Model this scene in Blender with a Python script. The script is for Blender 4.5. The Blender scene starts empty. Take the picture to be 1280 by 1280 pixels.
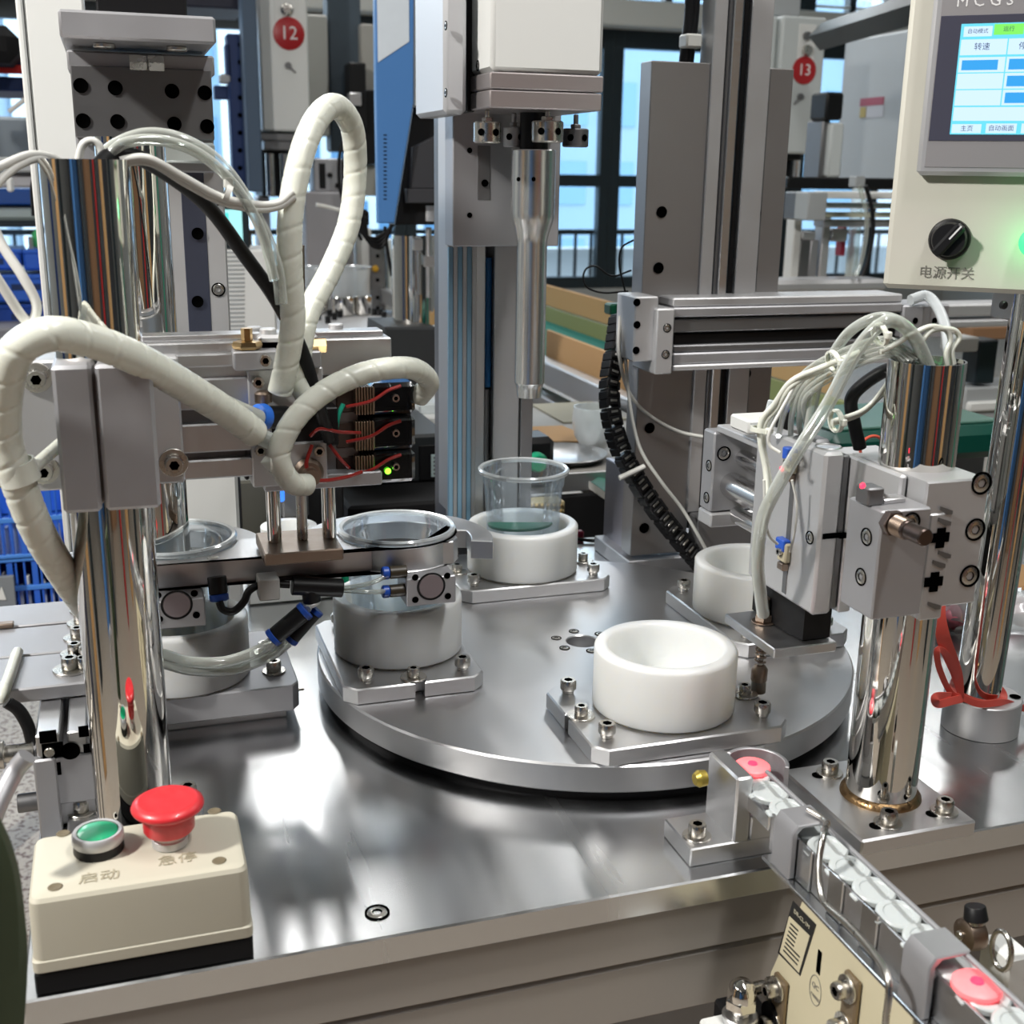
import bpy, math, random
from mathutils import Vector, Matrix
import numpy as np
random.seed(7)
S = bpy.context.scene
COL = S.collection
PI = math.pi
# ------------------------------------------------------------------ camera
# metres; origin = axis of the rotary disc, z = 0 is the top of the steel work table,
# +X runs along the table's front edge, +Y away from the operator
FPX = 1500.0
def _n(v):
    v = np.array(v, float); return v / np.linalg.norm(v)
_dn = _n((-80, 5300, 1500.)); _xd = np.array((4749, -353, 1500.)); _xd = _n(_xd - _dn * _xd.dot(_dn))
_yd = np.cross(_dn, _xd)
if _yd[2] < 0: _yd = -_yd
RC = np.array([_xd, _yd, -_dn])
CAM = np.array((-0.3830, -0.9530, 0.4537))
cam = bpy.data.objects.new('camera', bpy.data.cameras.new('camera')); COL.objects.link(cam)
m4 = Matrix.Identity(4)
for i in range(3):
    m4[i][0] = RC[i][0]; m4[i][1] = -RC[i][1]; m4[i][2] = -RC[i][2]; m4[i][3] = CAM[i]
cam.matrix_world = m4
cam.data.sensor_width = 36; cam.data.lens = FPX / 1280 * 36
cam.data.clip_start = .02; cam.data.clip_end = 200
cam.data.dof.use_dof = True; cam.data.dof.focus_distance = .97; cam.data.dof.aperture_fstop = 13
S.camera = cam
# ------------------------------------------------------------------ world, light, exposure
w = bpy.data.worlds.new('world'); S.world = w; w.use_nodes = True
nt = w.node_tree; nt.nodes.clear()
wo = nt.nodes.new('ShaderNodeOutputWorld'); bg = nt.nodes.new('ShaderNodeBackground')
bg.inputs['Color'].default_value = (.62, .80, 1, 1); bg.inputs['Strength'].default_value = 2.3
nt.links.new(bg.outputs[0], wo.inputs[0])
S.view_settings.view_transform = 'Standard'; S.view_settings.look = 'None'
S.view_settings.gamma = 1; S.view_settings.use_curve_mapping = False
S.view_settings.exposure = 0.22
S.cycles.max_bounces = 9; S.cycles.transparent_max_bounces = 16
S.cycles.sample_clamp_indirect = 4; S.cycles.caustics_reflective = False; S.cycles.caustics_refractive = False
FLOOR = -.80; CEIL = 3.4; LAMPZ = 2.25
def area(loc, tgt, sx, sy, power, col=(1, 1, 1), name='lamp_light'):
    l = bpy.data.lights.new(name, 'AREA'); l.shape = 'RECTANGLE'; l.size = sx; l.size_y = sy
    l.energy = power; l.color = col
    o = bpy.data.objects.new(name, l); COL.objects.link(o); o.location = loc
    o.rotation_euler = (Vector(tgt) - Vector(loc)).to_track_quat('-Z', 'Y').to_euler()
    return o
# key: the workshop's lamp up to the left that throws the short crisp shadows
KEYLOC = (-1.78, -.56, 1.68)
area(KEYLOC, (-.02, -.1, 0), .17, .17, 52, (1, .97, .92), 'key_lamp')
LAMPS = [(-1.9, -2.2), (.35, -1.0), (-2.6, .7), (1.9, .7)] + [(x, y) for y in (3.3, 5.6) for x in (-2.5, -1.15, .2, 1.55, 2.9)]
for lx, ly in LAMPS:
    area((lx, ly, LAMPZ - .01), (lx, ly, 0), .14, 1.25, 10 if ly > 2 else 8 if ly > 0 else 30 if lx > 0 else 1.5, (1, .985, .96), 'ceiling_light')
area((1.2, 8.5, 2.45), (1.0, 0, .3), 10.5, 1.5, 150, (.86, .94, 1), 'window_daylight')
# ------------------------------------------------------------------ pixel -> place helpers (1280 frame)
def ray(px, py): return RC @ np.array((px - 640, py - 640, FPX))
def PZ(px, py, z): r = ray(px, py); return Vector(CAM + r * ((z - CAM[2]) / r[2]))
def PY(px, py, y): r = ray(px, py); return Vector(CAM + r * ((y - CAM[1]) / r[1]))
def PX(px, py, x): r = ray(px, py); return Vector(CAM + r * ((x - CAM[0]) / r[0]))
def PD(px, py, d): return Vector(CAM + ray(px, py) * (d / FPX))
def PP(px, py, p0, n):
    r = ray(px, py); n = np.array(n); return Vector(CAM + r * (n.dot(np.array(p0) - CAM) / n.dot(r)))
def prj(P):
    q = RC.T @ (np.array(P) - CAM); return 640 + FPX * q[0] / q[2], 640 + FPX * q[1] / q[2]
def ZV(x, y, py):
    lo, hi = -1.5, 3
    for _ in range(50):
        m = (lo + hi) / 2
        if prj((x, y, m))[1] > py: lo = m
        else: hi = m
    return m
# ------------------------------------------------------------------ materials
MATS = {}
def mat(name, col=(.5, .5, .5), rough=.5, metal=0, noise=0, nscale=30, stretch=None, bump=0, emit=None, estr=0,
        sub=0, subr=.01, coat=0, spec=None, aniso=0):
    if name in MATS: return MATS[name]
    m = bpy.data.materials.new(name); m.use_nodes = True; N = m.node_tree; p = N.nodes['Principled BSDF']
    p.inputs['Base Color'].default_value = (*col, 1); p.inputs['Roughness'].default_value = rough
    p.inputs['Metallic'].default_value = metal
    if spec is not None: p.inputs['Specular IOR Level'].default_value = spec
    if coat: p.inputs['Coat Weight'].default_value = coat
    if aniso: p.inputs['Anisotropic'].default_value = aniso
    if sub:
        p.inputs['Subsurface Weight'].default_value = sub; p.inputs['Subsurface Radius'].default_value = (1, .9, .75)
        p.inputs['Subsurface Scale'].default_value = subr
    if emit: p.inputs['Emission Color'].default_value = (*emit, 1); p.inputs['Emission Strength'].default_value = estr
    tc = N.nodes.new('ShaderNodeTexCoord'); mp = N.nodes.new('ShaderNodeMapping'); nz = N.nodes.new('ShaderNodeTexNoise')
    N.links.new(tc.outputs['Object'], mp.inputs[0]); N.links.new(mp.outputs[0], nz.inputs[0])
    if stretch: mp.inputs['Scale'].default_value = stretch
    nz.inputs['Scale'].default_value = nscale; nz.inputs['Detail'].default_value = 3
    if noise:
        mr = N.nodes.new('ShaderNodeMapRange'); N.links.new(nz.outputs['Fac'], mr.inputs[0])
        mr.inputs[1].default_value = .3; mr.inputs[2].default_value = .7
        mr.inputs[3].default_value = max(rough - noise, .01); mr.inputs[4].default_value = rough + noise
        N.links.new(mr.outputs[0], p.inputs['Roughness'])
        mx = N.nodes.new('ShaderNodeMix'); mx.data_type = 'RGBA'
        mx.inputs['A'].default_value = (*[c * (1 - noise * .5) for c in col], 1)
        mx.inputs['B'].default_value = (*[min(1, c * (1 + noise * .4)) for c in col], 1)
        N.links.new(nz.outputs['Fac'], mx.inputs['Factor']); N.links.new(mx.outputs['Result'], p.inputs['Base Color'])
    if bump:
        b = N.nodes.new('ShaderNodeBump'); b.inputs['Strength'].default_value = bump; b.inputs['Distance'].default_value = .001
        N.links.new(nz.outputs['Fac'], b.inputs['Height']); N.links.new(b.outputs[0], p.inputs['Normal'])
    MATS[name] = m; return m
def clear(name, tint=(.95, .98, 1), diff=.06, dcol=(.9, .93, .95), rough=.05, refl=.38):
    if name in MATS: return MATS[name]
    m = bpy.data.materials.new(name); m.use_nodes = True; N = m.node_tree; N.nodes.clear()
    o = N.nodes.new('ShaderNodeOutputMaterial'); t = N.nodes.new('ShaderNodeBsdfTransparent'); g = N.nodes.new('ShaderNodeBsdfGlossy')
    d = N.nodes.new('ShaderNodeBsdfPrincipled'); m1 = N.nodes.new('ShaderNodeMixShader'); m2 = N.nodes.new('ShaderNodeMixShader')
    lw = N.nodes.new('ShaderNodeLayerWeight'); mu = N.nodes.new('ShaderNodeMath'); mu.operation = 'MULTIPLY'
    ad = N.nodes.new('ShaderNodeMath'); ad.operation = 'MULTIPLY_ADD'
    lw.inputs[0].default_value = .45
    t.inputs[0].default_value = (*tint, 1); g.inputs['Roughness'].default_value = rough; g.inputs[0].default_value = (.95, .97, 1, 1)
    d.inputs['Base Color'].default_value = (*dcol, 1); d.inputs['Roughness'].default_value = .3
    N.links.new(lw.outputs['Facing'], ad.inputs[0]); ad.inputs[1].default_value = diff * 3; ad.inputs[2].default_value = diff
    N.links.new(ad.outputs[0], m1.inputs[0]); N.links.new(t.outputs[0], m1.inputs[1]); N.links.new(d.outputs[0], m1.inputs[2])
    N.links.new(lw.outputs['Fresnel'], mu.inputs[0]); mu.inputs[1].default_value = refl
    N.links.new(mu.outputs[0], m2.inputs[0]); N.links.new(m1.outputs[0], m2.inputs[1]); N.links.new(g.outputs[0], m2.inputs[2])
    N.links.new(m2.outputs[0], o.inputs[0]); MATS[name] = m; return m
STEEL = mat('polished_steel', (.66, .67, .68), .23, 1, .05, 3.2, (12, .7, 1), .06)
DISC = mat('ground_disc_steel', (.68, .68, .69), .36, 1, .04, 9, (1, 1, 1), .02)
ALU = mat('brushed_aluminium', (.66, .66, .67), .36, 1, .06, 60, (1, 1, 12))
ALUX = mat('brushed_aluminium_long', (.64, .64, .65), .38, 1, .05, 60, (12, 1, 1))
ANOD = mat('grey_anodised', (.47, .47, .49), .5, .75, .04, 25)
LANOD = mat('light_anodised', (.62, .62, .63), .48, .65, .04, 25)
DANOD = mat('dark_anodised', (.22, .22, .225), .45, .8, .04, 25)
CHROME = mat('chrome', (.80, .78, .74), .04, 1)
SCREW = mat('screw_steel', (.58, .56, .52), .28, 1, .05, 90)
BLACK = mat('black_plastic', (.008, .008, .009), .42, 0, spec=.3)
BLACKM = mat('black_rubber', (.010, .010, .011), .75, 0, spec=.2)
HOLE = mat('bore_shade', (.0015, .0015, .0015), .9, 0, spec=0)  # black puts the shade inside holes, slots and screw sockets into the colour
NYLON = mat('white_nylon', (.83, .84, .82), .33, 0, 0, 14, None, 0, sub=.6, subr=.03)
HOSE = mat('spiral_wrap_white', (.80, .82, .73), .28, 0, .03, 60, sub=.2, subr=.005)
WHITEC = mat('white_cable', (.74, .74, .70), .4)
CREAM = mat('cream_paint', (.40, .37, .335), .42, 0, .03, 40)
BEIGE = mat('beige_plastic', (.57, .54, .44), .5, 0, .03, 40, bump=.05)
HMIC = mat('ivory_paint', (.60, .59, .52), .45, 0, .03, 50, bump=.08)
WHITE = mat('white_paint', (.78, .79, .77), .4, 0, .02, 12)
GREYP = mat('grey_paint', (.40, .42, .43), .5, 0, .03, 20)
RED = mat('red_plastic', (.72, .035, .045), .35, 0, coat=.2)
REDD = mat('dark_red_plastic', (.42, .015, .02), .4)
GREEN = mat('green_button', (0, .36, .16), .35, coat=.2)
GREENB = mat('green_mat', (.01, .20, .13), .5)
BLUE = mat('blue_plastic', (.03, .13, .60), .4)
BLUEM = mat('blue_metal_paint', (.07, .20, .47), .35)
LBLUE = mat('light_blue_film', (.42, .74, 1.0), .5)
NAVY = mat('navy_steel', (.008, .03, .12), .45)
COLLET = mat('blue_collet', (.02, .10, .55), .35)
BRASS = mat('brass', (.60, .42, .20), .3, 1)
BRONZE = mat('bronze_bolt', (.32, .25, .20), .38, 1, .06, 80)
COPPER = mat('bronze_fin', (.36, .27, .19), .42, .8)
CARD = mat('cardboard', (.55, .33, .15), .8, 0, .03, 30)
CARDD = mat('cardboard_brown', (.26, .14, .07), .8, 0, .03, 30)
OLIVE = mat('olive_green_tray', (.27, .29, .12), .6)
OLIVED = mat('olive_cloth', (.05, .07, .035), .75, 0, .05, 14, bump=.3)
WINDARK = mat('window_frame_dark', (.012, .022, .028), .4)
CLEAR = clear('clear_plastic', (.95, .98, 1), .025)
CLEARH = clear('clear_plastic_hazy', (.92, .95, .96), .30, (.85, .9, .92), .12, .4)
TUBEC = clear('clear_tube', (.93, .96, .93), .22, (.82, .85, .78), .1, .6)
GLASS = clear('window_glass', (.93, .97, .98), .0, (.5, .6, .6), .02, .5)
REDW = mat('red_wire', (.40, .02, .015), .4)
GRNW = mat('green_wire', (.01, .40, .26), .4)
def emi(name, col, s):
    return mat(name, (0, 0, 0), .5, 0, emit=col, estr=s)
REDL = emi('red_led', (1, .02, .05), 4)
GRNL = emi('green_led', (.15, 1, .02), 5)
# ------------------------------------------------------------------ mesh builder
def smoothpath(pts, n=6, closed=False):
    P = [Vector(p) for p in pts]
    if len(P) < 3: return P
    out = []
    Q = [P[0] * 2 - P[1]] + P + [P[-1] * 2 - P[-2]]
    for i in range(1, len(Q) - 2):
        a, b, c, d = Q[i - 1], Q[i], Q[i + 1], Q[i + 2]
        for k in range(n):
            t = k / n
            out.append(.5 * ((2 * b) + (c - a) * t + (2 * a - 5 * b + 4 * c - d) * t * t + (3 * b - a - 3 * c + d) * t ** 3))
    out.append(P[-1]); return out
AX = {'z': Matrix.Identity(3), 'y': Matrix(((1, 0, 0), (0, 0, 1), (0, -1, 0))), '-y': Matrix(((1, 0, 0), (0, 0, -1), (0, 1, 0))),
      'x': Matrix(((0, 0, 1), (1, 0, 0), (0, 1, 0))), '-x': Matrix(((0, 0, -1), (-1, 0, 0), (0, 1, 0)))}
class M:
    def __init__(s): s.v = []; s.f = []; s.i = []
    def add(s, vs, fs, mi=0, T=None):
        k = len(s.v)
        s.v += [tuple(T @ Vector(v)) if T is not None else tuple(v) for v in vs]
        for f in fs: s.f.append(tuple(k + a for a in f)); s.i.append(mi)
        return s
    def box(s, x0, x1, y0, y1, z0, z1, b=.0012, mi=0, T=None):
        if x0 > x1: x0, x1 = x1, x0
        if y0 > y1: y0, y1 = y1, y0
        if z0 > z1: z0, z1 = z1, z0
        b = min(b, (x1 - x0) * .3, (y1 - y0) * .3, (z1 - z0) * .3)
        if b <= 0:
            vs = [(x, y, z) for x in (x0, x1) for y in (y0, y1) for z in (z0, z1)]
            return s.add(vs, [(0, 1, 3, 2), (4, 6, 7, 5), (0, 4, 5, 1), (2, 3, 7, 6), (0, 2, 6, 4), (1, 5, 7, 3)], mi, T)
        X = (x0, x1); Y = (y0, y1); Z = (z0, z1); vs = []; ix = {}
        for a in (0, 1):
            for c in (0, 1):
                for d in (0, 1):
                    sx = 1 - 2 * a; sy = 1 - 2 * c; sz = 1 - 2 * d
                    for ax in range(3):
                        o = [X[a] + b * sx, Y[c] + b * sy, Z[d] + b * sz]; o[ax] = (X[a], Y[c], Z[d])[ax]
                        ix[a, c, d, ax] = len(vs); vs.append(tuple(o))
        fs = []
        for a in (0, 1):
            fs.append((ix[a, 0, 0, 0], ix[a, 0, 1, 0], ix[a, 1, 1, 0], ix[a, 1, 0, 0]))
            fs.append((ix[0, a, 0, 1], ix[1, a, 0, 1], ix[1, a, 1, 1], ix[0, a, 1, 1]))
            fs.append((ix[0, 0, a, 2], ix[0, 1, a, 2], ix[1, 1, a, 2], ix[1, 0, a, 2]))
        for p in (0, 1):
            for q in (0, 1):
                fs.append((ix[0, p, q, 1], ix[1, p, q, 1], ix[1, p, q, 2], ix[0, p, q, 2]))
                fs.append((ix[p, 0, q, 0], ix[p, 1, q, 0], ix[p, 1, q, 2], ix[p, 0, q, 2]))
                fs.append((ix[p, q, 0, 0], ix[p, q, 1, 0], ix[p, q, 1, 1], ix[p, q, 0, 1]))
        for a in (0, 1):
            for c in (0, 1):
                for d in (0, 1): fs.append((ix[a, c, d, 0], ix[a, c, d, 1], ix[a, c, d, 2]))
        return s.add(vs, fs, mi, T)
    def lathe(s, prof, c=(0, 0, 0), ax='z', n=40, mi=0, a0=0, a1=2 * PI, T=None):
        A = AX[ax] if isinstance(ax, str) else ax; c = Vector(c); full = abs(a1 - a0 - 2 * PI) < 1e-6
        m = n if full else n + 1; vs = []
        for r, z in prof:
            for k in range(m):
                t = a0 + (a1 - a0) * k / n; vs.append(c + A @ Vector((r * math.cos(t), r * math.sin(t), z)))
        fs = []
        for j in range(len(prof) - 1):
            for k in range(n):
                k2 = (k + 1) % m if full else k + 1
                if prof[j][0] == 0 and prof[j + 1][0] == 0: continue
                fs.append((j * m + k, j * m + k2, (j + 1) * m + k2, (j + 1) * m + k))
        return s.add(vs, fs, mi, T)
    def cyl(s, c, ax, r, h, n=28, b=.0008, mi=0, T=None):
        b = min(b, r * .4, h * .4)
        return s.lathe([(0, 0), (r - b, 0), (r, b), (r, h - b), (r - b, h), (0, h)], c, ax, n, mi, T=T)
    def rod(s, p0, p1, r, n=16, mi=0, b=.0005, r1=None):
        p0 = Vector(p0); p1 = Vector(p1); d = p1 - p0; h = d.length; q = d.to_track_quat('Z', 'Y').to_matrix()
        r1 = r if r1 is None else r1; b = min(b, r * .4)
        return s.lathe([(0, 0), (r - b, 0), (r, b), (r1, h - b), (r1 - b, h), (0, h)], p0, q, n, mi)
    def tube(s, pts, r, n=10, sm=6, mi=0, rf=None, cap=True):
        P = smoothpath(pts, sm) if sm else [Vector(p) for p in pts]
        L = len(P); t0 = (P[1] - P[0]).normalized()
        u = t0.orthogonal().normalized(); vs = []; d = 0
        for i, p in enumerate(P):
            t = (P[min(i + 1, L - 1)] - P[max(i - 1, 0)]).normalized()
            u = (u - t * u.dot(t)).normalized(); w_ = t.cross(u)
            if i: d += (p - P[i - 1]).length
            for k in range(n):
                a = 2 * PI * k / n; rr = rf(d, a, i / (L - 1)) if rf else r
                vs.append(p + (u * math.cos(a) + w_ * math.sin(a)) * rr)
        fs = [(i * n + k, i * n + (k + 1) % n, (i + 1) * n + (k + 1) % n, (i + 1) * n + k) for i in range(L - 1) for k in range(n)]
        if cap: fs += [tuple(range(n))[::-1], tuple((L - 1) * n + k for k in range(n))]
        return s.add(vs, fs, mi)
    def prism(s, poly, z0, z1, ax='z', c=(0, 0, 0), b=.001, mi=0, T=None):
        A = AX[ax] if isinstance(ax, str) else ax; c = Vector(c); n = len(poly)
        ar = sum(poly[i][0] * poly[(i + 1) % n][1] - poly[(i + 1) % n][0] * poly[i][1] for i in range(n))
        if ar < 0: poly = poly[::-1]
        def off(b):
            o = []
            for i in range(n):
                p = Vector(poly[i]); a = (p - Vector(poly[i - 1])).normalized(); d = (Vector(poly[(i + 1) % n]) - p).normalized()
                na = Vector((-a.y, a.x)); nd = Vector((-d.y, d.x)); bi = na + nd
                if bi.length < 1e-6: o.append(p); continue
                bi = bi / max(bi.dot(na), .35); o.append(p + bi * b)
            return o
        vs = []; inn = off(b) if b else poly
        rings = [(inn, z0), (poly, z0 + b), (poly, z1 - b), (inn, z1)] if b else [(poly, z0), (poly, z1)]
        for pl, z in rings:
            for p in pl: vs.append(c + A @ Vector((p[0], p[1], z)))
        fs = [tuple(range(n))[::-1], tuple((len(rings) - 1) * n + k for k in range(n))]
        for j in range(len(rings) - 1):
            for k in range(n): fs.append((j * n + k, j * n + (k + 1) % n, (j + 1) * n + (k + 1) % n, (j + 1) * n + k))
        return s.add(vs, fs, mi, T)
    def quad(s, a, b, c, d, mi=0): return s.add([a, b, c, d], [(0, 1, 2, 3)], mi)
    def mesh(s, name, mats, org=(0, 0, 0), ang=38):
        o = Vector(org); me = bpy.data.meshes.new(name)
        me.from_pydata([tuple(Vector(v) - o) for v in s.v], [], s.f)
        for m in mats: me.materials.append(m)
        me.polygons.foreach_set('material_index', s.i)
        me.polygons.foreach_set('use_smooth', [True] * len(s.f))
        me.validate(); me.update()
        try: me.set_sharp_from_angle(angle=math.radians(ang))
        except Exception: pass
        return me
ORG = {}
def props(o, label=None, cat=None, group=None, kind=None):
    if label: o['label'] = label
    if cat: o['category'] = cat
    if group: o['group'] = group
    if kind: o['kind'] = kind
def thing(name, label, cat, loc, group=None):
    o = bpy.data.objects.new(name, None); COL.objects.link(o); o.empty_display_size = .02
    o.location = loc; props(o, label, cat, group); ORG[o.name] = Vector(loc); return o
def part(name, m, ms, parent, label=None, kind=None, ang=38):
    if not isinstance(ms, (list, tuple)): ms = [ms]
    org = ORG[parent.name]
    o = bpy.data.objects.new(name, m.mesh(name, ms, org, ang)); COL.objects.link(o); o.parent = parent
    ORG[o.name] = org; props(o, label, kind=kind); return o
def inst(name, me, parent, loc, rot=None, label=None, scale=1):
    o = bpy.data.objects.new(name, me); COL.objects.link(o); o.parent = parent
    o.location = Vector(loc) - ORG[parent.name]
    if rot is not None: o.rotation_euler = rot.to_euler() if isinstance(rot, Matrix) else rot
    if scale != 1: o.scale = (scale,) * 3
    props(o, label); ORG[o.name] = Vector(loc); return o
def solo(name, m, ms, label, cat, group=None, kind=None, ang=38):
    if not isinstance(ms, (list, tuple)): ms = [ms]
    a = np.array([tuple(v) for v in m.v]); c = (a.min(0) + a.max(0)) / 2; c[2] = a[:, 2].min()
    o = bpy.data.objects.new(name, m.mesh(name, ms, c, ang)); COL.objects.link(o); o.location = c
    ORG[o.name] = Vector(c); props(o, label, cat, group, kind); return o
def struct(name, m, ms, parent=None):
    if not isinstance(ms, (list, tuple)): ms = [ms]
    o = bpy.data.objects.new(name, m.mesh(name, ms)); COL.objects.link(o); ORG[o.name] = Vector((0, 0, 0))
    if parent: o.parent = parent
    else: o['kind'] = 'structure'
    return o
def dup(root, loc, rotz=0, label=None):
    r = root.copy(); COL.objects.link(r); r.location = loc; r.rotation_euler = (0, 0, rotz)
    if label: r['label'] = label
    def rec(a, b):
        for ch in a.children:
            c = ch.copy(); COL.objects.link(c); c.parent = b; rec(ch, c)
    rec(root, r); return r
# ---- shared screw meshes, axis +Z, seat at z = 0
def screw_mesh(r=.0065, h=.008, washer=0, knurl=True, recess=True, name='cap_screw'):
    m = M(); n = 32; z0 = 0
    if washer:
        m.lathe([(r * .6, 0), (washer - .0003, 0), (washer, .0003), (washer, .0014), (washer - .0003, .0017), (r * .6, .0017)], n=28); z0 = .0017
    vs = []; prof = [(r * .92, z0), (r, z0 + h * .08), (r, z0 + h * .82), (r * .9, z0 + h)]
    for j, (rr, z) in enumerate(prof):
        for k in range(n):
            q = rr * ((1 if k % 2 else .93) if knurl and j in (1, 2) else .97); a = 2 * PI * k / n
            vs.append((q * math.cos(a), q * math.sin(a), z))
    m.add(vs, [(j * n + k, j * n + (k + 1) % n, (j + 1) * n + (k + 1) % n, (j + 1) * n + k) for j in range(3) for k in range(n)])
    hx = r * .56; top = z0 + h; rim = [(r * .88 * math.cos(2 * PI * k / 24), r * .88 * math.sin(2 * PI * k / 24), top) for k in range(24)]
    hexa = []
    for k in range(24):
        a = 2 * PI * k / 24; s_ = (a % (PI / 3)) - PI / 6; q = hx * math.cos(PI / 6) / math.cos(s_)
        hexa.append((q * math.cos(a), q * math.sin(a), top))
    m.add(rim + hexa, [(k, (k + 1) % 24, 24 + (k + 1) % 24, 24 + k) for k in range(24)])
    deep = [(x, y, top - h * .6) for x, y, z in hexa]
    m.add(hexa + deep, [(k, (k + 1) % 24, 24 + (k + 1) % 24, 24 + k) for k in range(24)] + [tuple(range(24, 48))], 1)
    return m.mesh(name, [SCREW, HOLE])
SC = screw_mesh(); SCW = screw_mesh(.0052, .0075, .0108); SCS = screw_mesh(.0042, .0052); SCF = screw_mesh(.0048, .0014, 0, False)
SCB = screw_mesh(.0062, .0085, .0098)
def sunk_mesh(r, name='sunk_screw'):
    m = M(); m.lathe([(r, 0.0004), (r * .98, -.001), (r * .78, -.001)], n=28, mi=1)
    m.lathe([(r * .78, -.001), (r * .78, .0002), (r * .70, .0006), (r * .42, .0006)], n=24); m.lathe([(r * .42, .0006), (r * .40, -.0012), (0, -.0012)], n=6, mi=1)
    m.lathe([(r, 0.0003), (r * 1.0, .0005), (r * .86, .0005), (r * .80, -.0005)], n=28, mi=1)
    return m.mesh(name, [SCREW, HOLE])
SUNK = sunk_mesh(.0078)
def disc_hole(r=.004, name='drilled_hole'):
    m = M(); m.lathe([(r * 1.08, .00045), (r, .0003), (r * .96, .0002), (0, .0002)], n=22, mi=0); return m.mesh(name, [HOLE])
RX = {'-y': Matrix.Rotation(PI / 2, 3, 'X'), '-x': Matrix.Rotation(-PI / 2, 3, 'Y'), 'z': Matrix.Identity(3), 'x': Matrix.Rotation(PI / 2, 3, 'Y'),
      '-z': Matrix.Rotation(PI, 3, 'X')}
HOLEM = disc_hole(.0042)
def text_m(txt, size, mt, P, ux, uy, name='lettering', parent=None, thick=.0002, align='CENTER'):
    c = bpy.data.curves.new('txt', 'FONT'); c.body = txt; c.size = size; c.extrude = thick; c.align_x = align; c.align_y = 'CENTER'
    c.resolution_u = 2
    o = bpy.data.objects.new('txt', c); COL.objects.link(o)
    bpy.context.view_layer.update()
    me = bpy.data.meshes.new_from_object(o.evaluated_get(bpy.context.evaluated_depsgraph_get()))
    bpy.data.objects.remove(o); me.materials.clear(); me.materials.append(mt)
    ux = Vector(ux).normalized(); uy = Vector(uy).normalized(); uz = ux.cross(uy)
    R3 = Matrix((ux, uy, uz)).transposed().to_4x4(); org = ORG[parent.name] if parent else Vector((0, 0, 0))
    me.transform(Matrix.Translation(Vector(P) - org) @ R3)
    o = bpy.data.objects.new(name, me); COL.objects.link(o)
    if parent: o.parent = parent; ORG[o.name] = org
    return o
# ================================================================== foreground machine
TZ = .0107; KT = (CAM[2] - TZ) / CAM[2]
def tk(x, y): return (CAM[0] + KT * (x - CAM[0]), CAM[1] + KT * (y - CAM[1]))
def rescale(o):   # sets a thing built for z = 0 onto the table top
    l = Vector(CAM) + (o.location - Vector(CAM)) * KT; o.location = l; o.scale = (KT,) * 3
# ---- work table
t = thing('work_table', 'polished steel work table top over a beige machine body, the rotary disc turning on it', 'table', (.2, 0, 0))
TX0, TX1, TY0, TY1 = -.462, .95, -.323, .43
TX0, TY0 = tk(TX0, TY0); TX1, TY1 = tk(TX1, TY1)
m = M(); m.box(TX0, TX1, TY0, TY1, TZ - .0195, TZ, .0012); part('table_plate', m, STEEL, t)
m = M(); m.box(TX0 + .004, TX1, TY0 + .004, TY1 - .01, TZ - .057, TZ - .0197, .002); part('upper_panel', m, CREAM, t)
m = M(); m.box(TX0 + .006, TX1, TY0 + .006, TY1 - .01, TZ - .105, TZ - .0585, .003); part('lower_panel', m, CREAM, t)
m = M(); m.box(TX0 + .02, TX1 - .02, TY0 + .03, TY1 - .03, FLOOR, TZ - .106, .003); part('cabinet', m, DANOD, t, 'dark cabinet below the beige panels')
for x, y in ((-.2535, -.297), (.33, -.297), (-.30, .05)):
    inst('sunk_screw', SUNK, t, (*tk(x, y), TZ + .0004))
# ---- rotary disc
t = thing('rotary_disc', 'large round steel indexing disc with four fixtures, black gap beneath', 'turntable', (0, 0, 0))
m = M(); m.lathe([(.0150, .0195), (.2385, .0195), (.24, .021), (.24, .0405), (.2385, .042), (.0155, .042), (.0145, .041), (.0145, .024)], n=160)
part('disc', m, DISC, t, ang=30)
m = M(); m.lathe([(.20, TZ), (.233, TZ), (.233, .0195), (.2, .0195)], n=120); part('gap_shade_ring', m, BLACKM, t)  # black ring: the shadow in the gap under the disc, put in as colour
m = M(); m.cyl((0, 0, TZ), 'z', .0145, .014, 32); part('hub', m, ALU, t)
for k in range(6):
    a = 2 * PI * k / 6 + math.radians(28); inst('sunk_screw', SUNK, t, (.0245 * math.cos(a), .0245 * math.sin(a), .0422), scale=.62)
for k in range(4):
    a = PI / 4 + k * PI / 2
# ---- fixture plates
def fixture(label):
    t = thing('fixture_plate', label, 'fixture', (0, 0, 0), 'fixture plates bolted to the rotary disc')
    s = .004
    P = [(-.070, -.061), (.070, -.061), (.080, -.051), (.080, -s), (.068, -s), (.068, s), (.080, s), (.080, .046), (.070, .056),
         (-.070, .056), (-.080, .046), (-.080, s), (-.068, s), (-.068, -s), (-.080, -s), (-.080, -.051)]
    m = M(); m.prism(P, 0.0001, .014, b=.0012); part('plate', m, ALU, t)
    for x in (-.064, .064):
        for y in (-.041, .040): 
            inst('cap_screw', SC, t, (x, y, .0175)); 
    for x in (-.064, .064):
        for y in (-.041, .040): m = M(); m.cyl((x, y, .014), 'z', .0048, .004, 16, mi=0); part('screw_shank', m, SCREW, t)
    for x in (-.0695, .0695): inst('washer_screw', SCW, t, (x, -.003, .014))
    return t
fx = fixture('octagonal fixture plate under the empty white cup nearest the front')
fx.location = (0, -.172, .042)
dup(fx, (-.172, 0, .042), -PI / 2, 'octagonal fixture plate on the disc under the left white cup with the gripper above')
dup(fx, (0, .176, .042), PI, 'octagonal fixture plate at the back of the disc under the welding horn')
dup(fx, (.172, 0, .042), PI / 2, 'octagonal fixture plate on the right of the disc beneath the suction arm')
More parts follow.
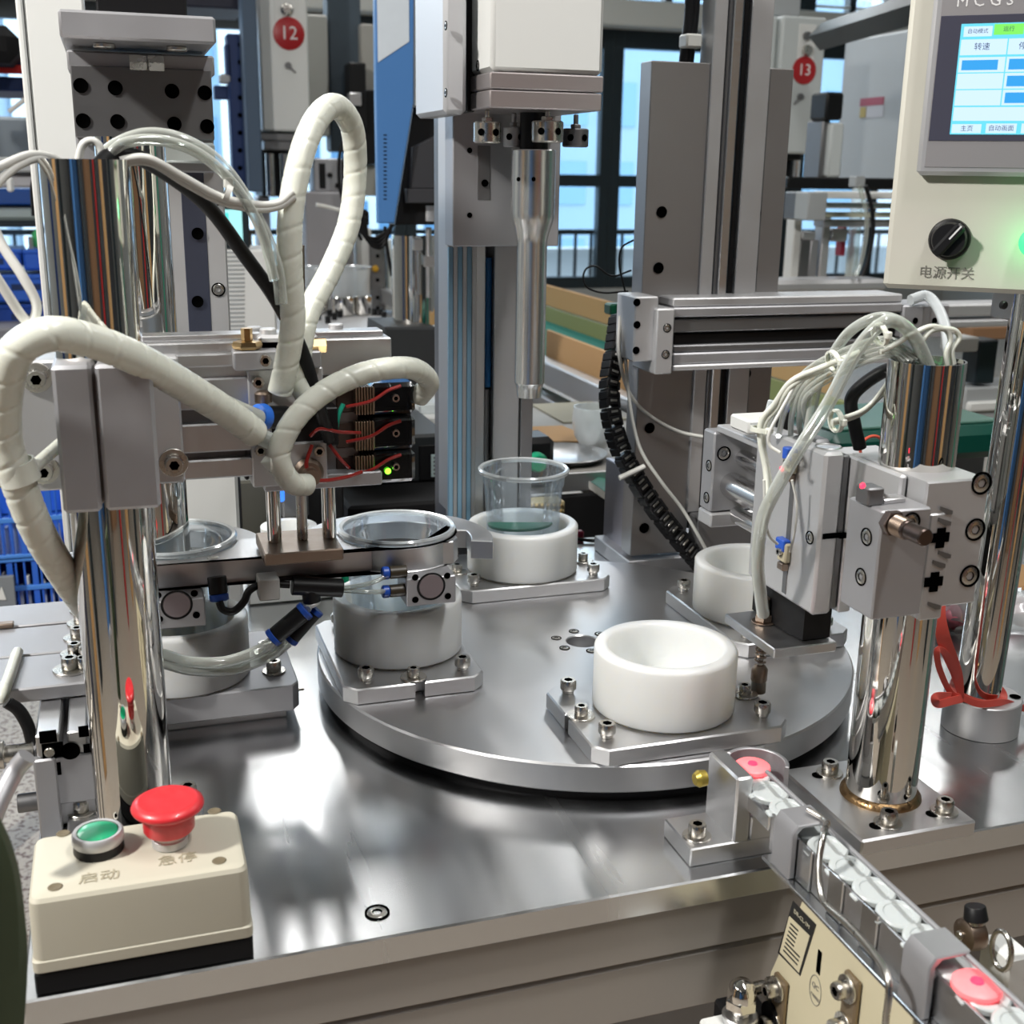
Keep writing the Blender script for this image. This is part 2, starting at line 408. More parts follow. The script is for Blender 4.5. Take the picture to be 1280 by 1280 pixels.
# ---- nylon cups
def cup_m(H=.050, R=.055, r=.0438):
    m = M(); b = .0038; pr = [(0, 0), (R - .002, 0), (R, .002)]
    for k in range(7):
        a = k / 6 * PI / 2; pr.append((R - b + b * math.cos(a), H - b + b * math.sin(a)))
    for k in range(4):
        a = k / 3 * PI / 2; pr.append((r + .0035 - .0035 * math.sin(a), H - .0035 + .0035 * math.cos(a)))
    pr += [(r - .001, .010), (r - .004, .007), (0, .007)]
    m.lathe(pr, n=96); return m
cupmesh = cup_m().mesh('nylon_cup', [NYLON])
def cup(loc, label, sc=(1, 1, 1)):
    o = bpy.data.objects.new('nylon_cup', cupmesh); COL.objects.link(o); o.location = loc; o.scale = sc; ORG[o.name] = Vector(loc)
    props(o, label, 'cup', 'white nylon cups'); return o
cup((0, -.172, .0562), 'empty thick white nylon cup standing nearest the front of the disc')
cup((-.172, 0, .0562), 'thick white nylon cup on the left of the disc below the gripper block')
cup((0, .176, .0562), 'white nylon cup at the back of the disc, green pad and clear cup inside', (1.04, 1.04, 1))
cup((.170, -.002, .0562), 'white nylon cup on the right of the disc half hidden by the suction arm')
# ---- clear cups
def clear_cup(loc, label, R=.0475, h=.106, rb=.036):
    t = thing('clear_cup', label, 'plastic cup', loc, 'clear plastic cups')
    x, y, z = loc; m = M(); w_ = .0007
    pr = [(0, .001), (rb - .004, .001), (rb, .004), (R - .005, h - .018), (R - .0035, h - .016), (R - .003, h - .002)]
    m.lathe(pr, (x, y, z), n=64); m.lathe([(r_ - w_, z_ + w_) if r_ else (0, z_ + w_) for r_, z_ in pr], (x, y, z), n=64)
    part('wall', m, CLEAR, t)
    m = M(); m.lathe([(R - .0036, h - .003), (R - .003, h), (R - .0003, h + .0006), (R + .0012, h - .001), (R + .0006, h - .0042), (R - .003, h - .004)], (x, y, z), n=72)
    part('rim', m, CLEARH, t); return t
clear_cup((-.172, 0, .0635), 'clear plastic cup held by the gripper jaws over the left of the disc', .0485, .102)
clear_cup((0, .176, .0635), 'clear plastic cup standing in the back white cup under the square bar', .0455, .100, .035)
clear_cup((-.352, .02, .058), 'clear plastic cup in the far left station beside the chrome pillar', .0485, .107)
m = M(); A = [(.0345 * math.cos(a), .0345 * math.sin(a)) for a in np.linspace(math.radians(-200), math.radians(-20), 22)]
A = [(x, y * .75 + .004) for x, y in A]
m.prism(A, .1005, .1035, c=(0, .180, 0), b=.0004)
solo('green_pad', m, GREENB, 'small green felt pad inside the back white cup', 'pad')
# ---- far left station
t = thing('side_station', 'grey stepped base plate with cap screws under the far left white cup', 'fixture', (-.35, .02, 0))
m = M(); m.box(-.40, -.272, -.018, .085, TZ, .021, .001); part('lower_block', m, ALUX, t)
m = M(); m.prism([(-.44, -.030), (-.268, -.030), (-.262, -.022), (-.262, .10), (-.44, .10)], .0212, .044, b=.001); part('upper_plate', m, ANOD, t)
for x, y in ((-.279, .002), (-.281, .046)): inst('cap_screw', SCB, t, (x, y, .044))
inst('cap_screw', SC, t, (-.270, .060, .044), scale=1.1)
m = M(); m.box(-.262, -.256, -.012, -.010, .030, .032, .0002); part('dowel_pin', m, SCREW, t)
cup((-.352, .02, .0442), 'large white nylon cup at the far left station behind the chrome pillar', (1, 1, 1.04))
# ---- nylon station plate with holes seen behind the left pillar
t = thing('sensor_plate', 'small grey sensor plate with a red light behind the far left clear cup', 'sensor', (-.36, .10, .045))
a = PY(197, 658, .10); b = PY(240, 689, .10)
m = M(); m.box(a.x, b.x, .10, .112, b.z, a.z, .001); part('plate', m, ANOD, t)
for px, py in ((205, 670), (228, 669)):
    q = PY(px, py, .099); inst('screw', SCS, t, q, RX['-y'])
q = PY(203, 681, .098); m = M(); m.lathe([(.0028, 0), (.002, .002), (0, .003)], q, '-y', 14); part('lamp', m, REDL, t, 'glowing red light')
m = M(); m.box(a.x + .01, b.x - .01, .106, .116, .045, b.z + .005, .001); part('stem', m, DANOD, t)

# ---- control box
t = thing('control_box', 'beige two-button control box with black base on the front left corner of the table', 'control box', (-.394, -.285, 0))
X0, X1, Y0, Y1 = -.4545, -.3330, -.3205, -.249
m = M(); m.box(X0, X1, Y0, Y1, 0.0002, .0143, .001); part('base', m, BLACKM, t, 'black rubber base')
def bxpoly(i, rc):
    x0, x1, y0, y1 = X0 + i, X1 - i, Y0 + i, Y1 - i
    o = []
    for cx, cy, a0 in ((x1 - rc, y0 + rc, -90), (x1 - rc, y1 - rc, 0), (x0 + rc, y1 - rc, 90), (x0 + rc, y0 + rc, 180)):
        for k in range(5):
            a = math.radians(a0 + k * 22.5); o.append((cx + rc * math.cos(a), cy + rc * math.sin(a)))
    return o
m = M(); m.prism(bxpoly(-.0006, .004), .0145, .0225, b=.0008); part('lower_shell', m, BEIGE, t)
vs = []; n_ = 20
for i_, z_ in ((0, .0226), (.0004, .052), (.0008, .0585), (.0022, .0608), (.005, .0617)):
    vs += [(p[0], p[1], z_) for p in bxpoly(i_, .006 - i_ * .3)]
m = M(); m.add(vs, [(j * n_ + k, j * n_ + (k + 1) % n_, (j + 1) * n_ + (k + 1) % n_, (j + 1) * n_ + k) for j in range(4) for k in range(n_)] + [tuple(4 * n_ + k for k in range(n_))])
lid = part('cover', m, BEIGE, t, ang=25)
ms = M(); ms.lathe([(.0046, .0003), (.0038, .0001), (.0034, -.004 + .0045), (0, .0006)], n=20)
bore = M(); bore.lathe([(.0042, .0002), (.0034, .0006), (.0030, .0004), (0, .0004)], n=20)
bmesh_ = bore.mesh('corner_screw', [mat('recess_brown', (.16, .13, .08), .7)])
for px, py in ((79, 1042), (69, 1109), (268, 1014), (274, 1076)):
    q = PZ(px, py, .0617); inst('corner_screw', bmesh_, lid, q)
q = PZ(124, 1062, .0617)
m = M(); m.lathe([(0, 0), (.0142, 0), (.0146, .001), (.0142, .006), (.010, .006)], q, 'z', 40); g = part('green_button', m, BLACK, t, 'flush green push button in a silver ring')
m = M(); m.lathe([(.0142, .0058), (.0150, .007), (.0148, .0115), (.0138, .0130), (.0120, .0128), (.0118, .0118)], q, 'z', 44); part('bezel', m, LANOD, g, 'silver ring')
m = M(); m.lathe([(.0119, .0108), (.0112, .0125), (.006, .0131), (0, .0133)], q, 'z', 40); part('cap', m, GREEN, g, 'green cap')
q = PZ(213, 1055, .0617)
m = M(); m.cyl(q, 'z', .0105, .006, 32); e = part('emergency_button', m, LANOD, t, 'red mushroom emergency stop button')
m = M(); m.cyl(q + Vector((0, 0, .005)), 'z', .0096, .010, 32); part('shaft', m, WHITE, e)
m = M(); m.lathe([(0, .010), (.0140, .010), (.0150, .0115), (.0155, .021), (.0175, .0225), (.0205, .0245), (.0213, .0262), (.0205, .0282), (.0175, .0300), (.0162, .0303), (.0155, .0300), (.010, .0312), (0, .0318)], q, 'z', 48)
part('mushroom_head', m, RED, e, 'red mushroom head', ang=50)
text_m('启动', .0115, mat('faint_print', (.40, .36, .26), .6), PZ(124, 1096, .0621), (1, 0, 0), (0, 1, 0), 'lettering', t, .0001)
text_m('急停', .0115, mat('faint_print', (.40, .36, .26), .6), PZ(222, 1074, .0621), (1, 0, 0), (0, 1, 0), 'lettering', t, .0001)

rescale(t)
# ---- left pillar
LP = tk(-.396, -.170); LR = .0249
t = thing('left_pillar', 'tall chrome pipe pillar at the left of the table, cables coming out of its open top', 'pillar', (*LP, 0))
zt = ZV(*LP, 199)
m = M(); m.lathe([(LR, .020), (LR, zt), (LR - .002, zt), (LR - .002, zt - .12)], (*LP, 0), n=72); part('pipe', m, CHROME, t)
m = M(); m.box(LP[0] - .045, LP[0] + .045, LP[1] - .045, LP[1] + .045, TZ, .021, .0015); part('foot_plate', m, ALU, t)
for sx in (-1, 1):
    for sy in (-1, 1): inst('cap_screw', SCB, t, (LP[0] + sx * .036, LP[1] + sy * .036, .021))
# ---- clamp on it
t = thing('pillar_clamp', 'grey two-piece clamp block with a slit gripping the left chrome pillar', 'clamp', (LP[0], LP[1], .25))
a = PY(63, 458, -.226); b = PY(130, 635, -.226); c = PY(201, 635, -.226)
m = M(); m.box(a.x, b.x - .001, -.226, -.128, c.z, a.z, .0022); part('left_half', m, ANOD, t)
m = M(); m.box(b.x + .001, c.x + .0005, -.226, -.128, c.z, a.z, .0022); part('right_half', m, ANOD, t)
# ---- horizontal slide behind the clamp
t = thing('horizontal_actuator', 'long grey horizontal linear actuator crossing behind the left pillar', 'actuator', (-.33, -.11, .24))
a = PY(16, 452, -.125); b = PY(232, 603, -.125)
m = M(); m.box(a.x, b.x, -.126, -.112, b.z, a.z, .0015); part('mounting_plate', m, LANOD, t)
for px, py in ((46, 472), (55, 587), (217, 578)): inst('screw', SCB, t, PY(px, py, -.126), RX['-y'])
a2 = PY(470, 440, -.105)
for i_, (y0, y1) in enumerate(((443, 460), (474, 513), (531, 567), (576, 600))):
    p_ = PY(232, y0, -.105); q_ = PY(232, y1, -.105)
    m = M(); m.box(-.45, -.285, -.106, -.070, q_.z, p_.z, .0012); part('rail', m, ALUX, t)
m = M(); m.box(-.45, -.285, -.098, -.075, b.z + .002, a.z - .002, .001); part('core', m, DANOD, t)
p_ = PY(178, 434, -.10); q_ = PY(490, 468, -.10)
m = M(); m.box(p_.x, q_.x, -.10, -.064, q_.z + .001, p_.z + .002, .001); part('upper_beam', m, ALUX, t)
m = M(); m.box(p_.x, q_.x - .004, -.090, -.07, p_.z + .002, p_.z + .006, .0006); part('top_rib', m, ALUX, t)
p_ = PY(0, 450, -.10); q_ = PY(24, 600, -.10)
m = M(); m.box(p_.x - .01, -.44, -.12, -.075, q_.z, p_.z, .001); part('end_cap', m, BLACK, t)
# ---- lifting head hanging on the slide
t = thing('lifting_head', 'grey lifting head with knurled adjusting screws and three steel rods holding the gripper bar', 'actuator', (-.26, -.08, .24))
def fb(px0, py0, px1, py1, Y, dep, b=.001, mi=0, m=None):
    p = PY(px0, py0, Y); q = PY(px1, py1, Y); m = m or M()
    m.box(p.x, q.x, Y, Y + dep, q.z, p.z, b, mi); return m
m = fb(292, 440, 350, 462, -.115, .05); m.box(PY(350, 440, -.115).x, PY(402, 440, -.115).x, -.113, -.07, PY(350, 462, -.115).z, PY(350, 441, -.115).z, .001); part('top_block', m, ANOD, t)
m = fb(309, 462, 405, 514, -.108, .045); part('upper_body', m, LANOD, t)
m = fb(312, 514, 424, 557, -.104, .04); part('middle_body', m, BLACK, t)
m = fb(314, 557, 410, 604, -.108, .045); part('lower_body', m, LANOD, t)
m = fb(300, 470, 312, 600, -.098, .03); part('side_channel', m, BLACK, t)
m = fb(395, 462, 450, 604, -.085, .02); part('back_plate', m, DANOD, t)
m = fb(330, 598, 478, 606, -.100, .05); part('bottom_flange', m, ANOD, t)
for px, py in ((322, 477), (325, 562), (331, 450), (398, 563)): inst('screw', SCS, t, PY(px, py, -.110 if py > 460 else -.116), RX['-y'])
q = PY(330, 515, -.118)
m = M(); m.lathe([(0, 0), (.0065, 0), (.0065, .004), (.0028, .005), (.0028, .014), (.006, .015), (.006, .021), (.0045, .0225), (0, .0225)], q + Vector((0, 0, -.008)), 'z', 24); k_ = part('adjusting_screw', m, BRONZE, t, 'knurled bronze adjusting screw')
m = M(); m.lathe([(0, 0), (.0105, 0), (.011, .003), (.0085, .0075), (.006, .008), (.006, .018), (0, .018)], PY(385, 590, -.109), '-y', 24); part('port', m, BRONZE, t, 'bronze threaded port')
q = PY(309, 432, -.105)
m = M(); m.lathe([(0, 0), (.0095, 0), (.0105, .002), (.0095, .005), (.004, .006), (.004, .014), (0, .014)], q + Vector((0, 0, -.002)), 'z', 6); part('nut', m, BRASS, t, 'brass hexagon nut', ang=20)
q = PY(345, 430, -.10); m = M(); m.box(q.x - .012, q.x + .03, -.10, -.08, q.z - .006, q.z + .006, .002); m.cyl(q + Vector((-.004, .01, .004)), 'z', .006, .006, 20); part('link_bracket', m, LANOD, t)
q = PY(318, 422, -.07); r_ = PY(420, 418, -.07); m = M(); m.rod(q, r_, .0022); m.cyl(q + Vector((0, 0, -.004)), 'z', .0055, .012, 18); m.cyl(r_ + Vector((0, 0, -.004)), 'z', .0055, .012, 18); part('link_rod', m, LANOD, t)
q = PY(390, 432, -.10); m = M(); m.rod(q + Vector((-.012, 0, 0)), q + Vector((.010, 0, 0)), .0055, 6); part('brass_fitting', m, BRASS, t)
q = PY(376, 418, -.05); m = M(); m.rod(q, PY(374, 306, -.05), .0038, 18); part('vertical_pin', m, BRONZE, t)
zb_ = .172; YR = -.040
for px, r_ in ((342, .0056), (377, .0042), (411, .0056)):
    p = PY(px + 0, 640, YR); m = M(); m.cyl((p.x, YR, zb_), 'z', r_, .062, 24); part('guide_rod', m, CHROME if r_ > .005 else SCREW, t)
m = M(); m.box(-.2905, -.2300, -.0715, -.012, .1625, .1720, .001); part('foot_plate', m, BRONZE, t, 'dark bronze coloured foot plate')
# valves
t = thing('sensor_stack', 'stack of three smoked clear switch boxes with bronze fins and red wires, one glowing green', 'switches', (-.20, -.085, .22))
for i_, (ya, yb) in enumerate(((480, 517), (523, 561), (566, 602))):
    p = PY(463, ya, -.092); q = PY(520, yb, -.092)
    m = M(); m.box(p.x, q.x, -.092, -.060, q.z, p.z, .003); bx = part('switch_box', m, clear('smoked_plastic', (.10, .11, .12), .04, (.1, .11, .12), .08, .8), t)
    m = M(); m.box(p.x + .002, q.x - .002, -.075, -.062, q.z + .002, p.z - .002, .001); part('inner_block', m, mat('circuit_dark', (.02, .035, .045), .5), bx)
    zc = (p.z + q.z) / 2; inst('screw', SCS, bx, (q.x - .016, -.0925, zc + .001), RX['-y'], scale=.72)
    p2 = PY(441, ya, -.09)
    for k in range(7):
        x = p2.x + .0012 + k * .0021; m = M(); m.box(x, x + .0014, -.093, -.064, q.z + .001, p.z - .002, .0003); part('fin', m, COPPER, bx)
    m = M(); m.box(p2.x - .012, p.x, -.086, -.062, q.z + .002, p.z - .003, .001); part('coil', m, mat('coil_brown', (.07, .045, .035), .5), bx)
    m = M(); m.tube([(p2.x - .006, -.094, zc - .004), (p2.x + .012, -.0965, zc), (q.x - .022, -.0955, zc + .007), (q.x - .012, -.0945, zc + .010)], .0013, 8); part('red_wire', m, REDW, bx)
    if i_ == 2:
        g_ = PY(485, 589, -.094); m = M(); m.lathe([(.0024, 0), (.0018, .0012), (0, .002)], g_, '-y', 14); part('indicator', m, GRNL, bx, 'glowing green light')
m = M(); p = PY(424, 478, -.07); q = PY(470, 602, -.07); m.box(p.x, q.x + .03, -.062, -.052, q.z, p.z, .001); part('carrier_plate', m, BLACK, t)
m = M(); m.tube([PY(390, 556, -.115), PY(383, 582, -.118), PY(396, 600, -.118), PY(430, 597, -.112), PY(452, 590, -.10)], .0014, 8); solo('red_wire', m, REDW, 'red wire looping under the white hose beside the switch boxes', 'wire')
m = M(); m.tube([PY(429, 505, -.10), PY(423, 520, -.102), PY(419, 545, -.10)], .0017, 8); solo('green_wire', m, GRNW, 'short green wire left of the middle switch box', 'wire')
m = M(); m.tube([PY(388, 545, -.115), PY(400, 536, -.118), PY(425, 540, -.112), PY(450, 541, -.10)], .0013, 8); m.tube([PY(412, 556, -.108), PY(424, 572, -.11), PY(436, 585, -.10)], .0013, 8)
solo('red_wire', m, REDW, 'pair of thin red wires running into the middle switch box', 'wire')
# ---- gripper bar (transfer bar) with cut-outs
t = thing('transfer_bar', 'flat aluminium gripper bar with half-round cut-outs for two clear cups', 'gripper', (-.25, -.03, .14))
ZB0, ZB1 = .1405, .1605
P = [(-.440, -.040), (-.1335, -.040), (-.1270, -.030)]
def arc(cx, cy, r, a0, a1, n=14): return [(cx + r * math.cos(math.radians(a0 + (a1 - a0) * k / n)), cy + r * math.sin(math.radians(a0 + (a1 - a0) * k / n))) for k in range(n + 1)]
P += [(-.1270, .004)] + arc(-.172, 0, .0500, 6, -186, 22)[1:] + [(-.2220, .012), (-.300, .012)] + arc(-.352, .02, .0500, -10, -170, 20) + [(-.44, .012)]
m = M(); m.prism(P, ZB0, ZB1, b=.0008); part('bar', m, ALUX, t)
hm = M(); hm.lathe([(.0046, .0003), (.004, .0005), (.0034, .0002), (0, .0002)], n=20); hmesh = hm.mesh('slot_hole', [SCREW])
for px, py in ((268, 705), (507, 686), (552, 683)): 
    q = PZ(px, py, ZB1); inst('screw', hmesh, t, (q.x, max(q.y, -.034), ZB1))
m = M(); m.prism(arc(-.172, 0, .0815, -22, 150, 34) + arc(-.172, 0, .0505, 150, 12, 26) + arc(-.172, 0, .063, 6, -22, 8), .1385, .1545, b=.0006); part('back_jaw', m, ALU, t, 'curved back jaw')
m = M(); m.prism(arc(-.352, .02, .072, 6, 174, 34) + arc(-.352, .02, .0505, 174, 6, 26), .1385, .1545, b=.0008); part('back_jaw', m, LANOD, t, 'curved back jaw of the far left cup')
# ---- gripper cylinders under the bar
def grip(px0, py0, px1, py1, label, cx, cy, Y=-.066):
    t = thing('gripper_cylinder', label, 'cylinder', (PY(px0, py0, Y).x, Y, .12), 'compact cylinders under the gripper bar')
    p = PY(px0, py0, Y); q = PY(px1, py1, Y)
    m = M(); m.box(p.x, q.x, Y, Y + .034, q.z, min(p.z, ZB0 - .0005), .001); part('body', m, ANOD, t)
    c = PY(cx, cy, Y); m = M(); m.lathe([(.0118, .0002), (.0115, .0006), (.0104, .0006), (.0102, -.0006)], c, '-y', 32); part('retaining_ring', m, BLACK, t)
    m = M(); m.lathe([(.0102, .0001), (.0098, .0005), (0, .0005)], c, '-y', 32); part('piston_cap', m, mat('piston_mauve', (.36, .31, .33), .4, .6), t)
    for dx, dz in ((.0115, .008), (.0120, -.0095), (-.0115, .009), (-.0115, -.010)):
        x = c.x + dx * 1.15; z = c.z + dz
        if p.x + .002 < x < q.x - .002: inst('bore', HOLEM, t, (x, Y - .0003, z), RX['-y'], scale=.6)
    return t
g1 = grip(190, 732, 258, 782, 'compact grey gripper cylinder under the far left end of the bar', 221, 756)
g2 = grip(508, 712, 570, 753, 'compact grey gripper cylinder hanging in front of the left white cup', 539, 733)
def pushfit(p, d, L=.018, r=.0052, label='black push-in air fitting', grp='push-in air fittings', col=BLACK):
    d = Vector(d).normalized(); p = Vector(p); t = thing('air_fitting', label, 'fitting', p, grp)
    m = M(); m.rod(p, p + d * L * .7, r, 18); part('body', m, col, t)
    m = M(); m.rod(p + d * L * .7, p + d * L, r * 1.02, 18, b=.001); part('collet', m, COLLET, t, 'blue release ring'); return t
DBR = mat('fitting_brown', (.05, .038, .022), .4)
for k, (px, py) in enumerate(((508, 714), (508, 737))):
    q = PY(px, py, -.058); pushfit(q, (-1, 0, 0), .020, .0052, ('upper' if not k else 'lower') + ' dark air fitting with blue ring beside the right gripper cylinder', col=DBR)
q = PY(272, 735, -.062); pushfit(q + Vector((0, .004, .008)), (0.05, -.25, -1), .019, .0072, 'black elbow fitting with blue ring right of the far left gripper cylinder')
t = thing('tee_fitting', 'black plastic tee fitting under the gripper bar', 'fitting', PY(388, 735, -.06))
m = M(); m.rod(PY(365, 732, -.06), PY(428, 735, -.06), .0075, 20); part('body', m, BLACK, t)
m = M(); m.rod(PY(388, 735, -.06), PY(390, 752, -.06), .0072, 20); part('stem', m, BLACK, t)
m = M(); m.rod(PY(388, 752, -.06), PY(389, 756, -.06), .0078, 20); part('ring', m, LANOD, t)
for k, (ax_, ay, bx_, by) in enumerate((((383), 762, 339, 799), ((397), 762, 362, 802))):
    A_ = PY(ax_, ay, -.068 + k * .012); B_ = PY(bx_, by, -.068 + k * .012)
    t = thing('inline_joiner', ('front' if not k else 'rear') + ' black tube joiner with blue rings at both ends, sloping down to the clear tubes', 'fitting', A_)
    m = M(); m.rod(A_.lerp(B_, .12), A_.lerp(B_, .88), .0072 if not k else .0055, 20); part('body', m, BLACK, t)
    for u0, u1 in ((0, .12), (.88, 1)):
        m = M(); m.rod(A_.lerp(B_, u0), A_.lerp(B_, u1), .0078 if not k else .006, 20); part('collet', m, COLLET, t)
def tubes(label, pts, r, mt, name='tube', cat='tube', group=None, n=10, sm=8):
    m = M(); m.tube(pts, r, n, sm); return solo(name, m, mt, label, cat, group)
tubes('black tube curling from the far left elbow fitting up under the bar', [PY(274, 752, -.068), PY(279, 762, -.070), PY(292, 764, -.070), PY(305, 752, -.068), PY(312, 738, -.064), PY(330, 730, -.06), PY(362, 731, -.06)], .0030, BLACK, 'black_tube')
tubes('lower white tube looping from the joiners back behind the left pillar', [PY(345, 800, -.068), PY(320, 815, -.078), PY(280, 828, -.08), PY(235, 828, -.085), PY(200, 818, -.10), PY(165, 812, -.13)], .0048, TUBEC, 'air_tube', group='clear air tubes at the gripper')
tubes('upper white tube looping from the joiners back behind the left pillar', [PY(360, 804, -.058), PY(335, 822, -.068), PY(290, 838, -.074), PY(240, 838, -.085), PY(200, 828, -.10), PY(165, 820, -.13)], .0040, TUBEC, 'air_tube', group='clear air tubes at the gripper')
for k, (a_, b_) in enumerate((((432, 736), (494, 714)), ((432, 738), (494, 738)))):
    tubes(('upper' if not k else 'lower') + ' clear tube from the tee to the right gripper cylinder', [PY(a_[0] - 6, a_[1], -.06), PY((a_[0] + b_[0]) / 2, (a_[1] + b_[1]) / 2 + (2 if k else 4), -.064), PY(b_[0], b_[1], -.058)], .0019, TUBEC, 'air_tube')
m = M(); q = PY(335, 732, -.062); m.box(q.x - .008, q.x + .008, -.072, -.052, q.z - .009, q.z + .008, .001); solo('cable_marker', m, WHITE, 'white tape collar round the black tubes under the bar', 'marker')
tubes('thin black tube running along under the gripper bar', [PY(343, 724, -.058), PY(375, 722, -.056), PY(410, 728, -.05), PY(425, 736, -.052)], .002, BLACK, 'black_tube')
tubes('clear loop of tube from joiners up to the tee stem', [PY(384, 762, -.068), PY(387, 757, -.062), PY(389, 752, -.06)], .003, TUBEC, 'air_tube')

# ---- spiral wrapped hoses
def wrap(pts, r, pitch=.0185, sm=14, depth=.07):
    m = M()
    def rf(d, a, u):
        ph = (d / pitch - a / (2 * PI)) % 1.0
        g = math.exp(-((ph - .5) / .055) ** 2)
        return r * (1 - depth * g + .012 * math.sin(PI * ph))
    m.tube(pts, r, 26, sm, rf=rf); return m
def PYs(L): return [PY(*p) for p in L]
t = thing('spiral_hose', 'thick white spiral-wrapped hose arching across the left pillar clamp and hanging down the left side', 'hose', PY(10, 560, -.26), 'white spiral-wrapped hoses')
m = wrap(PYs([(318, 541, -.145), (286, 517, -.165), (230, 482, -.20), (170, 448, -.225), (110, 425, -.24), (60, 418, -.25), (20, 440, -.25), (6, 490, -.24), (6, 550, -.23), (22, 600, -.225), (48, 665, -.21), (85, 725, -.18), (110, 760, -.14)]), .0098, sm=34)
part('wrap', m, HOSE, t, ang=180)
m = M(); m.tube(PYs([(262, 496, -.165), (285, 508, -.158), (322, 524, -.140)]), .0068, 14); m.tube(PYs([(310, 538, -.145), (330, 548, -.140), (350, 556, -.135)]), .0060, 14); part('inner_tube', m, TUBEC, t, 'clear tube leaving the wrap')
m = M(); q = PY(22, 590, -.225); m.lathe([(.0102, -.006), (.0115, -.006), (.0115, .006), (.0102, .006)], q, Vector((.25, .1, -1)).to_track_quat('Z', 'Y').to_matrix(), 28); m.rod(q + Vector((.008, .002, .001)), q + Vector((.022, .06, .003)), .004, 10); part('strap', m, HOSE, t, 'white strap tied to a screw')
t = thing('spiral_hose', 'tall white spiral-wrapped hose rising in a hoop at upper left of centre', 'hose', PY(370, 450, -.12), 'white spiral-wrapped hoses')
m = wrap(PYs([(350, 490, -.125), (358, 455, -.13), (366, 400, -.135), (362, 330, -.14), (364, 260, -.14), (378, 190, -.13), (398, 146, -.11), (420, 133, -.09), (440, 160, -.07), (444, 215, -.06), (436, 280, -.065), (412, 340, -.08), (388, 385, -.10), (378, 420, -.11), (374, 470, -.115), (386, 500, -.118)]), .0084, sm=30)
part('wrap', m, HOSE, t, ang=180)
t = thing('spiral_hose', 'white spiral-wrapped hose looping in front of the switch boxes', 'hose', PY(380, 590, -.13), 'white spiral-wrapped hoses')
m = wrap(PYs([(524, 496, -.085), (536, 478, -.10), (520, 462, -.12), (490, 460, -.135), (450, 468, -.14), (405, 490, -.145), (370, 522, -.15), (350, 560, -.15), (352, 585, -.148), (366, 604, -.14), (384, 606, -.13)]), .0078, sm=30)
part('wrap', m, HOSE, t, ang=180)
m = M(); q = PY(344, 577, -.148); m.lathe([(0, 0), (.007, 0), (.0075, .004), (0, .010)], q + Vector((0, 0, 0)), '-x', 16); part('wrap_end', m, HOSE, t)
q = PY(324, 522, -.130); t = thing('air_fitting', 'large fitting with a round blue ring where the left hose ends', 'fitting', q)
m = M(); m.lathe([(.0055, 0), (.0088, 0), (.0095, .002), (.0088, .007), (.0060, .008)], q + Vector((.004, 0, 0)), Vector((-.8, -.6, .2)).to_track_quat('Z', 'Y').to_matrix(), 28); part('collet', m, mat('bright_blue', (.03, .18, .75), .35), t)
m = M(); m.rod(q + Vector((.004, 0, 0)), q + Vector((.02, .012, -.003)), .008, 20); part('body', m, BLACK, t)
# ---- cables at the pillar top
XT = (LP[0], LP[1])
tubes('thick black cable leaving the left pillar top and dropping to the lifting head', PYs([(118, 215, -.185), (135, 196, -.17), (165, 194, -.165), (210, 218, -.155), (260, 258, -.145), (305, 318, -.135), (345, 375, -.128), (378, 440, -.122), (396, 500, -.118), (412, 550, -.11)]), .0048, BLACK, 'black_cable', 'cable', n=14, sm=12)
tubes('clear hose arching high from the left pillar top to the tall hoop', PYs([(120, 215, -.16), (140, 185, -.155), (185, 168, -.15), (235, 178, -.15), (280, 210, -.15), (320, 270, -.15), (345, 330, -.15), (352, 380, -.15)]), .0042, TUBEC, 'clear_hose', 'hose', n=12, sm=12)
tubes('second clear hose beside the high arching one', PYs([(125, 215, -.17), (150, 182, -.17), (195, 175, -.165), (245, 190, -.16), (290, 228, -.158), (325, 285, -.158), (343, 350, -.155)]), .0034, TUBEC, 'clear_hose', 'hose', n=12, sm=12)
tubes('white cable sagging from the left pillar top to the tall hoop, tied near its middle', PYs([(150, 200, -.17), (185, 198, -.17), (230, 222, -.165), (275, 246, -.16), (320, 256, -.155), (348, 254, -.15), (366, 240, -.148)]), .0026, WHITEC, 'white_cable', 'cable', n=10, sm=10)
tubes('second white cable running just below the sagging tied one', PYs([(150, 204, -.168), (188, 204, -.168), (232, 230, -.163), (275, 252, -.158), (320, 262, -.155), (350, 258, -.15), (368, 246, -.148)]), .0022, WHITEC, 'white_cable', 'cable', n=10, sm=10)
tubes('small white cable loop standing up out of the left pillar top', PYs([(97, 205, -.165), (103, 182, -.165), (115, 176, -.165), (125, 184, -.165), (130, 205, -.165)]), .0024, WHITEC, 'white_cable', 'cable', n=10, sm=10)
tubes('white cable leaving the pillar top to the left edge, upper of the two', PYs([(78, 204, -.17), (62, 196, -.175), (35, 194, -.185), (0, 208, -.20), (-30, 222, -.21)]), .0024, WHITEC, 'white_cable', 'cable', n=10, sm=10)
tubes('white cable leaving the pillar top to the left edge, lower of the two', PYs([(74, 206, -.17), (50, 198, -.18), (25, 206, -.19), (4, 222, -.20), (-20, 250, -.21)]), .0024, WHITEC, 'white_cable', 'cable', n=10, sm=10)
tubes('white cable hanging in a narrow V at the left edge above the big hose', PYs([(-12, 275, -.23), (5, 310, -.235), (28, 345, -.24), (44, 375, -.242), (45, 392, -.243), (38, 404, -.244), (28, 396, -.244), (12, 372, -.245), (-12, 335, -.245)]), .0027, WHITEC, 'white_cable', 'cable', n=10, sm=10)
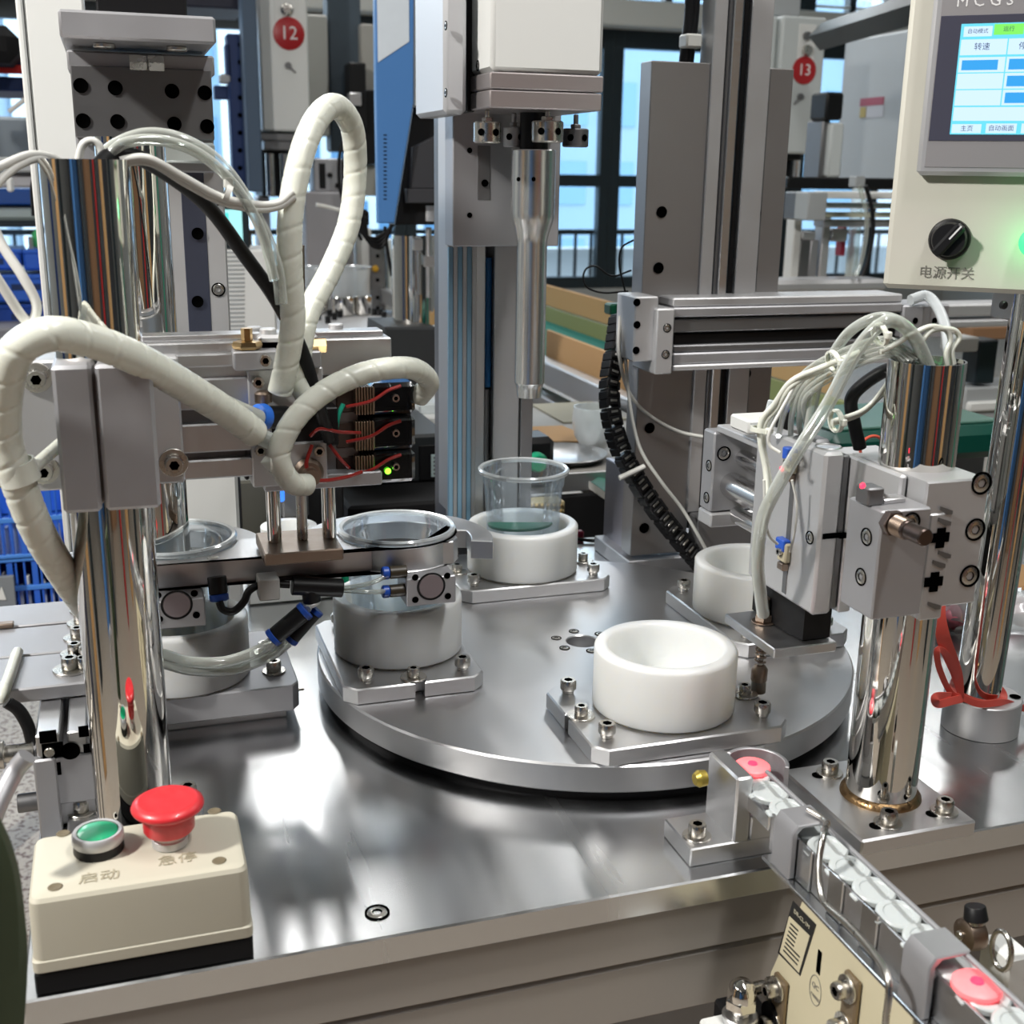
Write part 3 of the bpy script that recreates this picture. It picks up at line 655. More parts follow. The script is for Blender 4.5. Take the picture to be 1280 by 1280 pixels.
q = PY(284, 242, -.158); m = M(); m.lathe([(.0045, -.0018), (.0062, -.0018), (.0062, .0018), (.0045, .0018)], q, Vector((1, 0, -.45)).to_track_quat('Z', 'Y').to_matrix(), 18); m.box(q.x - .002, q.x + .004, q.y - .003, q.y + .003, q.z + .003, q.z + .010, .001); solo('cable_tie', m, WHITEC, 'white cable tie round the two sagging white cables', 'cable tie')
# ================================================================== right side of the machine
RP = tk(.132, -.275); RR = .0249
t = thing('right_pillar', 'chrome pipe pillar welded to a bolted foot plate at the front right', 'pillar', (*RP, TZ))
zt = ZV(*RP, 450)
m = M(); m.lathe([(RR, TZ + .011), (RR, zt), (RR - .0015, zt), (RR - .0015, zt - .10), (0, zt - .10)], (*RP, 0), n=72); part('pipe', m, CHROME, t)
m = M(); m.lathe([(RR + .004, TZ + .0118), (RR + .0035, TZ + .014), (RR + .001, TZ + .0165), (RR - .001, TZ + .017)], (*RP, 0), n=60)
part('weld_bead', m, mat('weld_gold', (.25, .16, .08), .35, 1, .12, 220, bump=.6), t, 'straw and brown tinted weld bead')
zf = TZ + .012
A_ = PZ(1000, 978, zf); B_ = PZ(1075, 1053, zf); C_ = PZ(1220, 1025, zf)
fx0, fx1, fy0, fy1 = (A_.x + B_.x) / 2, C_.x, (B_.y + C_.y) / 2, RP[1] + (RP[1] - (B_.y + C_.y) / 2)
m = M(); m.box(fx0, fx1, fy0, fy1, TZ, zf, .0015); part('foot_plate', m, ALU, t)
for px, py in ((1037, 967), (1110, 1030), (1180, 1015)):
    q = PZ(px, py, zf); inst('cap_screw', SCB, t, q)
    m = M(); m.prism([(q.x - .004 + .0045 * math.cos(a) - (.006 if math.cos(a) < 0 else 0), q.y + .0045 * math.sin(a)) for a in np.linspace(0, 2 * PI, 20, endpoint=False)], zf + .0001, zf + .0004, b=0); part('slot', m, HOLE, t)
# ---- bracket block on the pillar
YB = -.336
t = thing('pillar_bracket', 'light grey bracket block with three ringed screws clamped on the right chrome pillar', 'bracket', (RP[0], RP[1], .2))
a = PY(1238, 597, YB); b = PY(1190, 757, YB); d = PY(1211, 745, YB)
bt = a.z
m = M(); m.prism([(b.x - .03, b.z), (d.x + .006, b.z), (a.x, b.z + .004), (a.x, bt - .003), (a.x - .003, bt), (b.x - .03, bt)], -.085, 0, '-y', (0, YB, 0), .0012); part('block', m, LANOD, t)
for px, py in ((1227, 604), (1219, 662), (1212, 720)): inst('sunk_screw', SUNK, t, PY(px, py, YB - .0002), RX['-y'], scale=.98)
m = M(); m.box(RP[0] - .030, b.x - .0305, RP[1] - .026, RP[1] + .04, bt - .030, bt, .0015); part('collar_block', m, LANOD, t)
# ---- T-slot extrusion (depth direction)
t = thing('slotted_slide', 'aluminium slotted slide body running back from the bracket, black T-slots on its end', 'actuator', (.11, -.25, .2))
a = PY(1163, 650, YB - .001); b = PY(1192, 650, YB - .001); ztp = PY(1180, 641, YB).z; zbt = PY(1180, 772, YB).z
m = M(); m.box(a.x, b.x - .0005, YB - .001, -.14, zbt, ztp, .001); part('body', m, LANOD, t)
m = M(); m.box(a.x - .0012, a.x - .0002, YB + .004, -.15, zbt + .003, ztp - .006, .0004); part('side_strip', m, ALU, t)
m = M(); m.box(a.x + .002, a.x + .006, YB + .002, -.15, ztp, ztp + .003, .0006); part('top_rib', m, ALU, t)
for px, py in ((1176, 672), (1168, 727)):
    q = PY(px, py, YB - .0014); m = M(); s_ = .0032
    m.prism([(-2.4 * s_, -s_), (-s_, -s_), (-s_, -2.2 * s_), (s_, -2.2 * s_), (s_, -s_), (2 * s_, -s_), (2 * s_, s_), (s_, s_), (s_, 2.0 * s_), (-s_, 2.0 * s_), (-s_, s_), (-2.4 * s_, s_)], -.0003, .0003, '-y', q, 0); part('t_slot', m, HOLE, t)
for px, py in ((1181, 650), (1174, 703), (1168, 755), (1183, 636), (1181, 691)):
    q = PY(px, py, YB - .0014); m = M(); m.prism([(-.005, .002), (.005, -.0015), (.005, -.004), (.001, -.004), (-.005, -.0005)], -.0003, .0003, '-y', q, 0); part('core_hole', m, DANOD, t)
# ---- end block with shock absorber
Y2 = YB - .012
t = thing('stop_block', 'grey end block with a threaded bronze shock absorber sticking out', 'block', (.09, Y2, .2))
a = PY(1103, 637, Y2); b = PY(1165, 637, Y2); zb_ = PY(1130, 771, Y2).z; zt_ = PY(1130, 637, Y2).z
m = M(); m.box(a.x, b.x, Y2, Y2 + .036, zb_, zt_, .0012); part('block', m, ANOD, t)
for px, py in ((1083, 671), (1076, 721)):
    q = PX(px, py, a.x - .0002); inst('screw', SUNK, t, q, RX['-x'], scale=.75)
q = PY(1139, 653, Y2 - .0003); inst('screw', SUNK, t, q, RX['-y'], scale=.85)
q = PY(1112, 652, Y2)
m = M(); m.cyl(q, '-y', .0085, .006, 6, .0006); m.cyl(q + Vector((0, -.006, 0)), '-y', .0062, .014, 24); m.cyl(q + Vector((0, -.020, 0)), '-y', .0055, .016, 24)
sh = part('shock_absorber', m, mat('dark_bronze', (.13, .10, .09), .35, 1), t, 'dark bronze shock absorber')
m = M()
for k in range(6): m.lathe([(.0062, 0), (.0068, .0008), (.0062, .0016)], q + Vector((0, -.007 - k * .0018, 0)), '-y', 24)
part('thread', m, BRONZE, sh)
# ---- small limit sensor on top
t = thing('limit_sensor', 'tiny dark limit sensor with a red light on top of the end block', 'sensor', PY(1090, 620, Y2 + .02))
q = PY(1086, 618, Y2 + .02); m = M(); m.box(q.x - .006, q.x + .006, Y2 + .012, Y2 + .026, zt_ + .0, q.z + .006, .001); part('body', m, DANOD, t)
r_ = PY(1113, 628, Y2 + .02); m = M(); m.box(r_.x - .009, r_.x + .007, Y2 + .014, Y2 + .024, zt_, zt_ + .003, .0005); m.rod(q + Vector((.004, 0, .002)), r_ + Vector((.002, 0, 0)), .0022, 10); part('clip', m, ALU, t)
m = M(); m.lathe([(.002, 0), (.0015, .001), (0, .0016)], PY(1078, 607, Y2 + .012), '-y', 12); part('lamp', m, REDL, t, 'glowing red light')
# ---- vertical slide cylinder
Y3 = -.262
t = thing('vertical_slide', 'tall grey twin-bore air slide with a sensor rail on its left face', 'actuator', (.09, Y3, .13))
a = PY(1026, 640, Y3); b = PY(1049, 640, Y3); zt_ = PY(1026, 567, Y3).z; zb_ = PY(1008, 771, Y3).z
y_ = Y3
while prj((a.x, y_, (zt_ + zb_) / 2))[0] > 941: y_ += .002
YE = y_
m = M(); m.box(a.x, b.x + .001, Y3, YE, zb_, zt_, .0022); body = part('body', m, LANOD, t)
for k, yy in enumerate((Y3 + .017, Y3 + .045)):
    m = M(); m.lathe([(.0098, .0002), (.0090, .0008), (.0082, .0002), (.0078, .0001), (0, .0001)], (a.x + .0125, yy, zt_), 'z', 32); part('bore_plug', m, ALU if k == 0 else DANOD, t)
x0 = PX(980, 600, a.x); 
def onL(px, py, o=0): return PX(px, py, a.x - o)
q0 = onL(990, 587, .002); q1 = onL(980, 695, .002)
m = M(); m.box(a.x - .0006, a.x + .001, (q0.y + q1.y) / 2 - .0028, (q0.y + q1.y) / 2 + .0028, zb_ + .004, q0.z, .0003); part('sensor_groove', m, DANOD, t)
gy = (q0.y + q1.y) / 2
for px, py, lb in ((993, 580, 'upper'), (980, 690, 'lower')):
    q = onL(px, py, .002); m = M(); m.box(a.x - .005, a.x, gy - .006, gy + .006, q.z - .007, q.z + .008, .0012); s1 = part('sensor_clip', m, mat('clip_beige', (.50, .45, .32), .45), t)
    m = M(); m.box(a.x - .0055, a.x - .0002, gy - .004, gy + .004, q.z - .013, q.z - .0075, .0006); part('sensor_body', m, BRONZE, s1)
    inst('screw', SCS, s1, (a.x - .0045, gy, q.z + .001), RX['-x'], scale=.7)
for px, py in ((981, 563), (974, 676)):
    q = onL(px, py, .002); m = M(); m.box(a.x - .006, a.x, gy - .004, gy + .008, q.z - .005, q.z + .004, .0008); part('cable_clip', m, COLLET, t, 'blue cable clip')
m = M(); m.lathe([(.002, 0), (.0015, .001), (0, .0016)], onL(977, 586, .0004), '-x', 12); part('lamp', m, REDL, t, 'glowing red light')
q = PX(1012, 672, a.x - .0004); inst('screw', SUNK, t, q, RX['-x'], scale=.62)
q = PY(1038, 670, Y3 - .0004); m = M(); m.box(q.x - .006, q.x + .007, Y3 - .0006, Y3 + .0002, q.z - .002, q.z + .002, .0002); part('slot', m, HOLE, t)
c0 = PY(1052, 600, Y3); c1 = PY(1061, 600, Y3); c2 = PY(1063, 600, Y3); c3 = PY(1079, 600, Y3)
m = M(); m.box(c0.x + .0012, c1.x + .001, Y3 + .002, YE - .02, zb_ + .003, zt_ - .003, .001); part('slide_rail', m, DANOD, t)
m = M(); m.box(c2.x, c3.x, Y3, YE - .01, zb_ - .0, zt_ - .008, .0012); part('slide_table', m, LANOD, t)
m = M(); q = PY(1072, 668, Y3); m.box(b.x + .002, c2.x + .002, Y3 - .0005, Y3 + .001, q.z - .002, q.z + .002, .0003); part('stop_slot', m, HOLE, t)
m = M(); m.box(b.x - .004, c2.x + .002, Y3 + .03, Y3 + .05, zt_ - .03, zt_ + .002, .002); part('rear_bridge', m, DANOD, t)
m = M(); m.box(c3.x, RP[0] - .0, -.22, -.18, .17, zt_ - .03, .002); part('carrier', m, DANOD, t, 'dark carrier joining slide and bracket')
# ---- suction plate
zp = .111
A_ = PZ(910, 770, zp); B_ = PZ(972, 814, zp); C_ = PZ(1043, 800, zp)
t = thing('suction_plate', 'flat aluminium plate under the tall air slide carrying the vacuum nozzle', 'plate', (A_.x, B_.y, zp))
sx0 = (A_.x + B_.x) / 2; sx1 = C_.x; sy0 = (B_.y + C_.y) / 2; sy1 = A_.y + .006
m = M(); m.box(sx0, sx1, sy0, sy1, zp - .008, zp, .0008); part('plate', m, ALU, t)
q = PZ(1003, 802, zp); 
m = M(); m.prism([(q.x, q.y), (sx1 - .002, q.y), (sx1 - .002, sy1), (q.x - .004, sy1), (q.x - .004, q.y + .02)], zp + .0002, zb_ - .0, b=.001); part('adapter', m, BLACK, t, 'black adapter block'); AX_ = q
# nozzle
q = PZ(954, 778, zp)
t = thing('vacuum_nozzle', 'spring-loaded brass vacuum nozzle with a white tip above the disc', 'nozzle', q)
m = M(); m.cyl(q + Vector((0, 0, .0003)), 'z', .0095, .0012, 28); m.cyl(q + Vector((0, 0, .0015)), 'z', .0072, .006, 6, .0006); m.cyl(q + Vector((0, 0, .0075)), 'z', .0050, .004, 24); m.cyl(q + Vector((0, 0, .0115)), 'z', .0042, .010, 24); part('hex_body', m, BRONZE, t)
zz = zp - .008
m = M(); m.cyl(q + Vector((0, 0, -.046)), 'z', .0026, .038, 16); part('stem', m, SCREW, t)
m = M(); P_ = [q + Vector((.0040 * math.cos(a), .0040 * math.sin(a), -.009 - .0042 * a / (2 * PI))) for a in np.linspace(0, 2 * PI * 6, 110)]
m.tube(P_, .0008, 6, 0); part('spring', m, BRONZE, t)
m = M(); m.lathe([(.0, 0), (.0062, 0), (.0066, .001), (.0066, .010), (.0045, .013), (.003, .014), (0, .014)], q + Vector((0, 0, -.050)), 'z', 28); part('ferrule', m, BRONZE, t, 'bronze ferrule')
m = M(); m.lathe([(0, 0), (.0060, 0), (.0062, .001), (.0060, .010), (0, .010)], q + Vector((0, 0, -.060)), 'z', 28); part('tip', m, mat('tip_silicone', (.72, .68, .58), .4, sub=.2), t, 'white silicone tip')
# ---- horizontal guide slide behind
Y5 = -.085
t = thing('guide_slide', 'horizontal guide slide with three steel rods behind the tall air slide', 'actuator', (.08, Y5, .17))
a = PY(893, 548, Y5); b = PY(968, 655, Y5); zt5 = PY(893, 541, Y5).z; zb5 = PY(893, 640, Y5).z
y_ = Y5
while prj((a.x, y_, (zt5 + zb5) / 2))[0] > 877: y_ += .001
m = M(); m.box(a.x, b.x + .02, Y5, y_, zb5, zt5, .0015); part('end_plate', m, ANOD, t)
m = M(); m.box(a.x - .0005, b.x + .02, Y5 - .003, y_ + .001, zb5 - .013, zb5 - .0006, .0015); part('lower_lip', m, LANOD, t)
for px, py in ((886, 582), (883, 622)): inst('screw', SUNK, t, PX(px, py, a.x - .0003), RX['-x'], scale=.62)
inst('screw', SUNK, t, PY(905, 567, Y5 - .0003), RX['-y'], scale=.8)
for px, py, r_ in ((928, 572, .0068), (914, 606, .0108), (920, 643, .0072)):
    q = PY(px, py, Y5); m = M(); m.rod(q, (q.x, -.185, q.z), r_, 28); part('guide_rod', m, mat('rod_steel', (.72, .71, .70), .2, 1), t)
q = PY(897, 537, Y5); m = M(); m.box(q.x, q.x + .012, -.19, Y5 + .002, q.z - .002, q.z + .004, .001); m.box(q.x + .012, q.x + .035, -.19, Y5, q.z - .004, q.z + .002, .001); part('top_bar', m, LANOD, t)
m = M(); m.box(a.x + .050, a.x + .10, -.20, -.165, zb5 + .002, zt5 + .002, .002); part('bearing_block', m, LANOD, t)
q = PY(945, 530, -.15); m = M(); m.box(q.x - .012, q.x + .02, -.16, -.13, q.z - .006, q.z + .005, .0015); part('connector', m, WHITE, t)
q = PY(965, 528, -.17); 
th = thing('air_fitting', 'black and grey push-in fitting with a blue ring on top of the guide slide', 'fitting', q)
m = M(); m.box(q.x, q.x + .013, -.178, -.160, q.z - .008, q.z + .010, .0015); part('body', m, BLACK, th)
m = M(); m.rod(q + Vector((-.004, 0, -.012)), q + Vector((.002, 0, .016)), .006, 16); part('sleeve', m, CLEARH, th)
m = M(); m.rod(q + Vector((.002, -.002, .012)), q + Vector((.010, -.004, .010)), .0045, 14); part('collet', m, COLLET, th)
# ---- tubes and cables on the right
YT = RP[1]
def tb(label, pts, r, mt, name='clear_tube', group=None, n=12): return tubes(label, PYs(pts), r, mt, name, 'tube' if 'tube' in name else 'cable', group, n, 10)
tb('big clear tube arching out of the right pillar and down to the vacuum nozzle', [(1165, 470, YT), (1145, 425, YT), (1120, 402, YT), (1098, 408, YT), (1070, 440, -.285), (1035, 505, -.28), (1000, 560, -.278), (970, 612, -.272), (953, 650, -.262), (947, 700, -.25), (951, 745, -.235), (954, 768, -.228)], .0046, TUBEC)
tb('clear tube arch from the right pillar top passing highest over the cylinder', [(1160, 465, YT + .01), (1148, 425, YT + .01), (1120, 400, YT + .01), (1092, 398, YT + .015), (1062, 415, -.26), (1040, 445, -.25), (1022, 480, -.24), (1010, 540, -.23)], .0036, TUBEC)
for k in range(5):
    o = k * 5
    tb(['first', 'second', 'third', 'fourth', 'fifth'][k] + ' from the top of five thin clear tubes bundled between pillar and guide slide', [(1150 - o, 450 + o * .2, YT), (1110, 424 + o, YT + .01), (1060, 436 + o * 1.3, -.26), (1010, 462 + o * 1.6, -.24), (975 + o * 1.6, 505 + o, -.22), (958 + o * 3, 540 + o, -.20)], .0021, TUBEC)
tb('white cable from the bundle hanging left over the guide slide', [(1075, 440, -.27), (1030, 458, -.26), (990, 476, -.25), (968, 505, -.24), (952, 525, -.235), (950, 550, -.235), (957, 590, -.24), (958, 640, -.25), (950, 700, -.25), (952, 745, -.232)], .0020, HOSE, 'white_cable')
tb('second white cable hanging left, just inside the first', [(1030, 462, -.255), (990, 482, -.25), (972, 510, -.24), (956, 530, -.235), (955, 560, -.235), (962, 600, -.24), (960, 640, -.25)], .0018, HOSE, 'white_cable')
tb('thin grey lead curling into the upper blue clip', [(1000, 470, -.25), (975, 515, -.25), (962, 540, -.25), (962, 556, -.25), (975, 566, -.255)], .0012, WHITEC, 'grey_lead')
tb('thin grey lead curling into the lower blue clip', [(955, 600, -.255), (957, 650, -.255), (962, 670, -.25), (972, 680, -.25)], .0010, WHITEC, 'grey_lead')
tb('thin grey lead hanging between the two sensor clips', [(990, 600, -.25), (996, 630, -.25), (994, 660, -.25), (988, 690, -.245)], .0009, WHITEC, 'grey_lead')
tb('white cable curving from the tie back to the right pillar, upper of two', [(1040, 527, -.27), (1080, 512, -.27), (1105, 485, -.275), (1125, 450, -.28), (1150, 440, YT)], .0016, HOSE, 'white_cable')
tb('white cable curving from the tie back to the right pillar, lower of two', [(1040, 530, -.268), (1075, 518, -.268), (1098, 498, -.27), (1119, 478, -.275)], .0016, HOSE, 'white_cable')
tb('thick black cable bent behind the clear tubes down to the slide', [(1140, 460, YT + .02), (1110, 462, -.25), (1080, 480, -.24), (1064, 500, -.235), (1068, 530, -.23), (1075, 560, -.23)], .0048, BLACK, 'black_cable')
tb('white cables looping over the right rim of the pillar top', [(1150, 430, YT), (1165, 413, YT), (1190, 412, YT), (1199, 422, YT), (1190, 438, YT), (1192, 455, YT)], .0019, HOSE, 'white_cable')
tb('white cable standing up inside the pillar top', [(1184, 462, YT), (1183, 440, YT), (1188, 425, YT), (1182, 412, YT), (1165, 410, YT)], .0019, HOSE, 'white_cable')
tb('thin white cable bridging from pillar rim to the tube bundle', [(1190, 415, YT), (1165, 408, YT), (1140, 418, YT), (1120, 430, YT), (1100, 440, YT)], .0018, HOSE, 'white_cable')
for px, py, yy, lb, dr in ((1042, 452, -.262, 'white cable tie round the five thin tubes', (1, 0, .35)), (1045, 526, -.272, 'white cable tie where clear tube and white cables cross', (1, 0, .1)), (952, 537, -.236, 'white cable tie above the guide slide top bar', (.1, 0, 1)), (1100, 418, YT, 'white cable tie near the crown of the clear tubes', (1, 0, .3))):
    q = PY(px, py, yy); m = M(); R_ = Vector(dr).to_track_quat('Z', 'Y').to_matrix(); m.lathe([(.0065, -.0016), (.0080, -.0016), (.0080, .0016), (.0065, .0016)], q, R_, 20); m.box(q.x - .002, q.x + .002, q.y - .011, q.y - .007, q.z - .002, q.z + .003, .0008)
    solo('cable_tie', m, HOSE, lb, 'cable tie')
m = M(); m.tube([Vector((PY(1090, 560, -.21) + Vector((.010 * math.cos(a), 0, .009 * math.sin(a))))) for a in np.linspace(0, 5, 14)], .0012, 8, 3); solo('red_wire', m, mat('orange_wire', (.6, .1, .06), .4), 'orange-red wire loop behind the black cable', 'wire')
# ---- support post
PP_ = tk(.297, -.181); pr_ = .0182
t = thing('screen_post', 'chrome post in a grey collar carrying the control screen', 'post', (*PP_, TZ))
m = M(); m.rod((PP_[0] - .0065, PP_[1], TZ + .02), (PP_[0] + .006, PP_[1], .56), pr_, 64); part('pipe', m, CHROME, t)
m = M(); m.lathe([(.017, TZ + .030), (.0300, TZ + .030), (.0308, TZ + .0292), (.0308, TZ + .0005), (.0300, TZ)], (*PP_, 0), n=56); part('collar', m, LANOD, t, 'grey clamp collar')
for a in (200, 330, 60):
    a = math.radians(a); inst('set_screw', HOLEM, t, (PP_[0] + .025 * math.cos(a), PP_[1] + .025 * math.sin(a), TZ + .0303))
RIB = mat('red_ribbon', (.85, .12, .09), .4, 0, sub=.2, subr=.004)
t = thing('red_ribbon', 'red plastic ribbon knotted round the foot of the chrome screen post', 'ribbon', (PP_[0], PP_[1], TZ + .03))
m = M(); cc = Vector((PP_[0] - .0055, PP_[1], TZ + .034))
def rib(pts, wd, th=.0006, m=None, sm=6):
    m = m or M(); P_ = smoothpath(pts, sm); L = len(P_); vs = []
    for i, p in enumerate(P_):
        d = (P_[min(i + 1, L - 1)] - P_[max(i - 1, 0)]).normalized(); s_ = d.cross(Vector((-.6, -.8, .2))).normalized(); nn = d.cross(s_)
        ww = wd(i / (L - 1)) if callable(wd) else wd
        vs += [p + s_ * ww + nn * th, p - s_ * ww + nn * th, p - s_ * ww - nn * th, p + s_ * ww - nn * th]
    return m.add(vs, [(i * 4 + k, i * 4 + (k + 1) % 4, i * 4 + 4 + (k + 1) % 4, i * 4 + 4 + k) for i in range(L - 1) for k in range(4)] + [(3, 2, 1, 0), tuple((L - 1) * 4 + k for k in range(4))])
m = rib([cc + Vector(((pr_ + .0012) * math.cos(a), (pr_ + .0012) * math.sin(a), .004 * math.sin(a))) for a in np.linspace(0, 2 * PI, 24)], .0035); part('wrap', m, RIB, t)
yy = PP_[1] - .022
m = rib(PYs([(1202, 872, yy), (1195, 840, yy), (1180, 800, yy), (1176, 770, yy + .004), (1181, 740, yy + .01)]), lambda u: .002 + .0035 * math.sin(PI * min(u * 1.1, 1))); part('tail', m, RIB, t)
m = rib(PYs([(1203, 872, yy), (1188, 865, yy), (1174, 835, yy), (1172, 812, yy), (1185, 820, yy), (1198, 850, yy)]), .0024); part('tail', m, RIB, t)
m = rib(PYs([(1203, 873, yy), (1190, 876, yy - .004), (1172, 880, yy - .008), (1170, 871, yy - .008), (1188, 870, yy - .002)]), .0032); part('bow', m, RIB, t)
m = rib(PYs([(1203, 872, yy), (1225, 880, yy - .004), (1255, 878, yy), (1275, 884, yy + .006), (1300, 890, yy + .01)]), .0028); part('tail', m, RIB, t)
# ---- screen unit
u = RC @ np.array((3757, 370, -1500.)); u[2] = 0; u = _n(u); nrm = np.array((u[1], -u[0], 0)); 
if nrm.dot(CAM - np.array((*PP_, 0))) < 0: nrm = -nrm
u = Vector(u); nv = Vector(nrm); up_ = Vector((0, 0, 1))
P0 = Vector((*PP_, 0)) + nv * .052
def H(px, py, o=0): return PP(px, py, P0 + nv * o, nrm)
t = thing('control_screen', 'ivory control box with a lit touch screen and a black rotary switch, top right', 'control panel', H(1190, 361))
O = H(1103, 360); TL = H(1141, 0); W_ = .245; zlo = O.z; zhi = TL.z + .05
T4 = Matrix((( u.x, up_.x, nv.x, O.x), (u.y, up_.y, nv.y, O.y), (u.z, up_.z, nv.z, 0), (0, 0, 0, 1)))
def L(px, py, o=0):
    q = H(px, py, o) - Vector((O.x, O.y, 0)); return q.dot(u), q.z
m = M(); m.box(0, W_, zlo, zhi, -.085, 0, .0035, T=T4); box_ = part('housing', m, HMIC, t)
bx0 = (L(1143, 215)[0] + L(1172, 0)[0]) / 2; bz0 = L(1146, 219)[1]
m = M(); m.box(bx0, W_ - .02, bz0, zhi - .01, .0002, .010, .004, T=T4); bez = part('bezel', m, mat('bezel_silver', (.52, .52, .53), .35, .5), t, 'silver grey screen bezel')
ix0 = (L(1160, 176)[0] + L(1177, 20)[0]) / 2; iz0 = L(1161, 209, .01)[1]
m = M(); m.box(ix0, W_ - .028, iz0, zhi - .014, .0095, .0106, .0004, T=T4); part('bezel_face', m, mat('bezel_grey', (.33, .32, .33), .4, .4), bez)
gz0 = L(1161, 176, .011)[1]; gz1 = L(1178, 20, .011)[1]
m = M(); m.box(ix0 + .0008, W_ - .03, gz0, gz1, .0104, .0110, .0003, T=T4); part('glass_border', m, mat('screen_border', (.06, .06, .085), .25), bez)
sx_ = (L(1187, 168, .0112)[0] + L(1202, 30, .0112)[0]) / 2; sz0 = L(1187, 168, .0112)[1]; sz1 = L(1201, 30, .0112)[1]
SW = W_ - .05 - sx_; SH = sz1 - sz0
def lit(name, c, s=1.0): return emi(name, c, s)
def scr(x0, x1, y0, y1, mt, o, name='screen_field', par=None):
    m = M(); m.box(sx_ + x0, sx_ + x1, sz0 + y0 * SH, sz0 + y1 * SH, .0110, .0110 + o, 0, T=T4); return part(name, m, mt, par or scn)
m = M(); m.box(sx_, sx_ + SW, sz0, sz1, .0108, .0112, 0, T=T4); scn = part('lit_screen', m, lit('screen_cyan', (.14, .72, .92), .95), t, 'glowing light blue touch screen')
SP = lit('screen_pale', (.60, .80, 1), 1.0); SB = lit('screen_blue', (.03, .38, .88), .9); SG = lit('screen_green', (.22, .86, .12), .95)
LN = lit('screen_line', (.10, .25, .40), .5)
c1 = .0315; c2 = .0325; full = SW - .001
scr(.002, .0205, .885, .975, SP, .0004); scr(.0215, .0405, .895, .99, SG, .0004)
for (y0, y1) in ((.72, .86), (.565, .70), (.415, .555), (.265, .405)):
    scr(.001, c1 - .0005, y0, y1, SP, .0003); scr(c1 + .0003, full, y0, y1, SP, .0003)
scr(.001, full, .125, .25, SP, .0003)
scr(.003, .0265, .585, .675, SB, .0005)
for y0 in (.585, .435, .285): scr(c1 + .002, c1 + .030, y0, y0 + .095, SB, .0005)
scr(.001, .0205, .012, .095, SP, .0004); scr(.0235, .0435, .012, .100, SP, .0004); scr(.0465, .068, .012, .1, SP, .0004)
DK = lit('screen_ink', (.03, .06, .25), .4)
def stx(s, x, yy, size): 
    p = Vector((O.x, O.y, 0)) + u * (sx_ + x) + up_ * (sz0 + yy * SH) + nv * .0118
    text_m(s, size, DK, p, u, up_, 'lettering', scn, .00005)
stx('自动画面', .0335, .055, .0042); stx('主页', .011, .052, .0042); stx('转速', .015, .79, .0052); stx('停', .041, .79, .0052); stx('自动模式', .0112, .93, .0034); stx('运行', .031, .943, .0036)
p = Vector((O.x, O.y, 0)) + u * (L(1231, 3, .0112)[0]) + up_ * L(1231, 1, .0112)[1] + nv * .0108
text_m('M C G S', .0105, mat('print_white', (.75, .75, .76), .4), p, u, up_, 'lettering', bez, .0001)
# knob
kp = H(1187, 299); kx, kz = L(1187, 299)
Tk = T4 @ Matrix.Translation((kx, kz, 0))
m = M(); m.lathe([(0, 0), (.0145, 0), (.0148, .001), (.0140, .0035), (.0125, .004), (.0118, .012), (.0112, .013), (0, .013)], n=48, T=Tk); kb = part('rotary_switch', m, BLACK, t, 'black rotary switch with a white pointer line')
Tr = Tk @ Matrix.Rotation(math.radians(-38), 4, 'Z')
m = M(); m.box(-.0040, .0040, -.0135, .0135, .0105, .0178, .0018, T=Tr); part('grip', m, BLACK, kb)
m = M(); m.box(-.0006, .0006, .001, .0128, .0176, .0181, 0, T=Tr); part('pointer', m, mat('print_white', (.75, .75, .76), .4), kb)
qx = L(1183, 342); text_m('电源开关', .0098, mat('print_grey', (.22, .21, .19), .6), Vector((O.x, O.y, 0)) + u * qx[0] + up_ * qx[1] + nv * .0004, u, up_, 'lettering', t, .0001)
gx, gz = L(1292, 303); m = M(); m.lathe([(0, 0), (.010, 0), (.010, .006), (.007, .009), (0, .010)], n=32, T=T4 @ Matrix.Translation((gx, gz, 0))); part('lamp', m, emi('green_lamp', (.05, 1, .2), 2), t, 'green indicator lamp')
GLP = Vector((O.x, O.y, gz)) + u * gx + nv * .022
gl = bpy.data.lights.new('green_lamp_light', 'POINT'); gl.energy = .018; gl.color = (.1, 1, .3); gl.shadow_soft_size = .01
go = bpy.data.objects.new('green_lamp_light', gl); COL.objects.link(go); go.location = GLP
q = PY(1262, 385, PP_[1] - .03); m = M(); m.box(PP_[0] - .016, PP_[0] + .04, PP_[1] - .028, PP_[1] + .03, q.z - .014, zlo - .0005, .0015); br = part('post_clamp', m, LANOD, t, 'grey clamp joining box and post')
q = PY(1252, 381, PP_[1] - .029); m = M(); m.cyl(q, '-y', .003, .004, 16); part('screw', m, BLACK, br)
# ---- track stop bracket
t = thing('track_bracket', 'L-shaped milled aluminium bracket bolted to the table at the end of the cap feeder', 'bracket', PZ(900, 1075, TZ))
A_ = PZ(835, 1050, TZ); B_ = PZ(860, 1084, TZ); C_ = PZ(987, 1064, TZ)
x0 = (A_.x + B_.x) / 2; y0 = (B_.y + C_.y) / 2; x1 = C_.x + .004; y1 = A_.y + .006
zf = ZV(x0, y0, 1062)
m = M(); m.box(x0, x1, y0, y1, TZ, zf, .001); part('foot', m, ALU, t)
q = PY(917, 1045, y0); zu = ZV(q.x, y0, 974)
m = M(); m.box(q.x - .0, q.x + .0125, y0 + .0002, y1, zf - .002, zu, .0015); part('upright', m, ALU, t)
m = M(); m.box(q.x + .0127, x1 + .002, y0 + .0004, y1, zf - .002, .041, .0012); part('web', m, ALU, t)
inst('cap_screw', SCB, t, PZ(871, 1046, zf))
q = PY(883, 972, y1 - .01); m = M(); m.lathe([(.002, 0), (.0055, .001), (.006, .006), (.004, .009), (0, .009)], q, '-x', 16); part('adjusting_screw', m, mat('yellow_chrome', (.5, .38, .08), .35, .8), t)
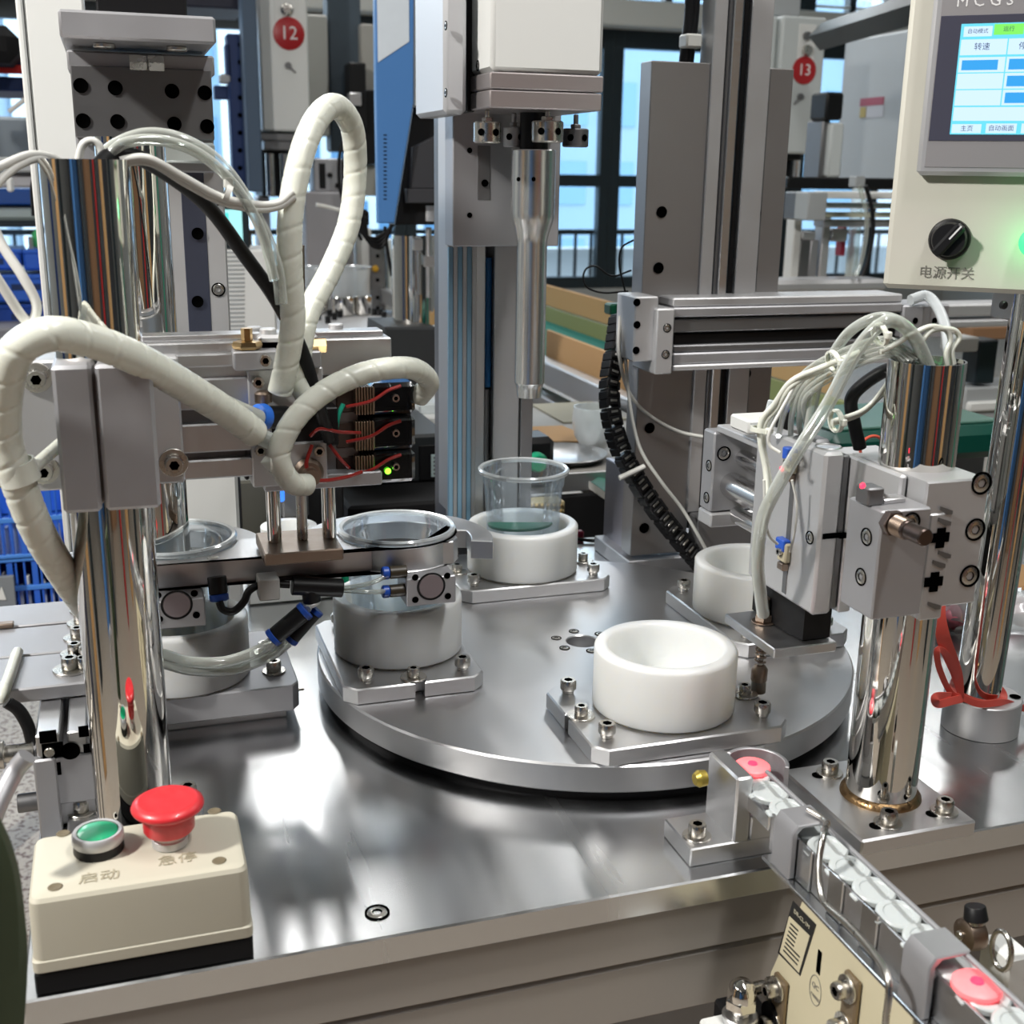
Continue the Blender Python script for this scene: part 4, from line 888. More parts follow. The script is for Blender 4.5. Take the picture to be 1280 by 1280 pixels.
# guard behind the first cap
q = PZ(945, 958, .060); m = M(); m.prism([(q.x + .0225 * math.cos(a), q.y + .0225 * math.sin(a)) for a in np.linspace(-.7, 2.2, 16)] + [(q.x + .0195 * math.cos(a), q.y + .0195 * math.sin(a)) for a in np.linspace(2.2, -.7, 16)], .030, .064, b=.0006)
part('guard', m, ANOD, t)
# ---- cap feeder track (runs toward the operator)
FX = .0065; FZ = .0605
ys0 = -.268; ys1 = -.66; BZ = .0335
def fpt(dx, y, z=FZ): return Vector((FX + dx, y, z))
t = thing('feeder_track', 'vibrating feeder track of steel rails bringing white caps to the disc, lower right corner', 'feeder', (FX, -.45, FZ))
m = M(); m.box(-.0138, FX + .018, ys1, PZ(955, 1068, BZ).y, BZ - .003, BZ, .0006); part('base_rail', m, STEEL, t)
m = M(); m.box(FX - .0125, FX - .0105, ys1, -.350, BZ + .0002, FZ - .001, .0004); part('left_rail', m, ALU, t)
m = M(); m.box(FX - .014, FX - .008, -.350, -.300, .046, FZ - .003, .001); m.box(FX - .008, FX + .012, ys1, -.300, .050, FZ - .006, .0006); part('guide_floor', m, STEEL, t)
m = M(); m.box(FX + .011, FX + .0125, ys1, -.345, BZ + .0002, FZ - .002, .0004); part('right_rail', m, ALU, t)
m = M(); m.rod(fpt(.0045, -.312, FZ + .007), fpt(.0045, ys1, FZ + .007), .0016, 12); part('hold_down_rod', m, ANOD, t)
def bridge(y):
    m = M(); o = [(-.019, BZ + .0002 - FZ), (-.019, .004), (-.015, .0100), (.006, .0100), (.006, .0075), (-.011, .0075), (-.0145, .004), (-.0145, BZ + .0002 - FZ)]
    m.prism(o, -.011, .011, '-y', (FX, y, FZ), .0008); return part('bridge', m, ANOD, t)
yb1 = PZ(985, 1022, FZ + .010).y; yb2 = PZ(1140, 1185, FZ + .010).y
bridge(yb1); bridge(yb2)
for px, py in ((1002, 1085), (1166, 1235)):
    q = PZ(px, py, BZ + .0005); inst('cap_screw', SCB, t, q, scale=.9)
for k in range(3):
    y = -.39 - k * .034; m = M(); m.box(FX - .0145, FX - .0128, y - .011, y + .004, BZ + .0005, FZ + .0015, .0005); part('saddle', m, STEEL, t)
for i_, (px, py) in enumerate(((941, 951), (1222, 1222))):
    q = PZ(px, py, FZ + .006); m = M(); m.lathe([(0, 0), (.0118, 0), (.0124, .0008), (.0122, .0030), (.0110, .0040), (0, .0046)], (q.x, q.y, FZ - .0006), 'z', 36); part('painted_lit_cap', m, mat('cap_painted_glow', (.8, .3, .3), .4, emit=(1, .05, .08), estr=.9 if i_ == 0 else 1.4, sub=.3), t, 'cap with the red sensor light put in as its own glow')  # red light falling on the cap is put into its colour and emission
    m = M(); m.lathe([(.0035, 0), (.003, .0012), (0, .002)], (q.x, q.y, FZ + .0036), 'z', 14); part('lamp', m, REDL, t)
CAPM = mat('cap_plastic', (.58, .62, .62), .35, 0, sub=.3, subr=.005)
def capm():
    m = M(); m.lathe([(0, 0), (.0116, 0), (.0124, .0008), (.0124, .0036), (.0114, .0046), (.0085, .0046), (.0080, .0040), (.003, .0040), (0, .0042)], n=48)
    m.box(-.0150, -.010, -.0035, .0035, .0008, .0034, .0008); return m.mesh('white_closure', [CAPM])
ORD = ['first', 'second', 'third', 'fourth', 'fifth', 'sixth', 'seventh', 'eighth', 'ninth', 'tenth', 'eleventh', 'twelfth', 'thirteenth', 'fourteenth', 'fifteenth', 'sixteenth']
cm = capm(); CS = .0238; k = 0; y = -.300
while y > -.64:
    o = bpy.data.objects.new('white_closure', cm); COL.objects.link(o); o.location = (FX + .001 + random.uniform(-.0006, .0006), y, FZ - .0050); o.rotation_euler = (math.radians(4.5), 0, random.uniform(-.12, .12)); ORG[o.name] = o.location.copy()
    props(o, 'small white round closure lying in the feeder track, %s in line from the disc' % ORD[k], 'closure', 'white closures queued in the feeder track'); y -= CS; k += 1
# bent wire
tubes('bent steel wire hooked over the feeder track and running down its side', [PZ(1010, 1012, .074), PZ(1033, 1027, .073), PX(1030, 1040, FX - .016), PX(1024, 1075, FX - .024), PX(1025, 1110, FX - .028), PX(1032, 1130, FX - .030), PX(1060, 1155, FX - .031), PX(1095, 1195, FX - .033), PX(1111, 1228, FX - .036), PX(1108, 1270, FX - .038), PX(1105, 1300, FX - .038)], .0020, SCREW, 'steel_wire', 'wire', n=12, sm=8)
# ---- vibrator body
XV = -.0118
t = thing('vibrator_unit', 'cream vibrator housing with a black data label and QC PASSED stamp under the feeder track', 'vibrator', (XV, -.5, -.05))
def V(px, py): q = PX(px, py, XV); return (q.y, min(q.z, .0300))
cor = [V(1004, 1121), V(1060, 1167), V(1170, 1300), V(1150, 1420), V(1000, 1400), V(955, 1262), V(964, 1215)]
m = M(); vs = [(XV, y, z) for y, z in cor] + [(XV + .05, y, z) for y, z in cor]; n_ = len(cor)
m.add(vs, [tuple(range(n_)), tuple(range(n_, 2 * n_))[::-1]] + [(k, n_ + k, n_ + (k + 1) % n_, (k + 1) % n_) for k in range(n_)])
VC = mat('vibrator_cream', (.66, .60, .42), .5, 0, .06, 30)
hb = part('housing', m, VC, t, ang=20)
def onV(px, py, o=.0004): return PX(px, py, XV - o)
def vq(pts, o, mt, name, par, label=None):
    m = M(); a = [onV(px, py, o) for px, py in pts]; m.add(a + [Vector((p.x + o * .9, p.y, p.z)) for p in a], [(0, 1, 2, 3), (0, 4, 5, 1), (1, 5, 6, 2), (2, 6, 7, 3), (3, 7, 4, 0)]); return part(name, m, mt, par, label)
lab = vq([(991, 1126), (1020, 1156), (1000, 1220), (972, 1191)], .0004, mat('label_black', (.02, .02, .02), .5), 'data_label', t, 'black data label with a cream field')
vq([(986.5, 1145), (1012, 1170), (998.5, 1216), (974.5, 1190)], .0006, VC, 'label_field', lab)
for k in range(8):
    t0 = .12 + k * .105; w0 = .50 if k < 5 else .85
    a0 = (986.5 + (974.5 - 986.5) * t0, 1145 + (1190 - 1145) * t0); a1 = (1012 + (998.5 - 1012) * t0, 1170 + (1216 - 1170) * t0)
    P1 = (a0[0] + (a1[0] - a0[0]) * .12, a0[1] + (a1[1] - a0[1]) * .12); P2 = (a0[0] + (a1[0] - a0[0]) * w0, a0[1] + (a1[1] - a0[1]) * w0)
    vq([P1, P2, (P2[0] - .4, P2[1] + 1.8), (P1[0] - .4, P1[1] + 1.8)], .0008, mat('label_black', (.02, .02, .02), .5), 'text_line', lab)
c_ = onV(1002, 1149, .0007); uy_ = Vector((0, -1, -.02)); text_m('DR-CL-1M', .0040, mat('label_cream', (.6, .56, .42), .5), c_, (0, -1, 0), (0, 0, 1), 'lettering', lab, .0001)
m = M()
for k in range(12):
    pass
q = onV(1023, 1203, .0005); m.box(XV - .0005, XV + .001, q.y - .0022, q.y + .0022, q.z - .008, q.z + .008, .0008); part('slot', m, HOLE, t)
q = onV(1019, 1238, .0003); m = M(); e_ = [Vector((XV - .0003, q.y + .0062 * math.cos(a), q.z + .0100 * math.sin(a))) for a in np.linspace(0, 2 * PI, 33)]
m.tube(e_, .00022, 5, 0, cap=False); part('stamp_ring', m, mat('print_grey', (.22, .21, .19), .6), t)
text_m('QC', .0048, mat('print_grey', (.22, .21, .19), .6), onV(1019, 1233, .0004), (0, -1, 0), (0, 0, 1), 'lettering', t, .0001)
text_m('PASSED', .0030, mat('print_grey', (.22, .21, .19), .6), onV(1019, 1247, .0004), (0, -1, 0), (0, 0, 1), 'lettering', t, .0001)
for px, py in ((977, 1240), (1066, 1240)):
    q = onV(px, py, .0004)
    m = M(); m.box(XV - .004, XV, q.y - .008, q.y + .006, q.z - .06, q.z + .012, .002); s1 = part('spring_strap', m, mat('strap_bronze', (.30, .23, .15), .45, .7), t, 'bronze leaf spring strap')
    inst('cap_screw', SCB, s1, (XV - .004, q.y, q.z + .003), RX['-x'], scale=.85); inst('cap_screw', SCB, s1, (XV - .004, q.y, q.z - .022), RX['-x'], scale=.85)
# ---- feeder stand with dome nut
q = PZ(925, 1270, -.06)
t = thing('dome_nut_stud', 'chrome dome nut on a stud through a white plate at the bottom edge', 'nut', q)
m = M(); m.cyl(q + Vector((0, 0, -.02)), 'z', .0115, .022, 32); part('spacer', m, ALU, t)
m = M(); m.cyl(q + Vector((0, 0, .002)), 'z', .0058, .006, 24); part('stud', m, SCREW, t)
m = M(); m.cyl(q + Vector((0, 0, .007)), 'z', .0105, .0075, 6, .001); m.lathe([(.0090, .0140), (.0092, .0180), (.0080, .0225), (.005, .0255), (0, .0268)], q, 'z', 32); part('dome_nut', m, CHROME, t)
m = M(); m.box(q.x - .024, q.x + .002, q.y - .03, q.y + .010, q.z - .010, q.z - .003, .003); part('plate', m, WHITE, t, 'white plastic plate')
m = M(); m.box(q.x + .0, q.x + .03, q.y - .02, q.y + .035, q.z - .030, q.z - .012, .002); part('stand', m, BLACK, t)
m = M(); p_ = q + Vector((.024, .012, .008)); m.rod(p_, p_ + Vector((-.012, 0, 0)), .0042, 16); m.lathe([(0, 0), (.0055, 0), (.0055, .004), (0, .004)], p_ + Vector((.002, 0, 0)), 'x', 6); part('side_bolt', m, SCREW, t)
m = M(); m.rod(p_ + Vector((-.004, -.012, -.012)), p_ + Vector((.010, -.012, -.012)), .0085, 20); part('rubber_foot', m, BLACKM, t)
# ---- clamp lever and white block at the right
t = thing('clamp_lever', 'black clamp lever with an eye bolt on a white block beside the feeder', 'lever', PX(1222, 1165, .085))
xx = .085
q = PX(1222, 1165, xx)
m = M(); m.lathe([(0, 0), (.0100, 0), (.0105, .003), (.0095, .010), (.006, .012), (0, .012)], q, '-x', 24); part('hub', m, BRONZE, t)
m = M(); m.rod(q + Vector((-.010, 0, 0)), q + Vector((-.014, 0, 0)), .003, 12); part('bolt', m, SCREW, t)
m = M(); m.rod(PX(1220, 1150, xx - .004), PX(1219, 1132, xx - .004), .0072, 18, r1=.0062); part('lever', m, BLACK, t, 'black lever grip')
m = M(); m.rod(PX(1220, 1155, xx - .004), PX(1220, 1147, xx - .004), .0052, 16); part('neck', m, SCREW, t)
m = M(); q2 = PX(1262, 1205, xx + .02); m.box(xx + .008, xx + .026, q2.y - .012, q2.y + .014, q2.z - .022, q2.z + .014, .002); m.box(xx + .010, xx + .024, q2.y - .008, q2.y + .010, -.30, q2.z - .0225, .002); part('block', m, WHITE, t, 'white plastic block')
m = M(); q3 = PX(1252, 1188, xx - .006); m.tube([q3 + Vector((0, .008 * math.cos(a), .012 * math.sin(a))) for a in np.linspace(0, 2 * PI, 24)], .0016, 10, 0, cap=False); part('ring', m, SCREW, t)
# ---- left feed table with profiles
t = thing('side_feed_table', 'grey feed table with joined plates and a row of cap screws at the left edge', 'feed table', (-.55, .0, -.05))
zs = .098
ya = PZ(60, 862, zs).y; XR_ = PZ(114, 862, zs).x
def plate(py0, py1, z=zs, xr=None, nm='plate', mt=ANOD):
    y0 = PZ(60, py0, z).y; y1 = PZ(60, py1, z).y; m = M(); m.box(-.90, XR_, min(y0, y1) + .0008, max(y0, y1) - .0008, z - .011, z, .0012); return part(nm, m, mt, t)
plate(858, 817); plate(816, 781); plate(779, 752)
for px, py in ((88, 838), (94, 818), (97, 798), (101, 780), (104, 764)):
    q = PZ(px, py, zs); inst('cap_screw', SCW, t, q, scale=1.15 if py > 830 else 1)
for px, py in ((104, 836), (108, 822)):
    q = PZ(px, py, zs); inst('cap_screw', SCW, t, q)
for px0, px1 in ((45, 75), (84, 108), (123, 140)):
    a = PZ(px0, 915, zs - .013); b = PZ(px1, 915, zs - .013)
    m = M(); m.box(a.x, b.x, -.161, ya + .12, zs - .028, zs - .0115, .001); part('profile_flange', m, ALU, t)
ye = -.161
a = PY(38, 920, ye); b = PY(62, 1050, ye)
m = M(); m.box(a.x - .0, a.x + .0145, ye - .002, ye + .03, TZ + .0, zs - .0285, .0012); part('upright_bar', m, ANOD, t)
a = PY(62, 935, ye); b = PY(122, 1000, ye)
m = M(); m.box(a.x, b.x + .01, ye + .0, ye + .10, b.z, zs - .0285, .0012); pf = part('profile_end', m, ANOD, t)
for px, py, s_ in ((60, 921, .0055), (66, 938, .0068), (65, 962, .0058), (108, 914, .005), (112, 935, .004)):
    q = PY(px, py, ye - .0003); m = M(); m.box(q.x - s_, q.x + s_, ye - .0006, ye + .0004, q.z - s_ * .8, q.z + s_ * .8, .0002); part('cavity', m, HOLE, pf)
q = PY(88, 938, ye); inst('bore', HOLEM, pf, (q.x, ye - .0004, q.z), RX['-y'], scale=1.4)
q = PY(62, 938, ye); m = M(); m.rod((q.x, ye - .004, q.z), (q.x, ye + .01, q.z), .0034, 14); part('bolt', m, SCREW, pf)
a = PY(62, 998, ye + .01); b = PY(125, 1020, ye + .01)
m = M(); m.box(a.x, b.x + .01, ye + .005, ye + .10, b.z, a.z, .0012); part('cross_bar', m, ANOD, t)
m = M(); m.box(a.x, b.x + .01, ye + .012, ye + .09, TZ, a.z + .01, .001); part('inner_box', m, DANOD, t)
q = PY(30, 940, ye + .01); m = M(); m.rod((q.x - .06, ye + .01, q.z), (q.x - .012, ye + .01, q.z), .0095, 24); m.rod((q.x - .014, ye + .01, q.z), (q.x + .006, ye + .01, q.z), .006, 20); part('roller_shaft', m, SCREW, t)
q = PY(34, 1003, ye + .01); m = M(); m.rod((q.x - .006, ye + .01, q.z), (q.x + .010, ye + .01, q.z), .0065, 18); part('pin', m, DANOD, t)
for xx in (-.86,):
    m = M(); m.box(xx, xx + .03, ya + .01, ya + .04, FLOOR, zs - .0115, .002); part('leg', m, DANOD, t)
    m = M(); m.box(xx, xx + .03, ya + .15, ya + .18, FLOOR, zs - .0115, .002); part('leg', m, DANOD, t)
q0 = PZ(18, 823, zs + .001); tubes('short white strap hanging over the edge of the feed table', [PZ(22, 815, zs + .003), PZ(12, 845, zs + .003), PZ(7, 858, zs + .003), PY(4, 868, ya - .004), PY(2, 878, ya - .006)], .0042, HOSE, 'strap', 'strap')
q1 = PZ(0, 783, zs + .001); m = M(); m.box(q1.x - .05, PZ(18, 782, zs).x, q1.y - .004, q1.y + .004, zs, zs + .004, .001); solo('sheet_strip', m, BRONZE, 'small metal strip on the feed table at the left edge', 'strip')
for k in range(2):
    tubes(('outer' if k else 'inner') + ' black cable curving under the feed table edge', [PY(8 + k * 3, 878, ye + .03), PY(22 + k * 3, 888, ye + .03), PY(34 + k * 2, 908, ye + .03), PY(40, 930, ye + .03)], .004, BLACK, 'black_cable', 'cable')
# ---- olive cloth at lower left
m = M(); P_ = [PY(-60, 1010, -.42), PY(-38, 1045, -.42), PY(-24, 1090, -.42), PY(-18, 1150, -.42), PY(-16, 1205, -.42), PY(-22, 1330, -.42)]
m.tube(P_, .022, 14, 6, rf=lambda d, a, u: .016 + .002 * math.sin(a * 3 + d * 20)); solo('olive_sleeve', m, OLIVED, 'olive green cloth-covered bar at the lower left edge', 'cover')
tubes('flat grey strap slanting down at the left edge above the cloth', [PY(34, 945, -.30), PY(18, 965, -.30), PY(0, 1000, -.31), PY(-14, 1035, -.32)], .0055, ANOD, 'grey_strap', 'strap')
# ================================================================== columns behind the disc
def W(px0, py0, px1, py1, Y, dep, b=.0015, m=None, mi=0):
    """box whose front face at depth Y spans the two image corners"""
    p = PY((px0 + px1) / 2, py0, Y); q = PY((px0 + px1) / 2, py1, Y); ym = (py0 + py1) / 2
    a = PY(px0, ym, Y); c = PY(px1, ym, Y); m = m or M(); m.box(a.x, c.x, Y, Y + dep, q.z, p.z, b, mi); return m
def hole(t, px, py, Y, r=1.0, ax='-y'): inst('hole', HOLEM, t, PY(px, py, Y - .0004), RX[ax], scale=r)
# ---- left mounting column
t = thing('mounting_column', 'grey mounting column with an eight-hole plate under a thick cap, behind the left pillar', 'column', PY(240, 500, .12))
YL = .10
m = W(92, 40, 270, 60, .045, .16); p = PY(75, 12, .045); q = PY(270, 60, .045)
m = M(); m.box(PY(74, 38, .045).x, PY(270, 38, .045).x, .045, .20, PY(100, 48, .045).z, PY(100, 12, .045).z, .002); part('cap_block', m, ANOD, t)
m = W(84, 66, 268, 92, YL + .006, .05); part('upper_plate', m, ANOD, t)
m = W(91, 84, 266, 174, YL, .05, .001); hp = part('hole_plate', m, DANOD, t, 'dark grey plate with two rows of four holes')
for px, py in ((101, 107), (144, 110), (215, 114), (256, 116), (104, 151), (147, 152), (218, 155), (259, 158)): hole(hp, px, py, YL, 1.25)
q = PY(185, 79, YL - .012); m = M(); m.rod(q + Vector((-.014, 0, 0)), q + Vector((-.001, 0, 0)), .0065, 6); m.rod(q + Vector((.0, 0, 0)), q + Vector((.012, 0, 0)), .0065, 6); part('jack_bolt', m, SCREW, t)
zc = PY(100, 48, .045).z
for px in (130, 221):
    x = PY(px, 58, .075).x; m = M(); m.cyl((x, .075, zc - .0035), 'z', .008, .0034, 20); part('cap_screw', m, SCREW, t)
m = W(118, -60, 232, 18, .09, .08); part('motor', m, BLACK, t, 'black motor on the cap')
m = W(96, 170, 268, 215, YL + .006, .05); part('lower_plate', m, ANOD, t)
m = W(208, 205, 285, 470, YL + .012, .06); part('rail_plate', m, LANOD, t)
m = W(232, 208, 261, 470, YL + .0115, .004, .0005); rl = part('rail', m, mat('rail_dark', (.10, .11, .16), .35, .7), t, 'dark linear rail'); 
for py in (292, 377): hole(rl, 247, py, YL + .0108, 1.1)
m = W(202, 178, 269, 204, YL - .01, .03, .002); part('stop_plate', m, mat('pale_plate', (.62, .68, .66), .3, .5), t)
for px, py in ((268, 249), (273, 362)): inst('screw', SUNK, t, PY(px, py, YL + .0116), RX['-y'], scale=.75)
m = W(196, 430, 299, 830, YL + .02, .11, .003)
part('pedestal', m, WHITE, t, 'white painted pedestal')
# ---- second chrome pillar
xx = PY(171, 300, .02).x
t = thing('rear_pillar', 'second chrome pipe pillar just behind the left pillar, brighter streaks', 'pillar', (xx, .02, TZ))
m = M(); m.lathe([(.0255, .045), (.0255, PY(171, 172, .02).z), (.024, PY(171, 172, .02).z), (.024, .30)], (xx, .02, 0), n=64); part('pipe', m, CHROME, t)
# ---- white machine column at far left
t = thing('white_column', 'tall white painted column at the upper left behind the pillars', 'column', PY(70, 300, .32))
m = M(); a = PY(38, 100, .32); b = PY(112, 100, .32); m.box(a.x, b.x, .32, .44, -.05, .75, .002); part('front_sheet', m, WHITE, t)
m = M(); m.box(a.x - .007, a.x - .0008, .318, .44, -.05, .75, .002); part('edge_trim', m, WHITE, t)
# ---- welding press
t = thing('welding_press', 'central white ultrasonic welding head with a long steel horn pointing down at the back cup', 'welding machine', (0, .30, TZ))
YF = .105; xl = PY(614, 60, YF).x; xr = PY(755, 60, YF).x; yb_ = YF + .125
zt_ = .75
m = M(); z1 = PY(690, 92, YF).z; z2 = PY(690, 114, YF).z; z3 = PY(690, 137, YF).z
m.box(xl, xr, YF, yb_, z1, zt_, .004); hd = part('head_cover', m, WHITE, t)
q = PX(597, 82, xl - .0003); inst('screw', SUNK, hd, q, RX['-x'], scale=.6)
m = M(); m.box(xl - .001, xr + .0005, YF - .001, yb_ + .002, z2 + .0004, z1 - .0004, .0012); part('adapter_plate', m, mat('plate_warm', (.50, .46, .46), .4, .8), t)
m = M(); m.box(xl - .001, xr - .0005, YF - .0005, yb_ + .002, z3, z2 - .0004, .0012); part('lower_plate', m, mat('plate_warm', (.50, .46, .46), .4, .8), t)
def kn(px, py, yy, r, h, mt=SCREW, name='levelling_collar'):
    q = PY(px, py, yy); m = M(); vs = []; n = 40
    m.lathe([(0, 0), (r - .0012, 0), (r, .0012), (r, h - .0012), (r - .0012, h), (0, h)], q, 'z', 40); m.cyl(q + Vector((0, 0, h)), 'z', r * .42, .004, 6); m.cyl(q + Vector((0, 0, h)), 'z', .0024, max(.004, z3 - q.z - h), 12)
    o = part(name, m, mt, t)
    for a in (-2.3, -1.2): inst('bore', HOLEM, o, q + Vector(((r + .0003) * math.cos(a), (r + .0003) * math.sin(a), h / 2)), Vector((math.cos(a), math.sin(a), 0)).to_track_quat('Z', 'Y').to_matrix().to_euler(), scale=.7)
    return o
kn(609, 179, YF + .035, .0125, .0185); kn(684, 178, YF + .02, .0145, .0185); kn(642, 184, YF + .08, .010, .0185, LANOD); kn(719, 184, YF + .07, .0125, .0170, DANOD)
ax_ = Vector((.003, .172, 0)); 
m = M(); m.cyl((.003, .172, ZV(.003, .172, 188)), 'z', .0135, .05, 36); part('booster', m, BLACK, t)
zA = ZV(.003, .172, 187); zB = ZV(.003, .172, 266); zC = ZV(.003, .172, 305); zD = ZV(.003, .172, 478); zE = ZV(.003, .172, 496)
m = M(); m.lathe([(0, zA), (.0205, zA), (.0212, zA - .0008), (.0212, zB)] + [(.0212 - .0064 * (.5 - .5 * math.cos(PI * k / 8)), zB + (zC - zB) * k / 8) for k in range(1, 9)] + [(.0148, zD)] + [(.0148 - .0028 * (k / 5) ** .5 if k else .0148, zD + (zE - zD) * k / 5) for k in range(6)] + [(0, zE)], (.003, .172, 0), n=56)
part('horn', m, mat('horn_steel', (.86, .87, .86), .27, 1), t, 'long turned steel horn')
for px in (648, 667): q = PY(px, 224, .151); inst('bore', HOLEM, t, q, RX['-y'], scale=.45)
m = W(650, 470, 665, 690, .262, .016, .0008); part('square_bar', m, mat('bar_steel', (.42, .42, .43), .35, .9), t, 'square grey bar below the horn')
m = W(555, -60, 584, 143, .14, .11, .004); part('side_cover', m, mat('cover_silver', (.60, .61, .63), .4, .3), t)
m = W(584, -60, 594, 140, .165, .06, .001); part('gap_strip', m, BLACK, t)
for py in (32, 116): inst('screw', SUNK, t, PX(557, py, PY(555, 80, .14).x - .0003), RX['-x'], scale=.5)
m = W(566, 140, 700, 308, .225, .03, .001); bp = part('back_plate', m, ANOD, t)
m = W(597, 182, 613, 250, .2243, .002, .0004); part('plate_slot', m, DANOD, bp); hole(bp, 606, 229, .224, .8)
for py in (188, 269): hole(bp, 587, py, .2248, .6)
m = W(560, 145, 566.5, 640, .262, .04, .0008); ex = part('extrusion', m, LANOD, t, 'aluminium extrusion with blue film stripes')
for k in range(3):
    x0 = 561 + k * 11.4; m = W(x0, 309, x0 + 5.2, 652, .2570, .005, .0003); part('film_stripe', m, LBLUE, ex, 'light blue film stripe')
    m = W(x0 + 5.4, 300, x0 + 11.2, 652, .2585, .03, .0006); part('profile_rib', m, LANOD, ex)
m = W(592, 300, 606, 690, .262, .05, .001); part('column_profile', m, ALU, t)
m = W(617, 300, 649, 690, .262, .05, .001); part('column_profile', m, LANOD, t)
m = M(); x = PY(609, 400, .27).x; m.cyl((x, .272, PY(609, 484, .27).z), 'z', .0052, PY(609, 322, .27).z - PY(609, 484, .27).z, 20); part('blue_tube', m, mat('tube_blue', (.01, .16, .45), .35), t, 'deep blue tube in the column slot')
m = M(); m.cyl((x, .274, TZ), 'z', .0045, PY(609, 486, .27).z - TZ, 16); part('slot_rod', m, DANOD, t)
m = M(); m.box(PY(560, 500, .30).x, PY(650, 500, .30).x, .30, .36, TZ, .62, .002); part('column_core', m, DANOD, t)
# ---- right column
YC = PZ(785, 700, TZ + .018).y
t = thing('guide_column', 'tall grey column of drilled plates with a bright guide profile behind the right cup', 'column', PZ(820, 700, TZ))
a = PZ(750, 664, TZ + .018); b = PZ(784, 702, TZ)
m = M(); m.box(PY(784, 695, YC).x, PY(784, 695, YC).x + .42, YC - .006, YC + .10, TZ, TZ + .018, .001); part('base_plate', m, ANOD, t)
def col(px0, px1, py0, py1, Y, dep, mt, name, b=.001, pyr=600): # vertical member: px read at image row pyr
    x0 = PY(px0, pyr, Y).x; x1 = PY(px1, pyr, Y).x; m = M(); m.box(x0, x1, Y, Y + dep, PY((px0 + px1) / 2, py1, Y).z, PY((px0 + px1) / 2, py0, Y).z, b); return part(name, m, mt, t)
fp = col(792, 862, 76, 692, YC, .028, mat('column_plate', (.36, .35, .35), .42, .7, .03, 12), 'front_plate')
for px, py in ((827, 265), (823, 335), (812, 535), (805, 660)): hole(fp, px, py, YC, 1.35)
col(788, 796, 590, 692, YC + .029, .075, mat('plate_violet', (.40, .40, .46), .4, .6), 'side_plate')
col(861, 876, -60, 640, YC - .004, .03, LANOD, 'guide_profile'); col(877, 882, -60, 640, YC - .002, .03, DANOD, 'guide_groove'); col(883, 893, -60, 640, YC - .006, .03, ALU, 'guide_profile')
col(894, 902, -60, 640, YC + .004, .03, BLACK, 'black_gap')
col(903, 928, -60, 692, YC - .002, .03, LANOD, 'pale_plate')
rp = col(928, 955, 84, 692, YC + .012, .03, mat('column_plate', (.36, .35, .35), .42, .7, .03, 12), 'rear_plate')
for px, py in ((945, 267), (940, 337), (933, 467), (925, 528)): hole(rp, px, py, YC + .0118, 1.3)
q = PY(858, 640, YC); m = M(); m.box(q.x, q.x + .10, YC - .03, YC - .006, TZ + .018, PY(858, 690, YC).z + .05, .002); part('foot_block', m, DANOD, t)
for k, (px, r_) in enumerate(((862, .006), (868, .005))):
    tubes(('upper' if not k else 'second') + ' black cable coming down behind the top of the drilled column', [PY(px + 2, -20, YC + .03), PY(px, 20, YC + .03), PY(px - 4, 55, YC + .03), PY(px - 8, 90, YC + .035)], r_, BLACK, 'black_cable', 'cable')
q = PY(868, 52, YC + .015); m = M(); m.box(q.x - .009, q.x + .010, YC + .015, YC + .035, q.z - .006, q.z + .008, .002); solo('cable_tie', m, WHITEC, 'white cable tie round the black cables above the drilled column', 'cable tie')
# ---- horizontal cylinder in front of the column
YH = .205
t = thing('horizontal_cylinder', 'long dark horizontal cylinder with a grey end plate in front of the drilled column', 'cylinder', PY(950, 420, YH))
m = W(793, 371, 822, 452, YH + .004, .05, .0015); part('bracket', m, LANOD, t)
for px, py in ((796, 378), (796, 406), (795, 438)): hole(t, px, py, YH + .004, .9)
m = W(820, 386, 842, 468, YH - .004, .06, .0015); part('end_plate', m, LANOD, t)
for px, py in ((834, 410), (832, 443)): inst('screw', SUNK, t, PY(px, py, YH - .0042), RX['-y'], scale=.6)
def bar(py0, py1, yy, dep, mt, nm, px1=1128):
    a = PY(842, py0, yy); b = PY(px1, (py0 + py1) / 2, yy); z0 = PY(842, py1, yy).z; m = M(); m.box(a.x, b.x, yy, yy + dep, z0, a.z, .0015); part(nm, m, mt, t)
bar(373, 384, YH + .006, .05, LANOD, 'top_rail'); bar(385, 397, YH + .002, .05, ANOD, 'barrel_top'); 
bar(399, 416, YH + .006, .045, DANOD, 'barrel'); bar(417, 431, YH + .012, .04, BLACK, 'barrel_groove'); bar(432, 441, YH + .004, .045, DANOD, 'barrel'); bar(442, 456, YH + .001, .05, ANOD, 'barrel_foot'); bar(457, 464, YH - .002, .05, LANOD, 'bottom_rail')
m = W(1128, 381, 1186, 422, YH, .06, .002); part('far_end_block', m, ANOD, t)
for px in (1144, 1168): hole(t, px, 401, YH, .8)
m = M(); q = PY(850, 425, YH + .05); m.box(q.x, q.x + .14, YH + .055, YC - .007, q.z - .02, q.z + .02, .002); part('carriage', m, DANOD, t)
tubes('wide clear air tube arching from behind the cylinder block down towards the right pillar', [PY(1138, 375, YH), PY(1158, 370, YH), PY(1172, 384, YH - .02), PY(1182, 410, YH - .05), PY(1186, 440, YH - .08)], .006, CLEARH, 'clear_tube', 'tube')
